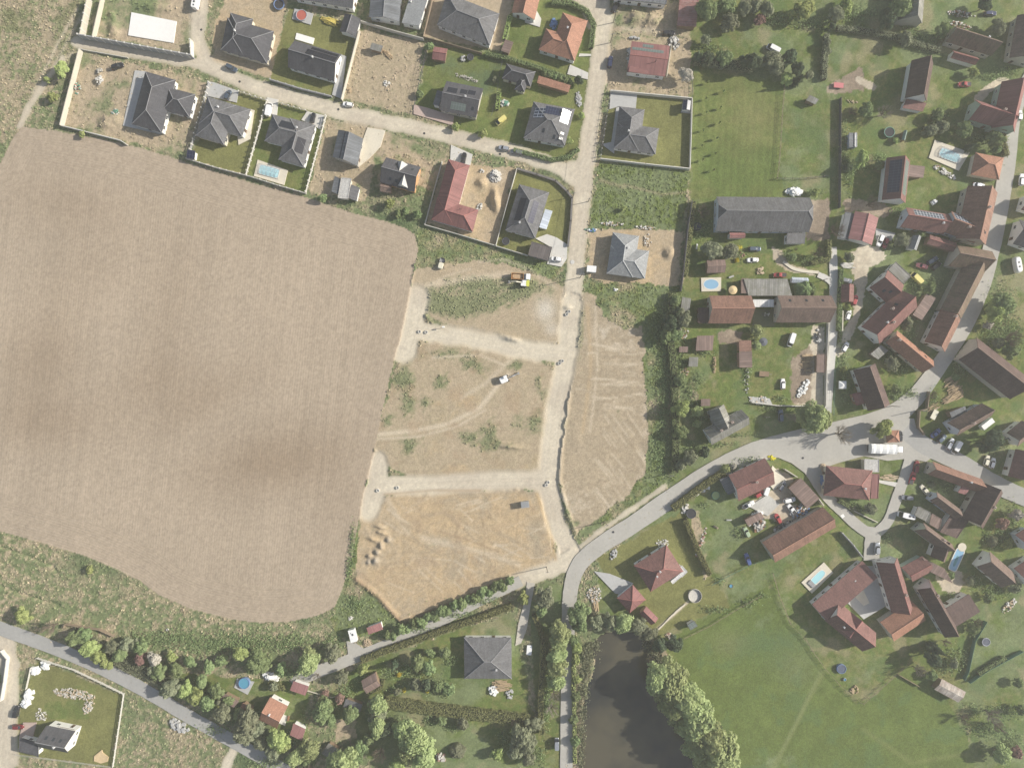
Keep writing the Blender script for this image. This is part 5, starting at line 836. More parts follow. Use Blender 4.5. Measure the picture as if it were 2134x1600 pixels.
T('pale',(1454,858,10),(1454,884,7),(1700,871,22),(1681,867,17),(1718,876,15),(1578,688,11),(1576,720,9),(1711,540,5),(1512,976,8),(1299,1297,16),(1166,1312,16),(1164,1338,15),(1161,1365,15),(1160,1392,15),(1159,1420,14),(1369,1416,20),(1389,1398,16),(1399,1434,22),(1427,1453,22),(1446,1481,24),(1455,1510,24),(1474,1535,25),(1499,1565,26),(1511,1592,24),(1436,1452,18),(789,1515,15),(846,1521,19),(864,1540,24),(885,1566,22),(852,1565,18),(642,1382,18),(646,1364,13),(644,1562,16),(616,1577,15),(709,1587,22),(786,1470,15),(497,1489,10),(2088,1574,14),(1416,1412,14))
T('dark',(1205,167,8),(1565,129,16),(1646,120,14),(1661,143,12),(1734,56,9),(1850,37,15),(2053,11,12),(1475,120,12),(1456,118,9),(1766,350,9),(1411,652,12),(1397,671,14),(1469,942,10),(1376,1344,14),(1406,1342,14),(804,1521,13),(2070,917,18),(2053,931,12),(887,1425,10),(1944,1372,15))
T('pale',(1380,1440,16),(1402,1475,17),(1428,1512,18),(1450,1550,18),(1472,1590,18),(1405,1408,14))
T('green',(1195,1335,9),(1199,1452,9),(1196,1500,8),(1200,1545,9),(1128,1275,10),(330,1400,13),(365,1395,12),(420,1420,11),(450,1440,12),(475,1460,9),(250,1365,13),(175,1322,11),(640,1585,13),(690,1500,11),(750,1560,14),(770,1540,12),(395,1378,10),(460,1378,10),(585,1395,10))
T('cone',(1959,1358,12),(2028,303,8),(1666,163,9),(820,1392,9))
T('red',(1584,39,11),(2090,1090,11),(676,1446,6),(707,1456,8),(706,1457,7),(292,1371,10),(2118,1568,11))
T('grey',(1245,1297,15),(1087,1529,20),(1099,1549,18),(1074,1563,16),(462,1484,16),(542,1549,12),(827,1442,7),(1099,1581,13),(2081,715,11),(569,1570,15),(281,1345,10),(315,1397,9))
T('blossom',(322,1373,12),(1428,156,13),(1529,972,6),(2120,1071,11),(2060,678,9))
T('bare',(1466,441,13),(1743,481,15),(1816,423,13),(1777,232,10),(1704,527,12),(2109,706,16),(1946,823,8),(2011,1497,11),(2081,1514,12),(791,1572,15),(105,1307,13),(1972,1339,8),(1072,1506,8),(1659,519,4),(644,1600,12),(2038,1298,9))
T('twig',(1843,234,14),(1916,1397,12),(1155,1449,13),(1151,1477,13),(2070,1491,15),(1755,905,18),(660,1410,8))
T('yellow',(1540,517,5),(1536,542,4),(831,1406,5),(842,1438,4),(890,1440,4),(1989,1249,4),(1956,1260,3))
T('dome',(952,1568,13),(1471,521,3),(1944,1011,6),(1779,1060,5),(2073,1129,9))
T('ball',(1678,602,15),(1692,602,10),(1995,786,6))
T('green',*[(806 + 14.2 * k, 1327 - 6.35 * k + (3 if k % 2 else -3), 8.2 + (k % 3)) for k in range(19)])
T('lime',(1476,170,2.6),(1509,189,2.6),(1473,204,2.6),(1503,223,2.6),(1474,233,2.6),(1501,255,2.6),(1467,270,2.6),(1496,287,2.6),(1466,332,2.6),(1492,319,2.6),(1489,353,2.6),(1464,303,2.6))
def treelist():
    rows = []; rnd = random.Random(11)
    for i, (k, px, py, r) in enumerate(TREES):
        r = r * (1.62 if k == 'pale' and px > 1340 and px < 1530 and py > 1380 else 1.42 if (k == 'pale' and r > 12) or (py > 1300 and px < 720) else 1.3) if r > 3 else r
        rm = r * S; small = rm < 1.45; sap = r < 2.7
        h = (2.6 if sap else {'cone': 3.6, 'dark': 2.2, 'dome': 1.15, 'ball': 1.5, 'yellow': 1.2, 'bare': 2.0, 'twig': 2.0}.get(k, 1.75) * rm * rnd.uniform(.85, 1.15)); h = max(h, .8)
        size = 'tiny' if r < 6 else 'small' if r < 10 else 'middle sized' if r < 16 else 'large'
        noun = 'sapling' if sap else 'shrub' if small else 'conifer' if k == 'cone' else 'tree'
        la = min(LAND, key=lambda l: math.hypot(l[0] - px, l[1] - py)); dx, dy = px - la[0], py - la[1]
        prep = 'beside' if math.hypot(dx, dy) < 34 else ('right of' if dx > 0 else 'left of') if abs(dx) > abs(dy) else ('below' if dy > 0 else 'above')
        rows.append(dict(i=i, k=k, px=px, py=py, r=r, h=h, noun=noun, base=f'{size} {LOOK[k]} {noun}' , loc=f'{prep} {la[2]}', sap=sap, small=small))
    by = {}
    for t in rows: by.setdefault((t['base'], t['loc']), []).append(t)
    ordn = ['first','second','third','fourth','fifth','sixth','seventh','eighth','ninth','tenth','eleventh','twelfth','thirteenth','fourteenth','fifteenth','sixteenth','seventeenth','eighteenth','nineteenth','twentieth']
    for (b, l), g in by.items():
        if len(g) == 1: g[0]['label'] = f'{b} {l}'; continue
        hz = np.ptp([t['px'] for t in g]) >= np.ptp([t['py'] for t in g]); g.sort(key=lambda t: t['px' if hz else 'py'])
        for j, t in enumerate(g):
            w = ('leftmost' if hz else 'topmost') if j == 0 else ('rightmost' if hz else 'lowest') if j == len(g) - 1 else f"{ordn[j]} from {'the left' if hz else 'the top'}"
            t['label'] = f'{b} {l}, {w}'
    return rows
for t in treelist():
    p = P(t['px'], t['py'], .62 * t['h']); name = {'shrub': 'shrub', 'sapling': 'sapling', 'conifer': 'conifer_tree'}.get(t['noun'], 'leafy_tree' if t['k'] not in ('bare', 'twig') else 'bare_tree')
    z = gz(t['px'], t['py']) - .05; z = max(z, -.5); root = empty(name, (p.x, p.y, z), (t['i'] * 2.4) % 6.28)
    tag(root, t['label'], t['noun'], {'shrub': 'garden shrubs', 'sapling': 'orchard saplings', 'conifer': 'conifers', 'tree': 'garden and roadside trees'}[t['noun']])
    rm = t['r'] * S; c_ = 's' if rm < 1.4 else 'm' if rm < 2.6 else 'b'; uu = .84 + .34 * ((t['i'] * .618) % 1); sc_ = (rm * uu, rm * (2.02 - uu), t['h'])
    child('crown', crown(t['k'], c_, t['i'] % 3), root, scale=sc_); child('trunk', TRUNK, root, scale=(rm * (.5 if t['sap'] else 1), rm * (.5 if t['sap'] else 1), t['h']))
def hedge(label, pts, w, h, mk='hedge', dens=20, core=True, name='hedge', cat='hedge', seed=1):
    ww = [P2(*p, h * .8) for p in pts]; c = ww[0]; r = np.random.RandomState(seed); root = empty(name, (c.x, c.y, 0)); tag(root, label, cat); C, Nn = [], []; mb = MB()
    for p, q in zip(ww[:-1], ww[1:]):
        e = q - p; L_ = e.length; e = e / L_; nn = Vector((-e.y, e.x)); n = int(L_ * (w + 2 * h) * dens); s = r.rand(n) * L_; side = r.rand(n) * (w + 2 * h) - h; a = np.where(np.abs(side) < 0, 0, side)
        lat = np.clip(side, 0, w) - w / 2; z = np.where(side < 0, h + side, np.where(side > w, h - (side - w), h)); z = z + .18 * r.randn(n) * (z > h * .6); lat = lat * (1 + .08 * np.sin(s * 1.7)) + .1 * r.randn(n)
        C.append(np.stack([p.x - c.x + e.x * s + nn.x * lat, p.y - c.y + e.y * s + nn.y * lat, np.maximum(z, .05)], 1)); up = np.where((side >= 0) & (side <= w), 1., .15); sd = np.where(side < 0, -1., np.where(side > w, 1., 0.))
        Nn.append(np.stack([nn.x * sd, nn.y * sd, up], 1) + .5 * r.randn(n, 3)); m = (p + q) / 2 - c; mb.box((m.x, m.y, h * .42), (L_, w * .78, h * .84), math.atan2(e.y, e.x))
    o = bpy.data.objects.new('foliage', leaves('foliage', np.concatenate(C), np.concatenate(Nn), np.full(sum(len(x) for x in C), .2), LM[mk], seed)); link(o); o.parent = root
    mb.build('dark_core', M('hedge_core', (.035,.04,.02), .95, .2), root)  # solid dark box inside the leaf shell, blocks the gaps between leaves
for i, a in enumerate([('long clipped olive hedge along the lane bank above the willow row house',[(752,1377),(800,1357),(850,1340),(900,1322),(950,1304),(1010,1284),(1068,1262)],2.2,1.8), ('broad flat topped hedge across the bottom gardens',[(802,1463),(850,1470),(900,1477),(950,1483),(1000,1489),(1050,1495),(1104,1502)],4.0,2.0), ('narrow hedge behind the pale willow row',[(1133,1340),(1130,1400),(1127,1450),(1127,1500),(1130,1530)],1.8,2.2),
  ('yellowish hedge beside the scrapyard lawn',[(1428,1082),(1440,1110),(1452,1140),(1466,1170),(1480,1198)],1.6,2.4), ('hedge along the main road above the scrapyard lawn',[(1402,1060),(1425,1043),(1450,1024),(1480,1002),(1510,984)],2.4,1.8), ('bright green clipped hedge beside the brown hut',[(1063,34),(1057,58),(1051,82)],1.4,1.6,'thuja'), ('hedge row above the dark hipped bungalow',[(1012,112),(1060,122),(1120,140),(1190,165)],1.3,1.6,'green'), ('low hedge in front of the paved drive house',[(1040,192),(1036,228)],1.3,1.5,'thuja'),
  ('street hedge below the three-array house',[(1070,312),(1110,322),(1150,333),(1185,327),(1206,310)],1.4,1.2,'green'), ('hedge on the street side of the orange house lawn',[(1150,4),(1190,6),(1222,22),(1238,50),(1232,100)],1.6,1.5,'green'), ('hedge inside the tall dark fence of the farmhouse garden',[(1446,420),(1440,470),(1434,520),(1428,575)],1.6,2.0,'hedge'), ('clipped hedge round the parking corner of the farmhouse',[(1728,500),(1728,540),(1690,548)],1.4,1.6,'hedge'), ('hedge along the lane beside the red garage',[(1754,560),(1752,600),(1750,660),(1749,690)],1.3,1.7,'green'),
  ('scruffy hedge above the orchard meadow',[(1448,122),(1480,128),(1510,132),(1540,134),(1570,140)],3.2,2.6,'olive',14), ('hedge line left of the vegetable paddock',[(1724,70),(1722,100),(1720,130),(1718,165)],1.8,2.0,'olive',14), ('overgrown hedge above the vegetable paddock',[(1745,58),(1790,62),(1830,68),(1870,76),(1900,88),(1960,104)],1.8,1.8,'olive',14), ('thick hedge between the building site and the allotments',[(1402,610),(1398,660),(1400,720),(1406,780),(1408,850),(1410,920),(1408,985)],2.6,2.0,'green',14), ('hedge behind the fire hall lawn',[(1748,1042),(1772,1056)],1.4,1.3,'green'),
  ('olive hedge bordering the crimson house garden',[(1925,266),(1945,275),(1965,272),(1968,245),(1950,237)],1.8,1.8,'hedge'), ('clipped hedge on the road side of the pool house',[(2092,262),(2092,300),(2098,325)],1.8,1.6,'hedge'), ('green hedge below the twin meadow fence',[(2096,1370),(2060,1392),(2040,1405)],1.4,1.3,'green'), ('bank of scrub along the road at the bottom left',[(150,1318),(185,1340),(225,1362),(270,1388),(310,1402),(350,1425)],4.5,1.8,'olive',12), ('low ivy hedge round the brown gabled hut',[(765,1447),(795,1432),(798,1416)],1.0,1.0,'hedge'), ('hedge beside the white tarp boat',[(560,1420),(585,1430),(592,1438)],1.6,1.5,'hedge'), ('verge hedge along the pond road',[(1197,1325),(1196,1370),(1195,1430),(1197,1500),(1198,1590)],1.2,1.3,'lime',14), ('garden hedge below the broad hipped house drive',[(1112,1280),(1125,1310),(1133,1340)],1.6,1.6,'hedge')]):
    hedge(a[0], a[1], a[2], a[3], *(a[4:5] or ('hedge',)), dens=a[5] if len(a) > 5 else 20, seed=i + 3)
# ---------------------------------------------------------------- vehicles
def paint(name, rgb, metal=.2): return M('paint_' + name, rgb, .32, .05, .8, metal=metal, spec=.5, coat=.5)
PT = {'white': paint('white', (.80,.80,.78), 0), 'black': paint('black', (.03,.03,.035)), 'grey': paint('grey', (.22,.23,.25), .4), 'silver': paint('silver', (.50,.52,.54), .6), 'red': paint('red', (.40,.06,.06), .1), 'darkred': paint('dark_red', (.22,.03,.035), .2), 'blue': paint('blue', (.09,.13,.30), .2), 'navy': paint('navy', (.035,.045,.10), .2), 'yellow': paint('yellow', (.70,.62,.22), 0), 'cream': paint('cream', (.70,.66,.52), 0), 'green': paint('green', (.40,.50,.32), .1), 'pink': paint('pink', (.58,.20,.20), .1), 'slate': paint('slate_blue', (.10,.13,.17), .4), 'lime': paint('lime', (.60,.62,.10), 0), 'orange': paint('orange', (.50,.27,.10), 0)}
TYRE = M('tyre_rubber', (.025,.025,.027), .9, .1); RIM = M('wheel_rim', (.45,.45,.46), .35, .05, metal=.7); CGL = M('car_glass', (.02,.024,.028), .08, .05, spec=.7); LAMP = M('lamp_glass', (.7,.7,.68), .15, .05); TAIL = M('tail_lamp', (.35,.02,.02), .2, .05); STEEL = M('dull_steel', (.33,.33,.33), .5, .15, metal=.3); TARP = M('white_tarpaulin', (.78,.78,.75), .6, .06, .8, bump=.4); RUST = M('rust_steel', (.27,.15,.09), .8, .25, 2); EARTH = M('load_earth', (.42,.30,.18), .95, .25, 2, bump=.4)
def oval(x0, x1, hw, z, n=24, e=4.0, taper=0.0):
    cx, hx = (x0 + x1) / 2, (x1 - x0) / 2; out = []
    for k in range(n):
        t = 2 * math.pi * (k + .5) / n; c, s = math.cos(t), math.sin(t); x = math.copysign(abs(c) ** (2 / e), c); y = math.copysign(abs(s) ** (2 / e), s)
        out.append((cx + x * hx, y * hw * (1 - taper * max(0, x) ** 2), z))
    return out
mb = MB(); mb.tube((0, -.11, 0), (0, .11, 0), .32, n=14); mb.m = 1; mb.tube((0, -.115, 0), (0, .115, 0), .19, n=10); WHEEL = mb.mesh('wheel', [TYRE, RIM])
mb = MB(); mb.box((0, 0, 0), (.10, .34, .13)); HEADL = mb.mesh('headlight', LAMP)
mb = MB(); mb.box((0, 0, 0), (.10, .28, .15)); TAILL = mb.mesh('tail_light', TAIL)
def car_meshes(kind):
    L_, W_, zb, zr, gx0, gx1, rx0, rx1 = {'hatch': (4.1, 1.78, .92, 1.47, -1.95, .95, -1.65, .30), 'sedan': (4.55, 1.8, .90, 1.42, -1.55, .95, -1.0, .25), 'suv': (4.6, 1.9, 1.05, 1.68, -2.15, 1.0, -1.95, .35), 'estate': (4.7, 1.82, .92, 1.47, -2.2, 1.0, -2.0, .35), 'pickup': (4.9, 1.85, 1.0, 1.7, -.6, 1.2, -.4, .6)}[kind]
    h = L_ / 2; b = MB(); b.loft([oval(-h * .96, h * .95, W_ / 2 * .93, .22), oval(-h, h, W_ / 2, .42), oval(-h, h * .985, W_ / 2, zb - .22, taper=.06), oval(-h * .97, h * .93, W_ / 2 * .95, zb - .04, taper=.08), oval(-h * .94, h * .88, W_ / 2 * .9, zb + .01, taper=.1)])
    b.loft([oval(rx0 - .05, rx1 + .05, W_ / 2 * .74, zr - .02, e=5), oval(rx0, rx1, W_ / 2 * .72, zr + .05, e=5), oval(rx0 + .15, rx1 - .15, W_ / 2 * .6, zr + .075, e=5)])
    for s in (-1, 1): b.tube((rx1 + .02, s * W_ * .36, zr), (gx1, s * W_ * .43, zb), .05, n=4); b.tube((rx0 - .02, s * W_ * .36, zr), (gx0, s * W_ * .43, zb), .06, n=4); b.box((gx1 - .35, s * (W_ / 2 + .08), zb + .06), (.16, .2, .13))
    if kind == 'pickup': b.m = 1; b.box((-1.55, 0, zb + .012), (1.6, 1.4, .03)); b.m = 0
    g = MB(); g.loft([oval(gx0, gx1, W_ / 2 * .87, zb - .03, e=5), oval(rx0 - .06, rx1 + .06, W_ / 2 * .73, zr - .01, e=5)])
    return b.mesh('body', [None, DARKM]), g.mesh('windows', CGL), L_, W_, zb
def van_meshes(kind):
    L_, W_, zr = {'van': (5.2, 2.0, 2.1), 'mini': (4.4, 1.8, 1.85), 'camper': (5.9, 2.2, 2.7)}[kind]; h = L_ / 2; b = MB(); fx = h - 1.15
    b.loft([oval(-h * .98, h * .96, W_ / 2 * .95, .25, e=6), oval(-h, h, W_ / 2, .5, e=6), oval(-h, h * .98, W_ / 2, .95, e=6, taper=.05), oval(-h, h * .90, W_ / 2 * .97, 1.08, e=6, taper=.07)])
    b.loft([oval(-h, fx + .25, W_ / 2 * .97, 1.06, e=7), oval(-h * .98, fx, W_ / 2 * .9, zr - .06, e=7), oval(-h * .96, fx - .1, W_ / 2 * .85, zr, e=7)])
    if kind == 'camper': b.box((fx - .5, 0, zr + .05), (1.2, 1.6, .25)); b.m = 1; b.box((-.7, 0, zr + .04), (.7, .6, .1)); b.box((-2.0, 0, zr + .04), (.5, .5, .1)); b.m = 0
    g = MB(); W2 = W_ / 2; g.loft([[(fx + .27, -W2 * .92, 1.07), (h * .88, -W2 * .84, 1.08), (h * .88, W2 * .84, 1.08), (fx + .27, W2 * .92, 1.07)], [(fx - .02, -W2 * .86, zr - .1), (fx + .12, -W2 * .8, zr - .12), (fx + .12, W2 * .8, zr - .12), (fx - .02, W2 * .86, zr - .1)]])
    for s in (-1, 1): g.box((fx - .35, s * W2 * .945, 1.45), (1.0, .05, .5))
    return b.mesh('body', [None, DARKM]), g.mesh('windows', CGL), L_, W_, .9
VP = {k: (car_meshes if k in ('hatch', 'sedan', 'suv', 'estate', 'pickup') else van_meshes)(k) for k in ('hatch', 'sedan', 'suv', 'estate', 'pickup', 'van', 'mini', 'camper')}
BODY = {}
def car(kind, colr, label, px, py, ang, cat=None, z=None, scale=1.0):
    """ang: degrees of the bonnet, counter-clockwise from the right of the photograph"""
    b, g, L_, W_, zb = VP[kind]; p = P(px, py, 1.3); z = max(gz(px, py), -.6) + .02 if z is None else z
    root = empty({'van': 'van', 'mini': 'minivan', 'camper': 'camper_van', 'pickup': 'pickup_truck'}.get(kind, 'parked_car'), (p.x, p.y, z), math.radians(ang)); root.scale = (scale,) * 3
    tag(root, label, cat or {'van': 'van', 'mini': 'van', 'camper': 'camper van', 'pickup': 'pickup'}.get(kind, 'car'), 'parked vehicles')
    if (kind, colr) not in BODY:
        m = b.copy(); m.materials[0] = PT[colr]; BODY[kind, colr] = m
    child('body', BODY[kind, colr], root); child('windows', g, root)
    for sx_ in (-1, 1):
        for sy_ in (-1, 1): child('wheel', WHEEL, root, (sx_ * L_ * .30, sy_ * (W_ / 2 - .1), .32))
    for sy_ in (-1, 1): child('headlight', HEADL, root, (L_ / 2 * .955, sy_ * W_ * .33, zb * .72)); child('tail_light', TAILL, root, (-L_ / 2 * .985, sy_ * W_ * .36, zb * .8))
PV = .09
for a in [('suv','black','black car on the sandy plot track',242.5,136,20), ('suv','slate','dark car half shaded at the lane bend below the charcoal house',481,140,-28), ('hatch','slate','slate blue car on the grey forecourt of the terrace house',474,197,62,PV), ('van','white','white van at the fence beside the black panel house',559.5,228,80,PV), ('hatch','black','black car on the forecourt right of the black panel house',651,245,76,PV), ('hatch','white','white car parked on the street below the dry plot',724,216,170), ('mini','yellow','pale yellow car on the garden lawn',1044,250,218),
 ('sedan','black','black car with striped glass on the red L-shaped house drive',966,329,78,PV), ('hatch','silver','silver car in the street near the hedge',1050,307.5,168), ('estate','grey','dark grey car parked right behind the silver street car',1077,315.5,168), ('hatch','white','white car before the striped carport',1160,539.5,172,PV), ('suv','navy','navy car in the house shadow at the street edge',1272,128,82), ('suv','black','black car at the top edge of the street',1283,13,60), ('estate','black','black car under the spoil mound in shade',1395,67,2),
 ('van','white','white van alone on the top meadow grass',1613,100,152), ('pickup','red','red open pickup on the lawn by the red lean-to barn',2013,174,180), ('hatch','white','white car on the road edge beside the crimson house',2127,240,82,PV), ('estate','navy','dark blue car among the junk rows at the top',2067,26,0), ('sedan','silver','silver car on the tracks below the pool house',2043,385,-8), ('suv','white','white car with pale roof on the red garage forecourt',1835.5,501,250,PV), ('hatch','darkred','dark red car beside the pale roofed white car',1847,506,252,PV), ('estate','white','white and black car at the right edge of the upper road',2131,374,84,PV),
 ('estate','slate','dark car on the grass drive of the long farmhouse',1574.5,518,0), ('sedan','white','white car below the dark one on the farmhouse grass',1570.5,541,182), ('pickup','red','red open car on grass above the long mossy shed',1627,572.5,180), ('van','white','long white van on the allotment grass',1650.5,708,252), ('hatch','white','white car on the allotment grass near the plank beds',1633.5,800,90), ('hatch','red','crimson car behind the small brick red garage',1784,625,72), ('hatch','white','white car by the yellow wall on the yard drive',1770,656,72), ('hatch','white','white car parked by the lane at the yard exit',1763,723,60,PV), ('hatch','grey','grey car above the small brick red garage',1767,584,-10),
 ('sedan','pink','pinkish red car on the lawn beside the big barn',1924.5,553.5,165), ('estate','slate','dark car with open boot near the barn yard',1946,542,30), ('hatch','black','black car partly under the big barn eave',1954,553,40), ('van','yellow','pale yellow van among junk behind the red house',1912,579,135), ('sedan','blue','blue car below the log yard wall',1953,903,40), ('hatch','slate','dark car right of the blue one in shade',1966,914,42), ('estate','silver','silver car beside the white van near the painted gable',1983,925,60), ('van','white','white van beside the silver car near the painted gable',1995.5,932.5,240), ('hatch','cream','cream car of the pair on the grass verge',2059.5,960,72), ('hatch','white','white silver car right of the cream one',2071.5,965,72),
 ('suv','darkred','dark red car at the square in wall shade',1912,973,78), ('pickup','red','red car with white cab and open bed on the square',1904,996.5,72), ('hatch','black','black car beside the small bus shelter',1877,909,88,PV), ('suv','slate','blue white car on the verge above the road bend',1629,866,92), ('suv','white','white car with black glass beside the scrap carport',1646.5,1042,12,PV), ('pickup','white','white dismantled truck in the scrapyard',1652,1062,128), ('hatch','red','red car in the scrapyard middle',1623,1081,118), ('hatch','grey','grey dark car in carport shade',1632,1013,55), ('mini','white','white bodied car wreck under the dull red house',1599.5,1021,70), ('hatch','red','red and white small car wreck under the dull red house',1585,1030,30), ('pickup','white','white open boat-like car at the lawn edge of the scrapyard',1561,1052.5,28),
 ('sedan','cream','old cream car in the narrow yard by the brown wing',1929.5,1021,130), ('estate','grey','grey car at the wall on the south lane',1893,1037.5,175), ('camper','white','long white camper van on the south lane edge',1889,1074,168), ('suv','silver','silver car before the farm gateway',1829.5,1143,88,PV), ('estate','blue','bright blue car on the lawn below the long barn',1560,1166,108), ('hatch','green','pale green small car in the scrap heap',1558,1110,115), ('suv','black','black car by the white cube stacks at the left edge',31,1484,80), ('hatch','darkred','dark red car on the paved drive of the white gabled house',36,1515.5,0,PV), ('mini','silver','pale grey trailer van on the pond road at the bottom',1160.5,1550,90,PV), ('camper','white','white caravan cut by the top edge near the bare slab',408,3,80)]:
    car(*a[:6], z=a[6] if len(a) > 6 else None)
def thing(name, cat, label, px, py, rz=0.0, z=None, group=None, h=0.0):
    p = P(px, py, h); z = max(gz(px, py), -.7) if z is None else z
    return tag(empty(name, (p.x, p.y, z), math.radians(rz)), label, cat, group)
# covered lorry
t = thing('lorry', 'lorry', 'long white tarpaulin covered lorry parked on the village square', 1838, 934, -2, .09)
mb = MB(); rings = []
for i in range(13):
    x = -5.6 + i * .8; sg = .1 * math.sin(i * 2.1); rings.append([(x, -1.75, 1.0), (x, -1.75, 3.0 + sg), (x, -.9, 3.45 + sg), (x, 0, 3.6 + sg), (x, .9, 3.45 + sg), (x, 1.75, 3.0 + sg), (x, 1.75, 1.0)])
mb.loft(rings); mb.build('tarpaulin', TARP, t)
mb = MB(); mb.box((-.6, 0, .8), (10.6, 2.2, .3)); mb.build('chassis', DARKM, t)
mb = MB(); mb.loft([oval(4.4, 6.7, 1.2, .5, e=8), oval(4.4, 6.75, 1.2, 1.6, e=8), oval(4.45, 6.35, 1.12, 2.7, e=8), oval(4.6, 6.1, 1.0, 2.8, e=8)]); mb.build('cab', PT['white'], t)
mb = MB(); mb.box((6.58, 0, 2.05), (.12, 2.0, .75), 0); mb.build('windscreen', CGL, t)
for x in (-4.4, -3.3, 5.4):
    for y in (-1.15, 1.15): child('wheel', WHEEL, t, (x, y, .48), scale=(1.5, 2.2, 1.5))
# tipper
t = thing('tipper_truck', 'tipper truck', 'tipper truck with brown bed and white cab on the building site', 1084, 576, -4, h=1.5)
mb = MB(); mb.box((-1.0, 0, 1.15), (4.6, 2.3, .2))
for y in (-1.1, 1.1): mb.box((-1.0, y, 1.7), (4.6, .12, .95))
for x in (-3.25, 1.25): mb.box((x, 0, 1.75), (.12, 2.1, 1.05))
mb.build('tipper_bed', PT['orange'], t)
mb = MB(); mb.loft([oval(-3.1, 1.1, .98, 1.2, e=8), oval(-2.8, .9, .8, 1.55, e=4)]); mb.build('load', EARTH, t)
mb = MB(); mb.box((.2, 0, .8), (7.0, 1.1, .28)); mb.box((1.65, 0, 1.5), (.5, 2.1, 1.1)); mb.build('chassis', STEEL, t)
mb = MB(); mb.loft([oval(2.0, 3.9, 1.15, .6, e=8), oval(2.0, 3.95, 1.15, 1.6, e=8), oval(2.05, 3.65, 1.08, 2.65, e=8), oval(2.2, 3.5, .95, 2.75, e=8)]); mb.build('cab', PT['white'], t)
mb = MB(); mb.box((3.82, 0, 2.05), (.12, 1.9, .7)); mb.build('windscreen', CGL, t)
for x in (-2.3, -1.1, 2.8):
    for y in (-1.05, 1.05): child('wheel', WHEEL, t, (x, y, .48), scale=(1.5, 2.0, 1.5))
def excavator(label, px, py, rz, bodycol, boomcol, turn, rear=None):
    t = thing('excavator', 'excavator', label, px, py, rz, group='excavators', h=1.5)
    for y in (-1.0, 1.0):
        mb = MB(); ring = [[(x * 1.55, y + s, .42 + z * .42) for x, z in [(1, 0), (.9, .8), (.6, 1), (-.6, 1), (-.9, .8), (-1, 0), (-.9, -.8), (-.6, -1), (.6, -1), (.9, -.8)]] for s in (-.27, .27)]; mb.loft(ring); mb.build('track', TYRE, t)
    mb = MB(); mb.tube((0, 0, .7), (0, 0, 1.0), .6, n=12); mb.build('turntable', STEEL, t)
    up = bpy.data.objects.new('upper_body', None); link(up); up.parent = t; up.rotation_euler.z = math.radians(turn)
    mb = MB(); mb.loft([oval(-1.9, 1.0, 1.2, 1.0, e=5), oval(-1.95, 1.0, 1.2, 1.8, e=5), oval(-1.8, .6, 1.1, 2.05, e=5)]); mb.build('engine_house', PT[bodycol], up)
    if rear: mb = MB(); mb.loft([oval(-2.05, -.7, 1.22, 1.05, e=4), oval(-2.0, -.8, 1.15, 2.1, e=4)]); mb.build('counterweight', PT[rear], up)
    mb = MB(); mb.box((.55, .72, 2.0), (1.35, .9, 1.5)); mb.build('cab_glass', CGL, up); mb = MB(); mb.box((.5, .72, 2.8), (1.3, .95, .1)); mb.build('cab_roof', PT['white'], up)
    mb = MB(); mb.tube((.9, -.2, 1.6), (3.0, -.2, 3.0), .24, .22); mb.tube((3.0, -.2, 3.0), (4.6, -.2, 2.5), .22, .17); mb.build('boom', PT[boomcol], up)
    mb = MB(); mb.tube((4.55, -.2, 2.6), (5.6, -.2, .9), .16, .12); mb.tube((1.6, -.2, 2.0), (3.2, -.2, 3.2), .08); mb.build('stick', PT[boomcol], up)
    mb = MB(); mb.loft([[(5.3, -.65, .9), (5.9, -.65, .9), (5.9, .25, .9), (5.3, .25, .9)], [(5.1, -.6, .2), (5.6, -.6, .1), (5.6, .2, .1), (5.1, .2, .2)]]); mb.build('bucket', STEEL, up)
excavator('yellow and white excavator beside the tipper truck', 1092, 590, 176, 'white', 'cream', 0, 'lime')
excavator('white excavator standing alone on the middle building plot', 1052, 790, 20, 'white', 'silver', 5)
t = thing('dumper', 'dumper', 'small pale dumper in the grass beside the field', 919.5, 549, 75, h=1)
mb = MB(); mb.loft([oval(-2.0, .3, .9, .6, e=6), oval(-2.0, .3, .95, 1.5, e=6), oval(-1.8, .1, .8, 1.7, e=5)]); mb.build('body', PT['cream'], t)
mb = MB(); mb.loft([oval(.5, 2.0, .8, .6, e=5), oval(.4, 2.2, .95, 1.2, e=5)], cap1=False); mb.loft([oval(.5, 2.0, .75, .65, e=5), oval(.45, 2.1, .88, 1.18, e=5)], False, False); mb.build('skip', STEEL, t)
for x in (-1.2, 1.2):
    for y in (-.95, .95): child('wheel', WHEEL, t, (x, y, .42), scale=(1.3, 1.4, 1.3))
t = thing('storage_container', 'container', 'grey metal container on the orange soil plot', 1094, 1051, 8, h=1.5)
mb = MB(); mb.box((0, 0, 1.25), (3.0, 2.2, 2.5)); mb.build('box', M('container_grey', (.40,.41,.41), .5, .12, 1), t)
mb = MB()
for i in range(9): mb.box((-1.3 + i * .325, 0, 2.53), (.12, 2.05, .06))
mb.build('roof_ribs', STEEL, t); mb = MB(); mb.box((1.52, 0, 1.25), (.06, 2.0, 2.3)); mb.build('door', STEEL, t)
t = thing('storage_container', 'container', 'white site box at the street opposite the striped carport', 1232.5, 561, -5, h=1.3)
mb = MB(); mb.box((0, 0, 1.2), (3.3, 2.2, 2.4)); mb.build('box', TARP, t); mb = MB(); mb.box((0, 0, 2.43), (3.45, 2.35, .08)); mb.build('roof', FRAME, t); mb = MB(); mb.box((-.6, -1.12, 1.05), (.9, .05, 2.0)); mb.build('door', STEEL, t)
t = thing('trailer', 'trailer', 'white box trailer beside the orange roofed hut', 735.5, 1323, -76, .1, h=2)
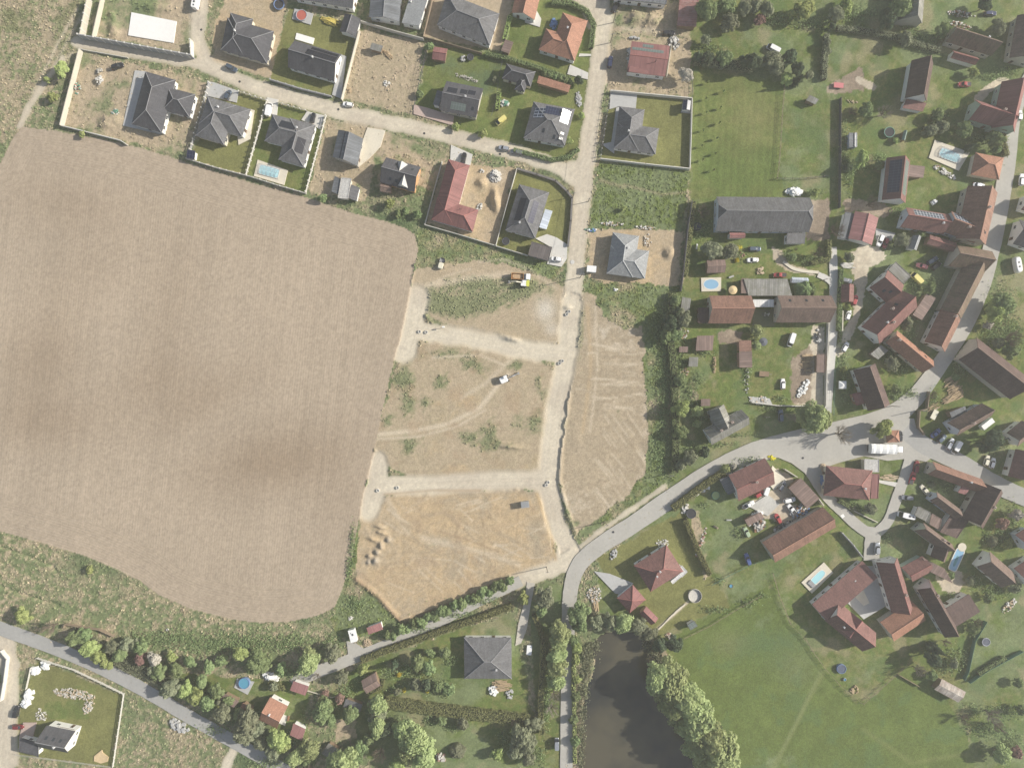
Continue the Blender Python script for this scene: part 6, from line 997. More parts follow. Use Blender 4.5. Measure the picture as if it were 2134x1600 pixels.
mb = MB(); mb.box((0, 0, 1.75), (4.6, 2.3, 2.3)); mb.build('box', PT['white'], t); mb = MB(); mb.box((-.5, .2, 2.93), (.7, .6, .1)); mb.box((-1.1, -.4, 2.93), (.3, .3, .08)); mb.build('roof_hatch', DARKM, t); mb = MB(); mb.box((3.0, 0, .5), (1.6, .12, .12)); mb.build('drawbar', STEEL, t)
for y in (-1.0, 1.0):
    for x in (-.5, .5): child('wheel', WHEEL, t, (x, y, .34))
t = thing('caravan', 'caravan', 'rounded white caravan on the grass right of the upper road', 2120, 552, 100, h=1.2)
mb = MB(); mb.loft([oval(-3.0, 3.0, 1.1, .5, e=3.5), oval(-3.1, 3.1, 1.15, 1.5, e=3.5), oval(-2.8, 2.8, 1.1, 2.5, e=3.5), oval(-2.4, 2.4, .9, 2.65, e=3.5)]); mb.build('body', PT['white'], t); mb = MB()
for x in (-.8, .8): mb.box((x, 0, 2.68), (.6, .6, .1))
mb.build('roof_hatch', DARKM, t)
for y in (-1.0, 1.0): child('wheel', WHEEL, t, (0, y, .34))
for lab, px, py, rz in [('white box trailer beside the brown painted gable house', 2055, 883, 38), ('small cream flat trailer in the log yard', 1949, 864, 62), ('narrow white trailer beside the willow row house drive', 1103, 1355, 85), ('flat timber trailer in the middle of the allotment grass', 1593.5, 779, -4), ('pale red timber trailer beside the vegetable paddock', 1749, 177, -4)]:
    t = thing('trailer', 'trailer', lab, px, py, rz, group='small trailers', h=1); tall = 'box' in lab; ln = 5.0 if tall else 3.6; mt = PT['white'] if 'white' in lab else PT['cream'] if 'cream' in lab else M('timber_wall', (0,0,0)) if 'flat timber' in lab else PT['pink']
    mb = MB(); mb.box((0, 0, 1.5 if tall else .75), (ln, 1.9, 2.0 if tall else .35)); mb.build('box' if tall else 'bed', mt, t); mb = MB(); mb.box((ln / 2 + .6, 0, .5), (1.2, .1, .1)); mb.build('drawbar', STEEL, t)
    for y in (-.9, .9): child('wheel', WHEEL, t, (0, y, .32))
# tractor-like red machine left to photo scale
# ---------------------------------------------------------------- pools, trampolines, parasols
def water_mat(name, rgb, rough=.06):
    if name in MATS: return MATS[name]
    m, nt, b = node_mat(name); N, L = nt.nodes, nt.links; b.inputs['Base Color'].default_value = (*rgb, 1); b.inputs['Roughness'].default_value = rough; b.inputs['Specular IOR Level'].default_value = .5
    n = N.new('ShaderNodeTexNoise'); n.inputs['Scale'].default_value = 1.6; n.inputs['Detail'].default_value = 4; g = N.new('ShaderNodeNewGeometry'); L.new(g.outputs['Position'], n.inputs['Vector']); bp = N.new('ShaderNodeBump'); bp.inputs['Strength'].default_value = .12; bp.inputs['Distance'].default_value = .1; L.new(n.outputs['Fac'], bp.inputs['Height']); L.new(bp.outputs[0], b.inputs['Normal']); MATS[name] = m; return m
WB, WT, WC, WG = water_mat('pool_water_blue', (.25,.43,.58)), water_mat('pool_water_turquoise', (.38,.66,.70)), water_mat('pool_water_deep', (.10,.30,.42)), water_mat('pool_water_green', (.30,.38,.16))
RIMW = M('pool_rim_pale', (.66,.64,.58), .6, .06); RIMD = M('ring_dark', (.06,.065,.08), .6, .1); RIMB = M('ring_blue', (.16,.24,.42), .5, .08); RIMG = M('ring_green', (.12,.26,.19), .5, .1); MAT_ = M('jump_mat', (.045,.045,.05), .9, .1)
def ell(cx, cy, rx, ry, z, n=32, e=2.0): 
    return [(cx + math.copysign(abs(math.cos(t)) ** (2 / e), math.cos(t)) * rx, cy + math.copysign(abs(math.sin(t)) ** (2 / e), math.sin(t)) * ry, z) for t in [2 * math.pi * k / n for k in range(n)]]
def inpool(label, px, py, rx, ry, rz, wm, e=2.0, z=.075):
    t = thing('swimming_pool', 'swimming pool', label, px, py, rz, 0.0, group='garden pools'); mb = MB(); mb.loft([ell(0, 0, rx + .3, ry + .3, 0, e=e), ell(0, 0, rx + .3, ry + .3, z + .05, e=e), ell(0, 0, rx, ry, z + .05, e=e), ell(0, 0, rx, ry, -.3, e=e)], False, False); mb.build('pool_rim', RIMW, t); mb = MB(); mb.poly(ell(0, 0, rx, ry, z + .01, e=e)); mb.build('water', wm, t); return t
t = inpool('oval blue pool on a cream slab above the clay tiled house', 1482, 592.5, 2.75, 1.8, 0, WB)
def enclosure(t, L_, W_, h, ribs, e=0):
    mb = MB(); g = MB(); prof = [(W_ / 2 * math.cos(a), h * math.sin(a)) for a in [math.pi * k / 8 for k in range(9)]]
    for i in range(ribs + 1):
        x = -L_ / 2 + L_ * i / ribs
        for (y0, z0), (y1, z1) in zip(prof[:-1], prof[1:]): mb.tube((x, y0, z0 + .1), (x, y1, z1 + .1), .05, n=4)
    for k in (0, 2, 4, 6, 8): mb.tube((-L_ / 2, prof[k][0], prof[k][1] + .1), (L_ / 2, prof[k][0], prof[k][1] + .1), .04, n=4)
    mb.build('enclosure_frame', STEEL, t)
    for (y0, z0), (y1, z1) in zip(prof[:-1], prof[1:]): g.poly([(-L_ / 2, y0, z0 + .1), (L_ / 2, y0, z0 + .1), (L_ / 2, y1, z1 + .1), (-L_ / 2, y1, z1 + .1)])
    g.build('enclosure_glazing', CLEAR, t)
CLEAR, nt_, b_ = node_mat('clear_sheet'); MATS['clear_sheet'] = CLEAR
tr_ = nt_.nodes.new('ShaderNodeBsdfTransparent'); mx_ = nt_.nodes.new('ShaderNodeMixShader'); mx_.inputs[0].default_value = .22; nt_.links.new(tr_.outputs[0], mx_.inputs[1]); nt_.links.new(b_.outputs[0], mx_.inputs[2]); nt_.links.new(mx_.outputs[0], nt_.nodes['Material Output'].inputs[0]); b_.inputs['Base Color'].default_value = (.7,.75,.78,1); b_.inputs['Roughness'].default_value = .15
t = inpool('pool under a ribbed clear cover beside the ploughed field', 561, 357.5, 3.7, 1.7, -15, WT, 6); enclosure(t, 8.0, 4.0, 1.1, 5)
t = inpool('kidney terrace pool with clear ribbed cover and round end', 1979, 324, 3.9, 1.7, -21, WT, 4); enclosure(t, 8.4, 4.2, 1.0, 7)
t = inpool('turquoise pool on a sandy slab in the farm garden', 1704, 1203, 3.3, 1.25, 45, WT, 3); mb = MB(); mb.box((-3.3, 0, .3), (1.6, 2.8, .4)); mb.build('cover_segment', STEEL, t)
t = inpool('long blue pool with white round head between houses', 1993, 1166, 4.2, 1.5, 66, WB, 6); mb = MB(); mb.loft([ell(5.2, 0, 1.6, 1.6, .0), ell(5.2, 0, 1.6, 1.6, .16)]); mb.build('round_deck', PAVE, t); mb = MB(); mb.loft([ell(-.5, 0, 2.2, .5, .1, e=2.5), ell(-.5, 0, 2.0, .4, .16, e=2.5)]); mb.build('pool_cover_strip', M('pool_mat_green', (.12,.28,.30), .6), t)
def ringpool(name, cat, label, px, py, r, h, rim, fill, fz=None, legs=0):
    t = thing(name, cat, label, px, py, 0, None, group='round pools and trampolines', h=h); t.location.z = max(t.location.z, -.15)
    if legs:
        mb = MB(); mb.ring((0, 0, h), r, .16); mb.build('ring_pad', rim, t); mb = MB(); mb.poly(ell(0, 0, r - .1, r - .1, h)); mb.build('jump_mat', fill, t)
        for k in range(legs):
            a = 2 * math.pi * k / legs; mb = MB(); mb.tube((r * math.cos(a), r * math.sin(a), -.1), (r * math.cos(a), r * math.sin(a), h), .06); mb.build('leg', STEEL, t)
    else:
        mb = MB(); mb.loft([ell(0, 0, r, r, -.2), ell(0, 0, r, r, h), ell(0, 0, r - .14, r - .14, h + .03), ell(0, 0, r - .14, r - .14, h - .35)], False, False); mb.build('pool_wall', rim, t); mb = MB(); mb.poly(ell(0, 0, r - .13, r - .13, h - .12 if fz is None else fz)); mb.build('water' if 'pool' in cat else 'filling', fill, t)
    return t
RF = M('mat_red', (.42,.12,.09), .8, .1)
ringpool('trampoline','trampoline','round trampoline with red middle on a grey slab',628,31.5,2.0,.9,M('ring_grey',(.32,.33,.36)),RF,legs=6)
ringpool('trampoline','trampoline','blue rimmed trampoline behind the charcoal house',581,9,1.9,.9,RIMB,MAT_,legs=6)
ringpool('trampoline','trampoline','dark netted trampoline near the blue slide',980,119,1.15,.8,RIMD,MAT_,legs=6)
ringpool('trampoline','trampoline','black trampoline below the panel strip hipped house',1054,502.5,1.3,.8,RIMD,MAT_,legs=6)
ringpool('trampoline','trampoline','green rimmed trampoline on the upper village lawn',1854,275.5,1.9,.9,RIMG,MAT_,legs=6)
ringpool('garden_pool','pool','dark round pool in shade left of the long farmhouse',1454,472,1.5,.8,RIMD,M('pool_cover_dark',(.06,.07,.09)))
ringpool('garden_pool','pool','round steel blue pool with deck in the south garden',508,1424,2.05,1.1,RIMB,WC)
ringpool('garden_pool','pool','green watered pool beside the scrapyard house',1492,1032,1.5,.9,RIMG,WG)
ringpool('trampoline','trampoline','black trampoline beside the yellow hedge corner',1440.5,1070,1.75,.8,RIMD,MAT_,legs=6)
ringpool('garden_pool','pool','blue sided round pool with dark cover on the farm lawn',1754.5,1394,1.75,.9,RIMB,M('pool_cover_slate',(.10,.12,.17),.5))
ringpool('trampoline','trampoline','grey rimmed trampoline on the lawn at the right edge',2055.5,1337.5,1.45,.6,M('ring_grey',(.3,.3,.3)),M('mat_slate',(.11,.12,.15)),legs=6)
ringpool('garden_pool','pool','large empty round basin with pale sunlit floor',1449,1242,2.55,.9,M('basin_wall_pale',(.45,.43,.38)),M('basin_floor_pale',(.52,.50,.45)),.1)
ringpool('water_trough','trough','small round trough beside the blue ring pool',1761.5,1416,.6,.5,STEEL,WC); ringpool('water_trough','trough','round white ring on the roadside grass',348,1312,.45,.4,RIMW,TYRE)
ringpool('duck_pond','pond','small muddy duck pond in the scrapyard garden',1524,1221,.8,.1,M('mud_edge',(.2,.16,.11)),WC)
def parasol(label, px, py, r, h, mt):
    t = thing('parasol', 'parasol', label, px, py, 0, 0, group='parasols', h=h); mb = MB(); n = 12; rim = [(r * math.cos(2 * math.pi * k / n), r * math.sin(2 * math.pi * k / n), h - .5 - (.05 if k % 2 else 0)) for k in range(n)]
    for k in range(n): mb.poly([rim[k], rim[(k + 1) % n], (0, 0, h)]); mb.poly([rim[k], rim[(k + 1) % n], (rim[(k + 1) % n][0], rim[(k + 1) % n][1], h - .7), (rim[k][0], rim[k][1], h - .7)])
    mb.build('canopy', mt, t); mb = MB(); mb.tube((0, 0, 0), (0, 0, h + .1), .04); mb.build('pole', STEEL, t); mb = MB(); mb.box((0, 0, .05), (.6, .6, .12)); mb.build('base', STEEL, t)
parasol('straw coloured parasol beside the mossy shed', 1528.5, 604, 1.65, 2.4, M('straw_cloth', (.62,.48,.27), .8, .2, 4)); parasol('dark grey parasol on the allotment grass', 1592, 712, 1.6, 2.3, M('slate_cloth', (.11,.12,.14), .8, .1))
t = thing('gazebo', 'gazebo', 'small white square gazebo tent on the shaded lawn', 1757, 802, 0, 0, h=2.4); mb = MB(); q = [(-1.4,-1.4),(1.4,-1.4),(1.4,1.4),(-1.4,1.4)]
for k in range(4): a, b = q[k], q[(k + 1) % 4]; mb.poly([(*a, 2.1), (*b, 2.1), (0, 0, 2.7)]); mb.poly([(*a, 2.1), (*b, 2.1), (*b, 1.85), (*a, 1.85)])
mb.build('canopy', TARP, t)
for a in q: mb = MB(); mb.tube((*a, -.1), (*a, 2.1), .05); mb.build('leg', STEEL, t)
# pond: murky brown water, dark noise patches painted in for reflections
POND_M = water_mat('pond_water', (.040,.038,.029), .10); nt = POND_M.node_tree; bs = nt.nodes['Principled BSDF']; gq = nt.nodes.new('ShaderNodeNewGeometry'); nq = nt.nodes.new('ShaderNodeTexNoise'); nq.inputs['Scale'].default_value = .045; nq.inputs['Detail'].default_value = 4; nt.links.new(gq.outputs['Position'], nq.inputs['Vector']); rq = nt.nodes.new('ShaderNodeMapRange'); rq.inputs['From Min'].default_value = .4; rq.inputs['From Max'].default_value = .62; nt.links.new(nq.outputs['Fac'], rq.inputs['Value']); xq = nt.nodes.new('ShaderNodeMix'); xq.data_type = 'RGBA'; xq.inputs['A'].default_value = (.085,.076,.050,1); xq.inputs['B'].default_value = (.026,.028,.027,1); nt.links.new(rq.outputs[0], xq.inputs['Factor']); nt.links.new(xq.outputs['Result'], bs.inputs['Base Color'])
mb = MB(); mb.poly([P(x, y, -.75) for x, y in [(1225,1335),(1300,1305),(1350,1318),(1392,1360),(1410,1440),(1440,1530),(1470,1640),(1196,1640),(1200,1500),(1212,1430)]]); o = mb.build('water', POND_M); o['kind'] = 'structure'
def scatter_stuff(name, label, pts, n, size, mk, h, seed):
    r = np.random.RandomState(seed); C = []
    for (x, y, rx, ry) in pts:
        k = max(4, int(n * rx * ry / 100)); a = r.randn(k, 2) * .5; X_, Y_ = x + a[:, 0] * rx, y + a[:, 1] * ry; zz = np.array([max(gz(u, v), -.75) for u, v in zip(X_, Y_)])
        C.append(np.stack([(X_ - CX) * S, (CY - Y_) * S, zz + r.rand(k) * h], 1))
    C = np.concatenate(C); o = link(bpy.data.objects.new(name, leaves(name, C, r.randn(len(C), 3) * .7 + np.array([0, 0, .3]), np.full(len(C), size), LM[mk], seed))); tag(o, label, 'reeds' if 'reed' in name else 'undergrowth', kind='stuff')
scatter_stuff('reeds', 'dry pale reeds fringing the pond banks', [(1225,1365,16,22),(1222,1400,12,20),(1216,1440,11,20),(1214,1480,9,22),(1211,1530,9,30),(1211,1580,8,30),(1372,1380,10,16),(1362,1358,12,10),(1350,1345,14,8),(1385,1402,9,16),(1240,1345,12,12)], 150, .30, 'grey', 1.1, 5)
scatter_stuff('undergrowth', 'bushy garden growth along the village plot edges', [(1480,100,30,10),(1560,130,40,10),(1760,300,10,50),(1770,360,12,40),(1790,345,20,12),(1830,330,20,10),(1990,70,40,14),(1930,90,20,20),(1900,60,20,30),(1780,30,40,20),(1690,50,40,14),(1620,40,40,14),(2060,160,40,8),(2100,150,30,10),(1955,255,20,20),(2050,290,30,10),(2094,290,8,40),(1870,440,20,10),(1930,470,14,10),(1895,680,14,30),(1880,650,16,10),(1905,590,16,20),(1940,600,16,20),(1850,735,20,20),(1880,770,14,16),(1870,815,20,16),(1900,820,16,12),(1945,830,14,18),(2000,760,14,30),(2090,640,30,50),(2110,700,30,40),(2070,700,30,30),(2080,930,24,16),(1760,780,10,50),(1750,700,6,40),(1960,1020,16,10),(1985,1010,16,8),(1930,1010,10,6),(2110,1080,20,30),(2085,1110,12,30),(2060,1120,10,20),(2030,1210,16,14),(2070,1230,30,16),(2100,1230,20,12),(2030,1310,14,20),(1990,1370,24,24),(1970,1390,24,16),(1985,1240,10,10),(1560,960,30,8),(1530,975,30,8),(1500,925,30,6),(1530,905,30,6),(1450,940,24,16),(1460,870,20,14),(1440,820,16,30),(1420,760,14,40),(1415,690,14,30),(1470,735,20,8),(1455,790,14,16),(1560,760,8,40),(1575,700,10,20),(1630,830,16,8),(1610,850,24,6),(1700,860,30,8),(1640,530,12,10),(1690,540,24,10),(1540,530,10,14),(1510,525,24,10),(1445,450,14,30),(1460,480,20,20),(1700,400,20,8),(1800,1060,20,8),(1780,1050,12,8),(1850,1120,10,12),(1500,1210,12,8),(1560,1255,20,10),(1590,1240,14,8),(1490,1270,30,8),(1540,1110,10,14),(1470,1050,14,6),(820,1400,30,14),(860,1400,24,20),(900,1425,30,20),(830,1435,20,10),(930,1440,14,14),(940,1375,14,14),(760,1420,14,14),(720,1440,20,20),(790,1490,20,16),(830,1510,24,14),(900,1500,24,10),(950,1515,24,10),(680,1470,24,20),(640,1500,14,24),(590,1540,30,20),(480,1500,24,14),(530,1500,18,18),(420,1440,20,14),(390,1420,20,10),(2090,1480,40,14),(2060,1520,40,16),(2110,1550,24,24),(2030,1480,20,14),(1060,1540,24,20),(1120,1570,20,20)], 80, .26, 'green', 1.3, 8)
scatter_stuff('undergrowth', 'low green undergrowth along the lane bank and road verges', [(1000,1250,60,8),(940,1280,50,8),(870,1310,40,8),(1160,1350,8,60),(1140,1450,8,80),(1385,850,18,60),(1385,760,18,60),(1380,680,22,40),(1375,940,16,50),(735,1130,7,40),(728,1180,8,30),(740,1255,20,20),(440,1345,60,25),(520,1340,60,22),(600,1340,40,20),(360,1330,50,25),(690,1340,20,20),(300,1330,40,14),(600,1400,40,15),(560,1590,40,14),(450,1520,30,12),(990,1255,40,6)], 120, .24, 'green', .8, 6)
# rough tussocks
r = np.random.RandomState(9); okc = np.isin(cls, [KEYS.index(k) for k in ('rough', 'weedy', 'straw', 'dirtgrass', 'dry')]) | (gm[..., 0] > .45)
ii, jj = np.nonzero(okc); w_ = ~inside([(262,22),(372,42),(366,94),(262,78)], gx[jj], gy[ii]) & (nf[ii, jj] > np.where(np.isin(cls[ii, jj], [KEYS.index('dirtgrass'), KEYS.index('dry')]), .62, .42)); ii, jj = ii[w_], jj[w_]; k = r.choice(len(ii), min(52000, len(ii)), replace=False); ii, jj = ii[k], jj[k]; n = len(ii)
X_, Y_ = gx[jj] + r.uniform(-1.2, 1.2, n), gy[ii] + r.uniform(-1.2, 1.2, n); C = np.stack([(X_ - CX) * S, (CY - Y_) * S, Z[ii, jj] + .08 + .3 * r.rand(n) * nf[ii, jj]], 1)
me = leaves('grass', C, r.randn(n, 3) * .45 + np.array([.2, 0, 1.1]), np.full(n, .30), None, 9); me.materials.clear()
mt = ground_mat('tussock_blades', .0, .2); me.materials.append(mt); ca = me.attributes.new('col', 'FLOAT_COLOR', 'POINT'); cc = np.repeat(np.concatenate([np.clip(col[ii, jj] * (.8 + .5 * r.rand(n, 1)), .01, .8), np.ones((n, 1))], 1), 4, 0); ca.data.foreach_set('color', cc.astype(np.float32).ravel())
tag(link(bpy.data.objects.new('grass', me)), 'rough tussocky grass and weeds on unmown ground', 'grass', kind='stuff')
# ---------------------------------------------------------------- posts, wires, manholes, heaps and garden clutter
def pole(label, px, py, h, arm=True, rz=12):
    p = P(px, py, 0); t = tag(empty('utility_pole', (p.x, p.y, -.3), math.radians(rz)), label, 'utility pole', 'utility poles'); mb = MB(); mb.tube((0, 0, 0), (0, 0, h + .3), .16, .11); mb.build('post', M('pole_timber', (.20,.17,.14), .9, .15, 2), t)
    if arm:
        mb = MB(); mb.box((0, 0, h - .3), (1.6, .12, .12)); mb.build('crossarm', STEEL, t); mb = MB()
        for x in (-.7, 0, .7): mb.tube((x, 0, h - .25), (x, 0, h), .05)
        mb.build('insulators', FRAME, t)
    return (p.x, p.y, h)
poles = [pole(*a) for a in [('utility pole at the street top beside the flat dark house',1278,47,8.2), ('utility pole across from the orange hipped house path',1272,89,7.0), ('tall utility pole at the building site crossroads',1209,578,8.6), ('utility pole on the verge above the road site entrance',1260.5,1087,7.5), ('utility pole at the verge end below the tall hedge',1392,987,7.0), ('utility pole at the lane corner of the orange soil plot',1139,1181,8.0), ('leaning pole base at the bowed house road side',1857,846,6.0), ('pole beside the log yard corner on the road',1911,855,6.0), ('pole at the road bend before the parked blue white car',1592,868,5.0), ('utility pole on the verge right of the long barn',2046,548,7.5), ('lamp pole beside the farmhouse hedge gate',1712,585,5.0), ('lamp pole along the street near the grey field',1194,410,5.5), ('pole at the street between the two hipped corner houses',1226,420,5.0)]]
def cable(label, pts):
    c = pts[0]; mb = MB(); n = 12
    for a, b in zip(pts[:-1], pts[1:]):
        a, b = Vector(a), Vector(b); q = [a.lerp(b, i / n) - Vector((0, 0, 1.2 * (1 - (2 * i / n - 1) ** 2))) for i in range(n + 1)]
        for u, v in zip(q[:-1], q[1:]): mb.tube(u, v, .045, n=4)
    tag(mb.build('overhead_cable', DARKM), label, 'cable')
cable('overhead cable along the east side of the street', [poles[0], poles[1], P(1262,230,7.5), poles[2]])
mb = MB(); mb.loft([ell(0, 0, .62, .62, 0), ell(0, 0, .62, .62, .55), ell(0, 0, .42, .42, .55), ell(0, 0, .42, .42, .1)], False, True); RING = mb.mesh('concrete_ring', CONC)
for lab, px, py in [('left manhole ring of the pair at the upper gravel turning head',874,691),('right manhole ring of the pair at the upper gravel turning head',888,692),('larger manhole ring on the grey patch of the site road',1181,655),('smaller manhole ring on the grey patch of the site road',1186,649),('lower manhole ring at the upper gravel junction',1166,757),('upper manhole ring at the upper gravel junction',1172,752),('flat manhole ring in the lower gravel road',828,1016),('small manhole ring at the lower turning head',787,1022),('left manhole ring at the lower gravel junction',1138.5,1010.5),('right manhole ring at the lower gravel junction',1142.5,1005)]:
    o = link(bpy.data.objects.new('manhole_ring', RING)); p = P(px, py, 0); o.location = (p.x, p.y, gz(px, py) - .05); tag(o, lab, 'manhole ring', 'manhole rings on the new gravel roads')
mb = MB(); mb.loft([ell(0, 0, .8, .8, 0), ell(0, 0, .8, .8, .03)]); o = mb.build('manhole_cover', CONC); p = P(1193, 546); o.location = (p.x, p.y, -.10); tag(o, 'round pale manhole cover at the crossroads', 'manhole cover')
mb = MB(); mb.loft([ell(0, 0, .42, .42, 0), ell(0, 0, .42, .42, .04)]); DRAIN = mb.mesh('drain_cover', DARKM)
for lab, px, py in [('dark drain cover in the street below the charcoal house',499,170),('dark drain cover in the street near the white parked car',705,228),('dark drain cover in the street before the paved drive',884,278),('dark drain cover in the street below the silver car',1042,321),('dark drain cover in the lane by the bare slab',419,62),('dark drain cover on the square above the fire hall',1673,954),('drain cover in the main road near the site entrance',1278,1108)]:
    o = link(bpy.data.objects.new('drain_cover', DRAIN)); p = P(px, py, 0); o.location = (p.x, p.y, max(gz(px, py), -.17) if px < 1200 else .09); tag(o, lab, 'drain cover', 'drain covers in the streets')
t = thing('sign_board', 'sign', 'white post with small board at the upper gravel road edge', 925, 682, 0); mb = MB(); mb.tube((0, 0, 0), (0, 0, 2.6), .08); mb.build('post', FRAME, t); mb = MB(); mb.box((0, 0, 2.4), (.9, .5, .5)); mb.build('box', TARP, t)
HM = {'st': M('heap_stone', (.42,.40,.35), .95, .3, 3), 'pl': M('heap_pale', (.62,.60,.55), .9, .2, 3), 'wd': M('heap_wood', (.42,.32,.20), .9, .3, 3), 'bk': M('heap_brick', (.42,.24,.19), .9, .25, 3), 'dk': M('heap_dark', (.10,.10,.10), .8, .3, 3), 'wh': TARP, 'rs': RUST, 'gn': M('heap_green', (.12,.28,.20), .6, .15), 'bl': M('heap_blue', (.15,.25,.45), .6, .15), 'tn': M('heap_tan', (.50,.40,.28), .95, .2, 2), 'gy': CONC2}
def heap(name, cat, label, px, py, rx, ry, rz, h, mk, n=40, sz=.4, logs=False, mix=None, seed=0):
    """loose pieces piled on one another"""
    r = random.Random(seed + int(px * 7 + py)); t = thing(name, cat, label, px, py, rz, max(gz(px, py), -.5), h=h / 2); mb = MB(); rx *= S; ry *= S
    for k in range(n):
        a, q = r.uniform(0, 6.28), math.sqrt(r.random()); x, y = q * rx * math.cos(a), q * ry * math.sin(a); z = h * (1 - q ** 1.5) * r.uniform(.25, 1) + sz * .2; s = sz * r.uniform(.5, 1.3); mb.m = r.randrange(len(mix)) if mix else 0
        if logs: mb.tube((x - s * 2.2, y, z), (x + s * 2.2, y + r.uniform(-.5, .5), z + r.uniform(-.1, .1)), s * .28, n=6)
        else: mb.box((x, y, z), (s, s * r.uniform(.6, 1.2), s * r.uniform(.4, .8)), r.uniform(0, 3.1), r.uniform(.6, .95))
    mb.build('pieces', [HM[m] for m in mix] if mix else HM[mk], t); return t
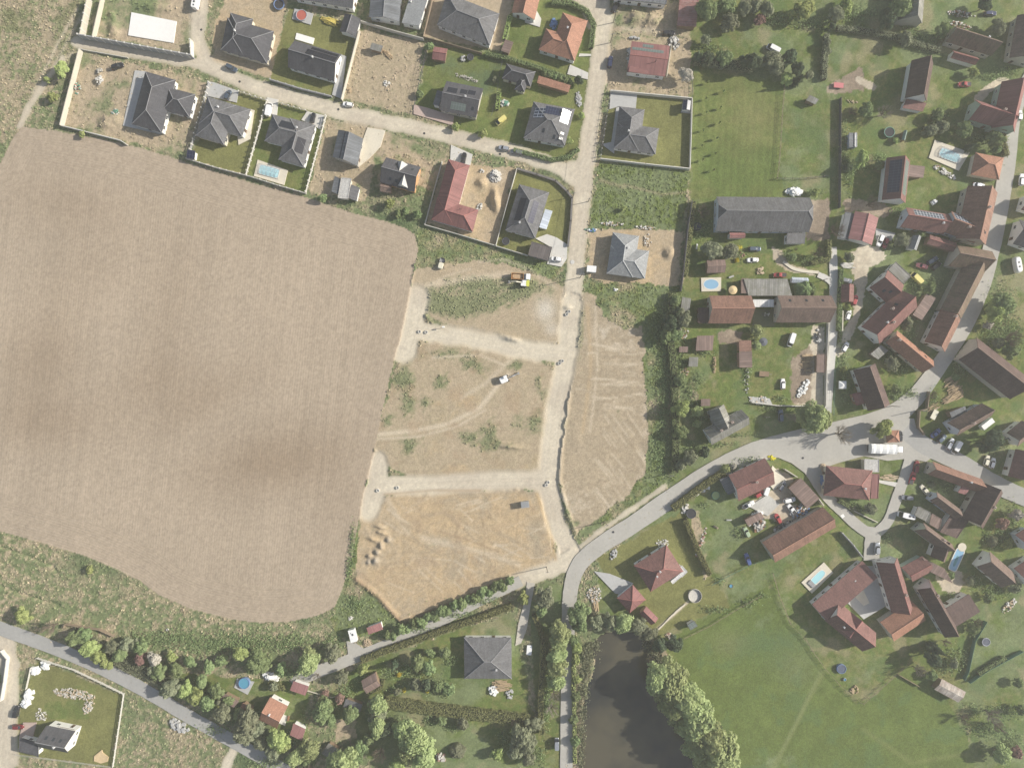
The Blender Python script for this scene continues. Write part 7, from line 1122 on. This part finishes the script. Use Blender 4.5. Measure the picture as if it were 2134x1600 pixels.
for a in [('rubble_heap','heap','pale block stack with a green bin by the sandy plot wall',159,183,8,12,0,1.1,'bk',40,.5,False,['bk','pl','gn']), ('stone_heap','heap','upper heap of pale stones on the sandy plot track',207,150,6,9,0,.8,'st',40,.5), ('stone_heap','heap','lower heap of pale stones on the sandy plot track',208,168,8,10,0,.8,'pl',40,.5), ('rubble_heap','heap','green topped block pile on the sandy plot edge',238,234,7,8,0,1.0,'st',30,.5,False,['pl','gn']), ('timber_pile','timber pile','grey board pile beside the plot hut',808,112,10,5,-45,.8,'wd',24,.5,True), ('stone_heap','heap','small white stone heap in the middle of the dry plot',805,173,7,6,0,.6,'pl',26,.45), ('pallet_stack','pallets','wooden crate stack at the lower left of the dry plot',727,187,4,5,0,.8,'wd',12,.7), ('rubble_heap','heap','white foil covered gravel heap on the red house plot',1032,366,12,13,0,1.9,'pl',110,.7), ('cement_mixer','heap','pale frame with tools among sandy heaps',1004,355,4,4,0,1.4,'pl',10,.5), ('rubble_heap','heap','bundle of white and grey sacks at the red house corner',999,430,5,9,-40,.9,'pl',24,.6,False,['pl','gy']),
  ('building_waste','heap','long strip of pallets and waste above the raw plot house',1277,466,26,4,-2,.6,'wd',50,.6,False,['wd','pl','st']), ('building_waste','heap','blue green waste bags at the street by the raw plot',1232,478,12,4,-8,.7,'bl',24,.6,False,['bl','wh','gn']), ('rubble_heap','heap','white sacks east of the rough verge',1283,603,4,3,0,.5,'wh',8,.6), ('building_waste','heap','second strip of waste along the raw plot top right',1345,474,22,4,-3,.5,'st',34,.6,False,['wd','st','pl']), ('brick_stack','brick stack','brick stacks behind the raw plot house',1350,500,9,14,0,.5,'pl',26,.6,False,['pl','tn']), ('pallet_stack','pallets','row of grey pallets above the red metal house',1322,79,12,3,0,.9,'gy',20,.7), ('junk_heap','junk','grey machinery clutter beside the rusty shed',1405,88,11,14,0,1.0,'gy',60,.8,False,['gy','pl','dk','st']), ('junk_heap','junk','white and grey containers left of the red metal house',1313,118,5,18,8,1.2,'pl',30,.9,False,['pl','gy']),
  ('junk_heap','junk','long row of white scrap in the top village garden',2005,28,30,7,-8,.8,'pl',80,.5,False,['pl','dk','rs','st']), ('junk_heap','junk','second row of stones and bins in the top garden',2000,50,26,5,-14,.7,'st',60,.5,False,['pl','st','rs']), ('stone_heap','heap','stone edging strip of the pool terrace',1970,358,26,6,-30,.6,'pl',60,.6), ('beehives','beehives','pale hives by the fence of the vegetable paddock',1777,211,13,3,-12,.5,'tn',12,.5), ('timber_pile','timber pile','weathered planks under the lime shrub near the drive',1765,553,10,5,-5,.6,'pl',18,.7,True), ('boat_cover','covered boat','white striped tarpaulin bundle behind the long farmhouse',1657,399,15,8,2,1.6,'wh',60,1.2), ('hay_bale','bale','pale bale pallet on grass above the mossy shed',1585,564,7,8,0,.6,'tn',16,.8), ('firewood_pile','firewood','rounds of firewood at the round bed near the polytunnel',1550,532,9,9,0,.4,'bk',16,.4),
  ('log_pile','log pile','large pile of cut logs in the log yard',1990,810,10,26,28,1.1,'wd',90,.62,True), ('log_pile','log pile','lower pile of cut logs in the log yard',1981,830,12,7,30,.9,'wd',50,.62,True), ('log_pile','log pile','scattered pale planks near the log yard wall',1947,848,10,8,40,.4,'wd',22,.5,True), ('junk_heap','junk','tangled white plastic sheet on the brown allotment strip',1675,810,7,22,-30,.5,'wh',60,.8), ('junk_heap','junk','plank and timber clutter on the brown allotment strip',1682,752,10,22,0,.5,'wd',46,.5,True), ('junk_heap','junk','junk beside the beam annexe allotment',1423,694,14,12,0,.7,'st',46,.6,False,['wd','st','pl','rs']), ('junk_heap','junk','rotten boards pile under the hen shed',1427,775,9,9,0,.6,'rs',34,.6,False,['wd','rs','st']), ('firewood_pile','firewood','long narrow firewood stack on the allotment lawn',1490,760,3,18,0,1.0,'wd',50,.4), ('junk_heap','junk','slabs and barrels at the allotment bottom',1585,835,22,9,-4,.5,'gy',46,.7,False,['gy','pl','tn']), ('junk_heap','junk','dark scrap and pipes beside the narrow tiled shed',1557,790,5,30,0,.6,'dk',40,.5,False,['dk','st','gy']), ('outdoor_grill','junk','motor bikes and chairs in the courtyard under the canopy',1596,654,10,6,0,.7,'dk',26,.5,False,['dk','pl']), ('junk_heap','junk','white tank and crates at the concrete lane end',1706,700,7,14,0,1.0,'gy',30,.8,False,['gy','pl','dk']),
  ('scrap_heap','scrap','mixed dark and white scrap pile in front of the long barn',1668,1066,22,12,28,1.2,'dk',120,.8,False,['dk','pl','rs','gy','bl']), ('scrap_heap','scrap','rusty scrap pile below the white sheet in the scrapyard',1580,1092,18,16,0,1.2,'rs',130,.8,False,['dk','pl','rs','st']), ('scrap_heap','scrap','dark tyres and scrap along the barn wall',1630,1098,26,6,28,.8,'dk',60,.7,False,['dk','gy']), ('scrap_heap','scrap','white metal sheet leaning on the brick red scrap hut',1580,1073,10,7,28,1.8,'wh',24,1.3), ('stone_heap','heap','stone and plank strip along the road hedge',1455,1025,28,5,35,.6,'st',90,.6,False,['st','pl','wd']), ('stone_heap','heap','white sheet lying at the hedge stones',1472,1018,9,4,30,.5,'wh',16,.8), ('junk_heap','junk','pale boards beside the black trampoline',1428,1058,6,13,-20,.6,'pl',26,.8), ('stone_heap','heap','brick path rubble along the yellowish hedge',1462,1130,4,34,-20,.4,'bk',70,.5,False,['bk','st','pl']),
  ('timber_pile','timber pile','sawn timber heap below the broad hipped house',1045,1430,16,12,0,1.2,'wd',80,.6,True), ('junk_heap','junk','white crates beside the sawn timber heap',1027,1440,9,10,-12,1.3,'wh',24,1.0), ('junk_heap','junk','grey sheets right of the sawn timber heap',1062,1447,7,10,0,.6,'gy',20,.8), ('boat_cover','covered boat','crumpled white tarp covered boat by the lane end',563,1411,19,7,-18,1.4,'wh',70,1.1), ('sand_heap','heap','pale gravel heap at the lane by the white trailer',765,1341,10,8,0,.9,'tn',120,.35), ('stone_heap','heap','white stones in the grass above the white trailer',730,1288,5,4,0,.4,'pl',16,.5), ('cube_stack','stack','upper stack of white wrapped cubes at the left lot fence',58,1449,8,10,-6,1.2,'wh',20,1.3), ('cube_stack','stack','lower stack of white wrapped cubes at the left lot fence',52,1468,8,8,-6,1.2,'wh',16,1.3), ('foil_heap','heap','upper white foil heap in the rock garden lot',93,1386,9,9,0,1.2,'wh',40,.9), ('foil_heap','heap','lower white foil heap in the rock garden lot',71,1399,9,8,0,1.2,'wh',40,.9), ('rock_garden','rockery','curved rockery of pale stones in the rock garden lot',150,1446,42,11,-8,.6,'pl',300,.42,False,['pl','st','tn','st','wd']), ('rock_garden','rockery','right arm of the rockery curving down',184,1468,10,22,-25,.6,'pl',120,.42,False,['pl','tn','st']), ('rock_garden','rockery','scattered stones left of the heart shaped lawn',84,1490,12,14,0,.4,'pl',50,.45,False,['pl','st']), ('stone_heap','heap','grey boulders on the rough ground right of the lot',372,1514,24,11,-30,.8,'gy',40,1.1), ('junk_heap','junk','pink pallet and cans beside the pinkish hut',920,1579,11,8,-10,1.1,'bk',40,.9,False,['bk','pl','st']), ('stone_heap','heap','rubble beside the pyramid garage drive',1238,1240,15,18,0,.7,'st',110,.6,False,['st','tn','pl']), ('timber_pile','timber pile','planks stack below the rubble near the pond trees',1241,1262,9,6,-85,.6,'wd',18,.7,True), ('stone_heap','heap','grey stone strip above the square red house lawn',1279,1156,6,12,-25,.6,'gy',46,.6), ('stone_heap','heap','white pebbles ring at the square red house corner',1382,1131,14,8,0,.25,'pl',60,.4), ('junk_heap','junk','brick and clay heap at the pond garden corner',1397,1326,10,6,-15,.7,'bk',40,.5,False,['bk','tn','pl']), ('stone_heap','heap','white boulder strip at the right edge lawn',2105,1262,8,20,-45,.6,'pl',40,.7,False,['pl','tn']), ('junk_heap','junk','square timber sandbox frame on the farm lawn',1781,1436,10,10,20,.4,'wd',24,.6), ('junk_heap','junk','playground frames beside the fire hall annexe',1856,996,14,8,0,.6,'tn',18,.6,True), ('container_bins','bins','row of yellow recycling bins by the fire hall',1716.5,975,4,7,0,1.5,'tn',14,1.0), ('container_bins','bins','row of blue recycling bins by the fire hall',1715,1001,4,9,0,1.5,'bl',16,1.0), ('yellow_boat','boat','bright yellow tarp mound on the road island corner',1609,953.5,8,4,-18,.8,'tn',20,.8), ('garden_table','junk','white garden table and stools on the upper village lawn',1949.5,420,5,4,0,.7,'wh',8,1.2), ('tarpaulin','tarpaulin','crumpled bright blue pool tarp beside the orange house',1154,50,7,11,-12,.6,'bl',44,.8), ('playground','playground','yellow slide and climbing frames on the lawn',688,44,16,8,-20,1.6,'tn',34,.7,True), ('climbing_frame','playground','grey climbing frame with slide near the red shed',966,121,6,6,0,1.8,'gy',16,.8), ('foil_tunnel','foil tunnel','pale green foil tunnel on the solar house lawn',1051,214,9,6,-10,1.1,'gn',34,.9,False,['pl','gn']), ('rockery_basin','rockery','grey rock basin right of the solar house lawn',1206,206,6,16,8,.5,'gy',60,.6), ('stone_heap','heap','grey stones along the curved garden bed',973,162,28,4,-18,.4,'st',50,.45)]:
    heap(*a[:13], mix=a[13] if len(a) > 13 else None)
for lab, px, py, rz, mk in [('blue white bench table set near the oval pool',1524,577,20,'gy'),('white plastic chair pair under the olive tree',1452,514,80,'wh'),('pale garden bench in the scrapyard lawn middle',1492,1098,-30,'tn'),('grey bird table left of the round tree in the scrapyard lawn',1519,1083,0,'gy'),('timber bench by the green meadow pole',1955,347,0,'wd'),('orange garden table at the small orange house',602,1496,80,'rs')]:
    t = thing('garden_bench', 'bench', lab, px, py, rz); mb = MB(); mb.box((0, 0, .45), (1.9, .55, .07)); mb.build('seat', HM[mk], t); mb = MB(); mb.box((0, .3, .75), (1.9, .06, .45)); mb.build('backrest', HM[mk], t)
    for x in (-.8, .8): mb = MB(); mb.box((x, 0, .2), (.08, .5, .44)); mb.build('leg', STEEL, t)
# bright yellow cover colours
for o in COL.objects:
    if o.get('label', '').startswith('bright yellow tarp'):
        for c in o.children: c.data.materials[0] = M('cover_yellow', (.62,.55,.03), .6, .1)
    if o.get('label', '').startswith('yellow slide'):
        for c in o.children: c.data.materials[0] = M('slide_yellow', (.55,.45,.12), .6, .2)
for o in list(COL.objects):
    if o.parent is None and o.get('category') and not o.get('kind'): o['kind'] = 'thing'
# ---------------------------------------------------------------- haze
if HAZE:
    mb = MB(); mb.box((0, 0, (H + 4 - 4) / 2 + .0), (1300, 1300, H + 4 + 4)); m = bpy.data.materials.new('haze_air'); m.use_nodes = True; nt = m.node_tree; nt.nodes.remove(nt.nodes['Principled BSDF'])
    v = nt.nodes.new('ShaderNodeVolumePrincipled'); v.inputs['Density'].default_value = HAZE; v.inputs['Color'].default_value = (.95,.94,.92,1); v.inputs['Anisotropy'].default_value = .2
    nt.links.new(v.outputs[0], nt.nodes['Material Output'].inputs['Volume']); o = mb.build('haze', m); o['kind'] = 'stuff'
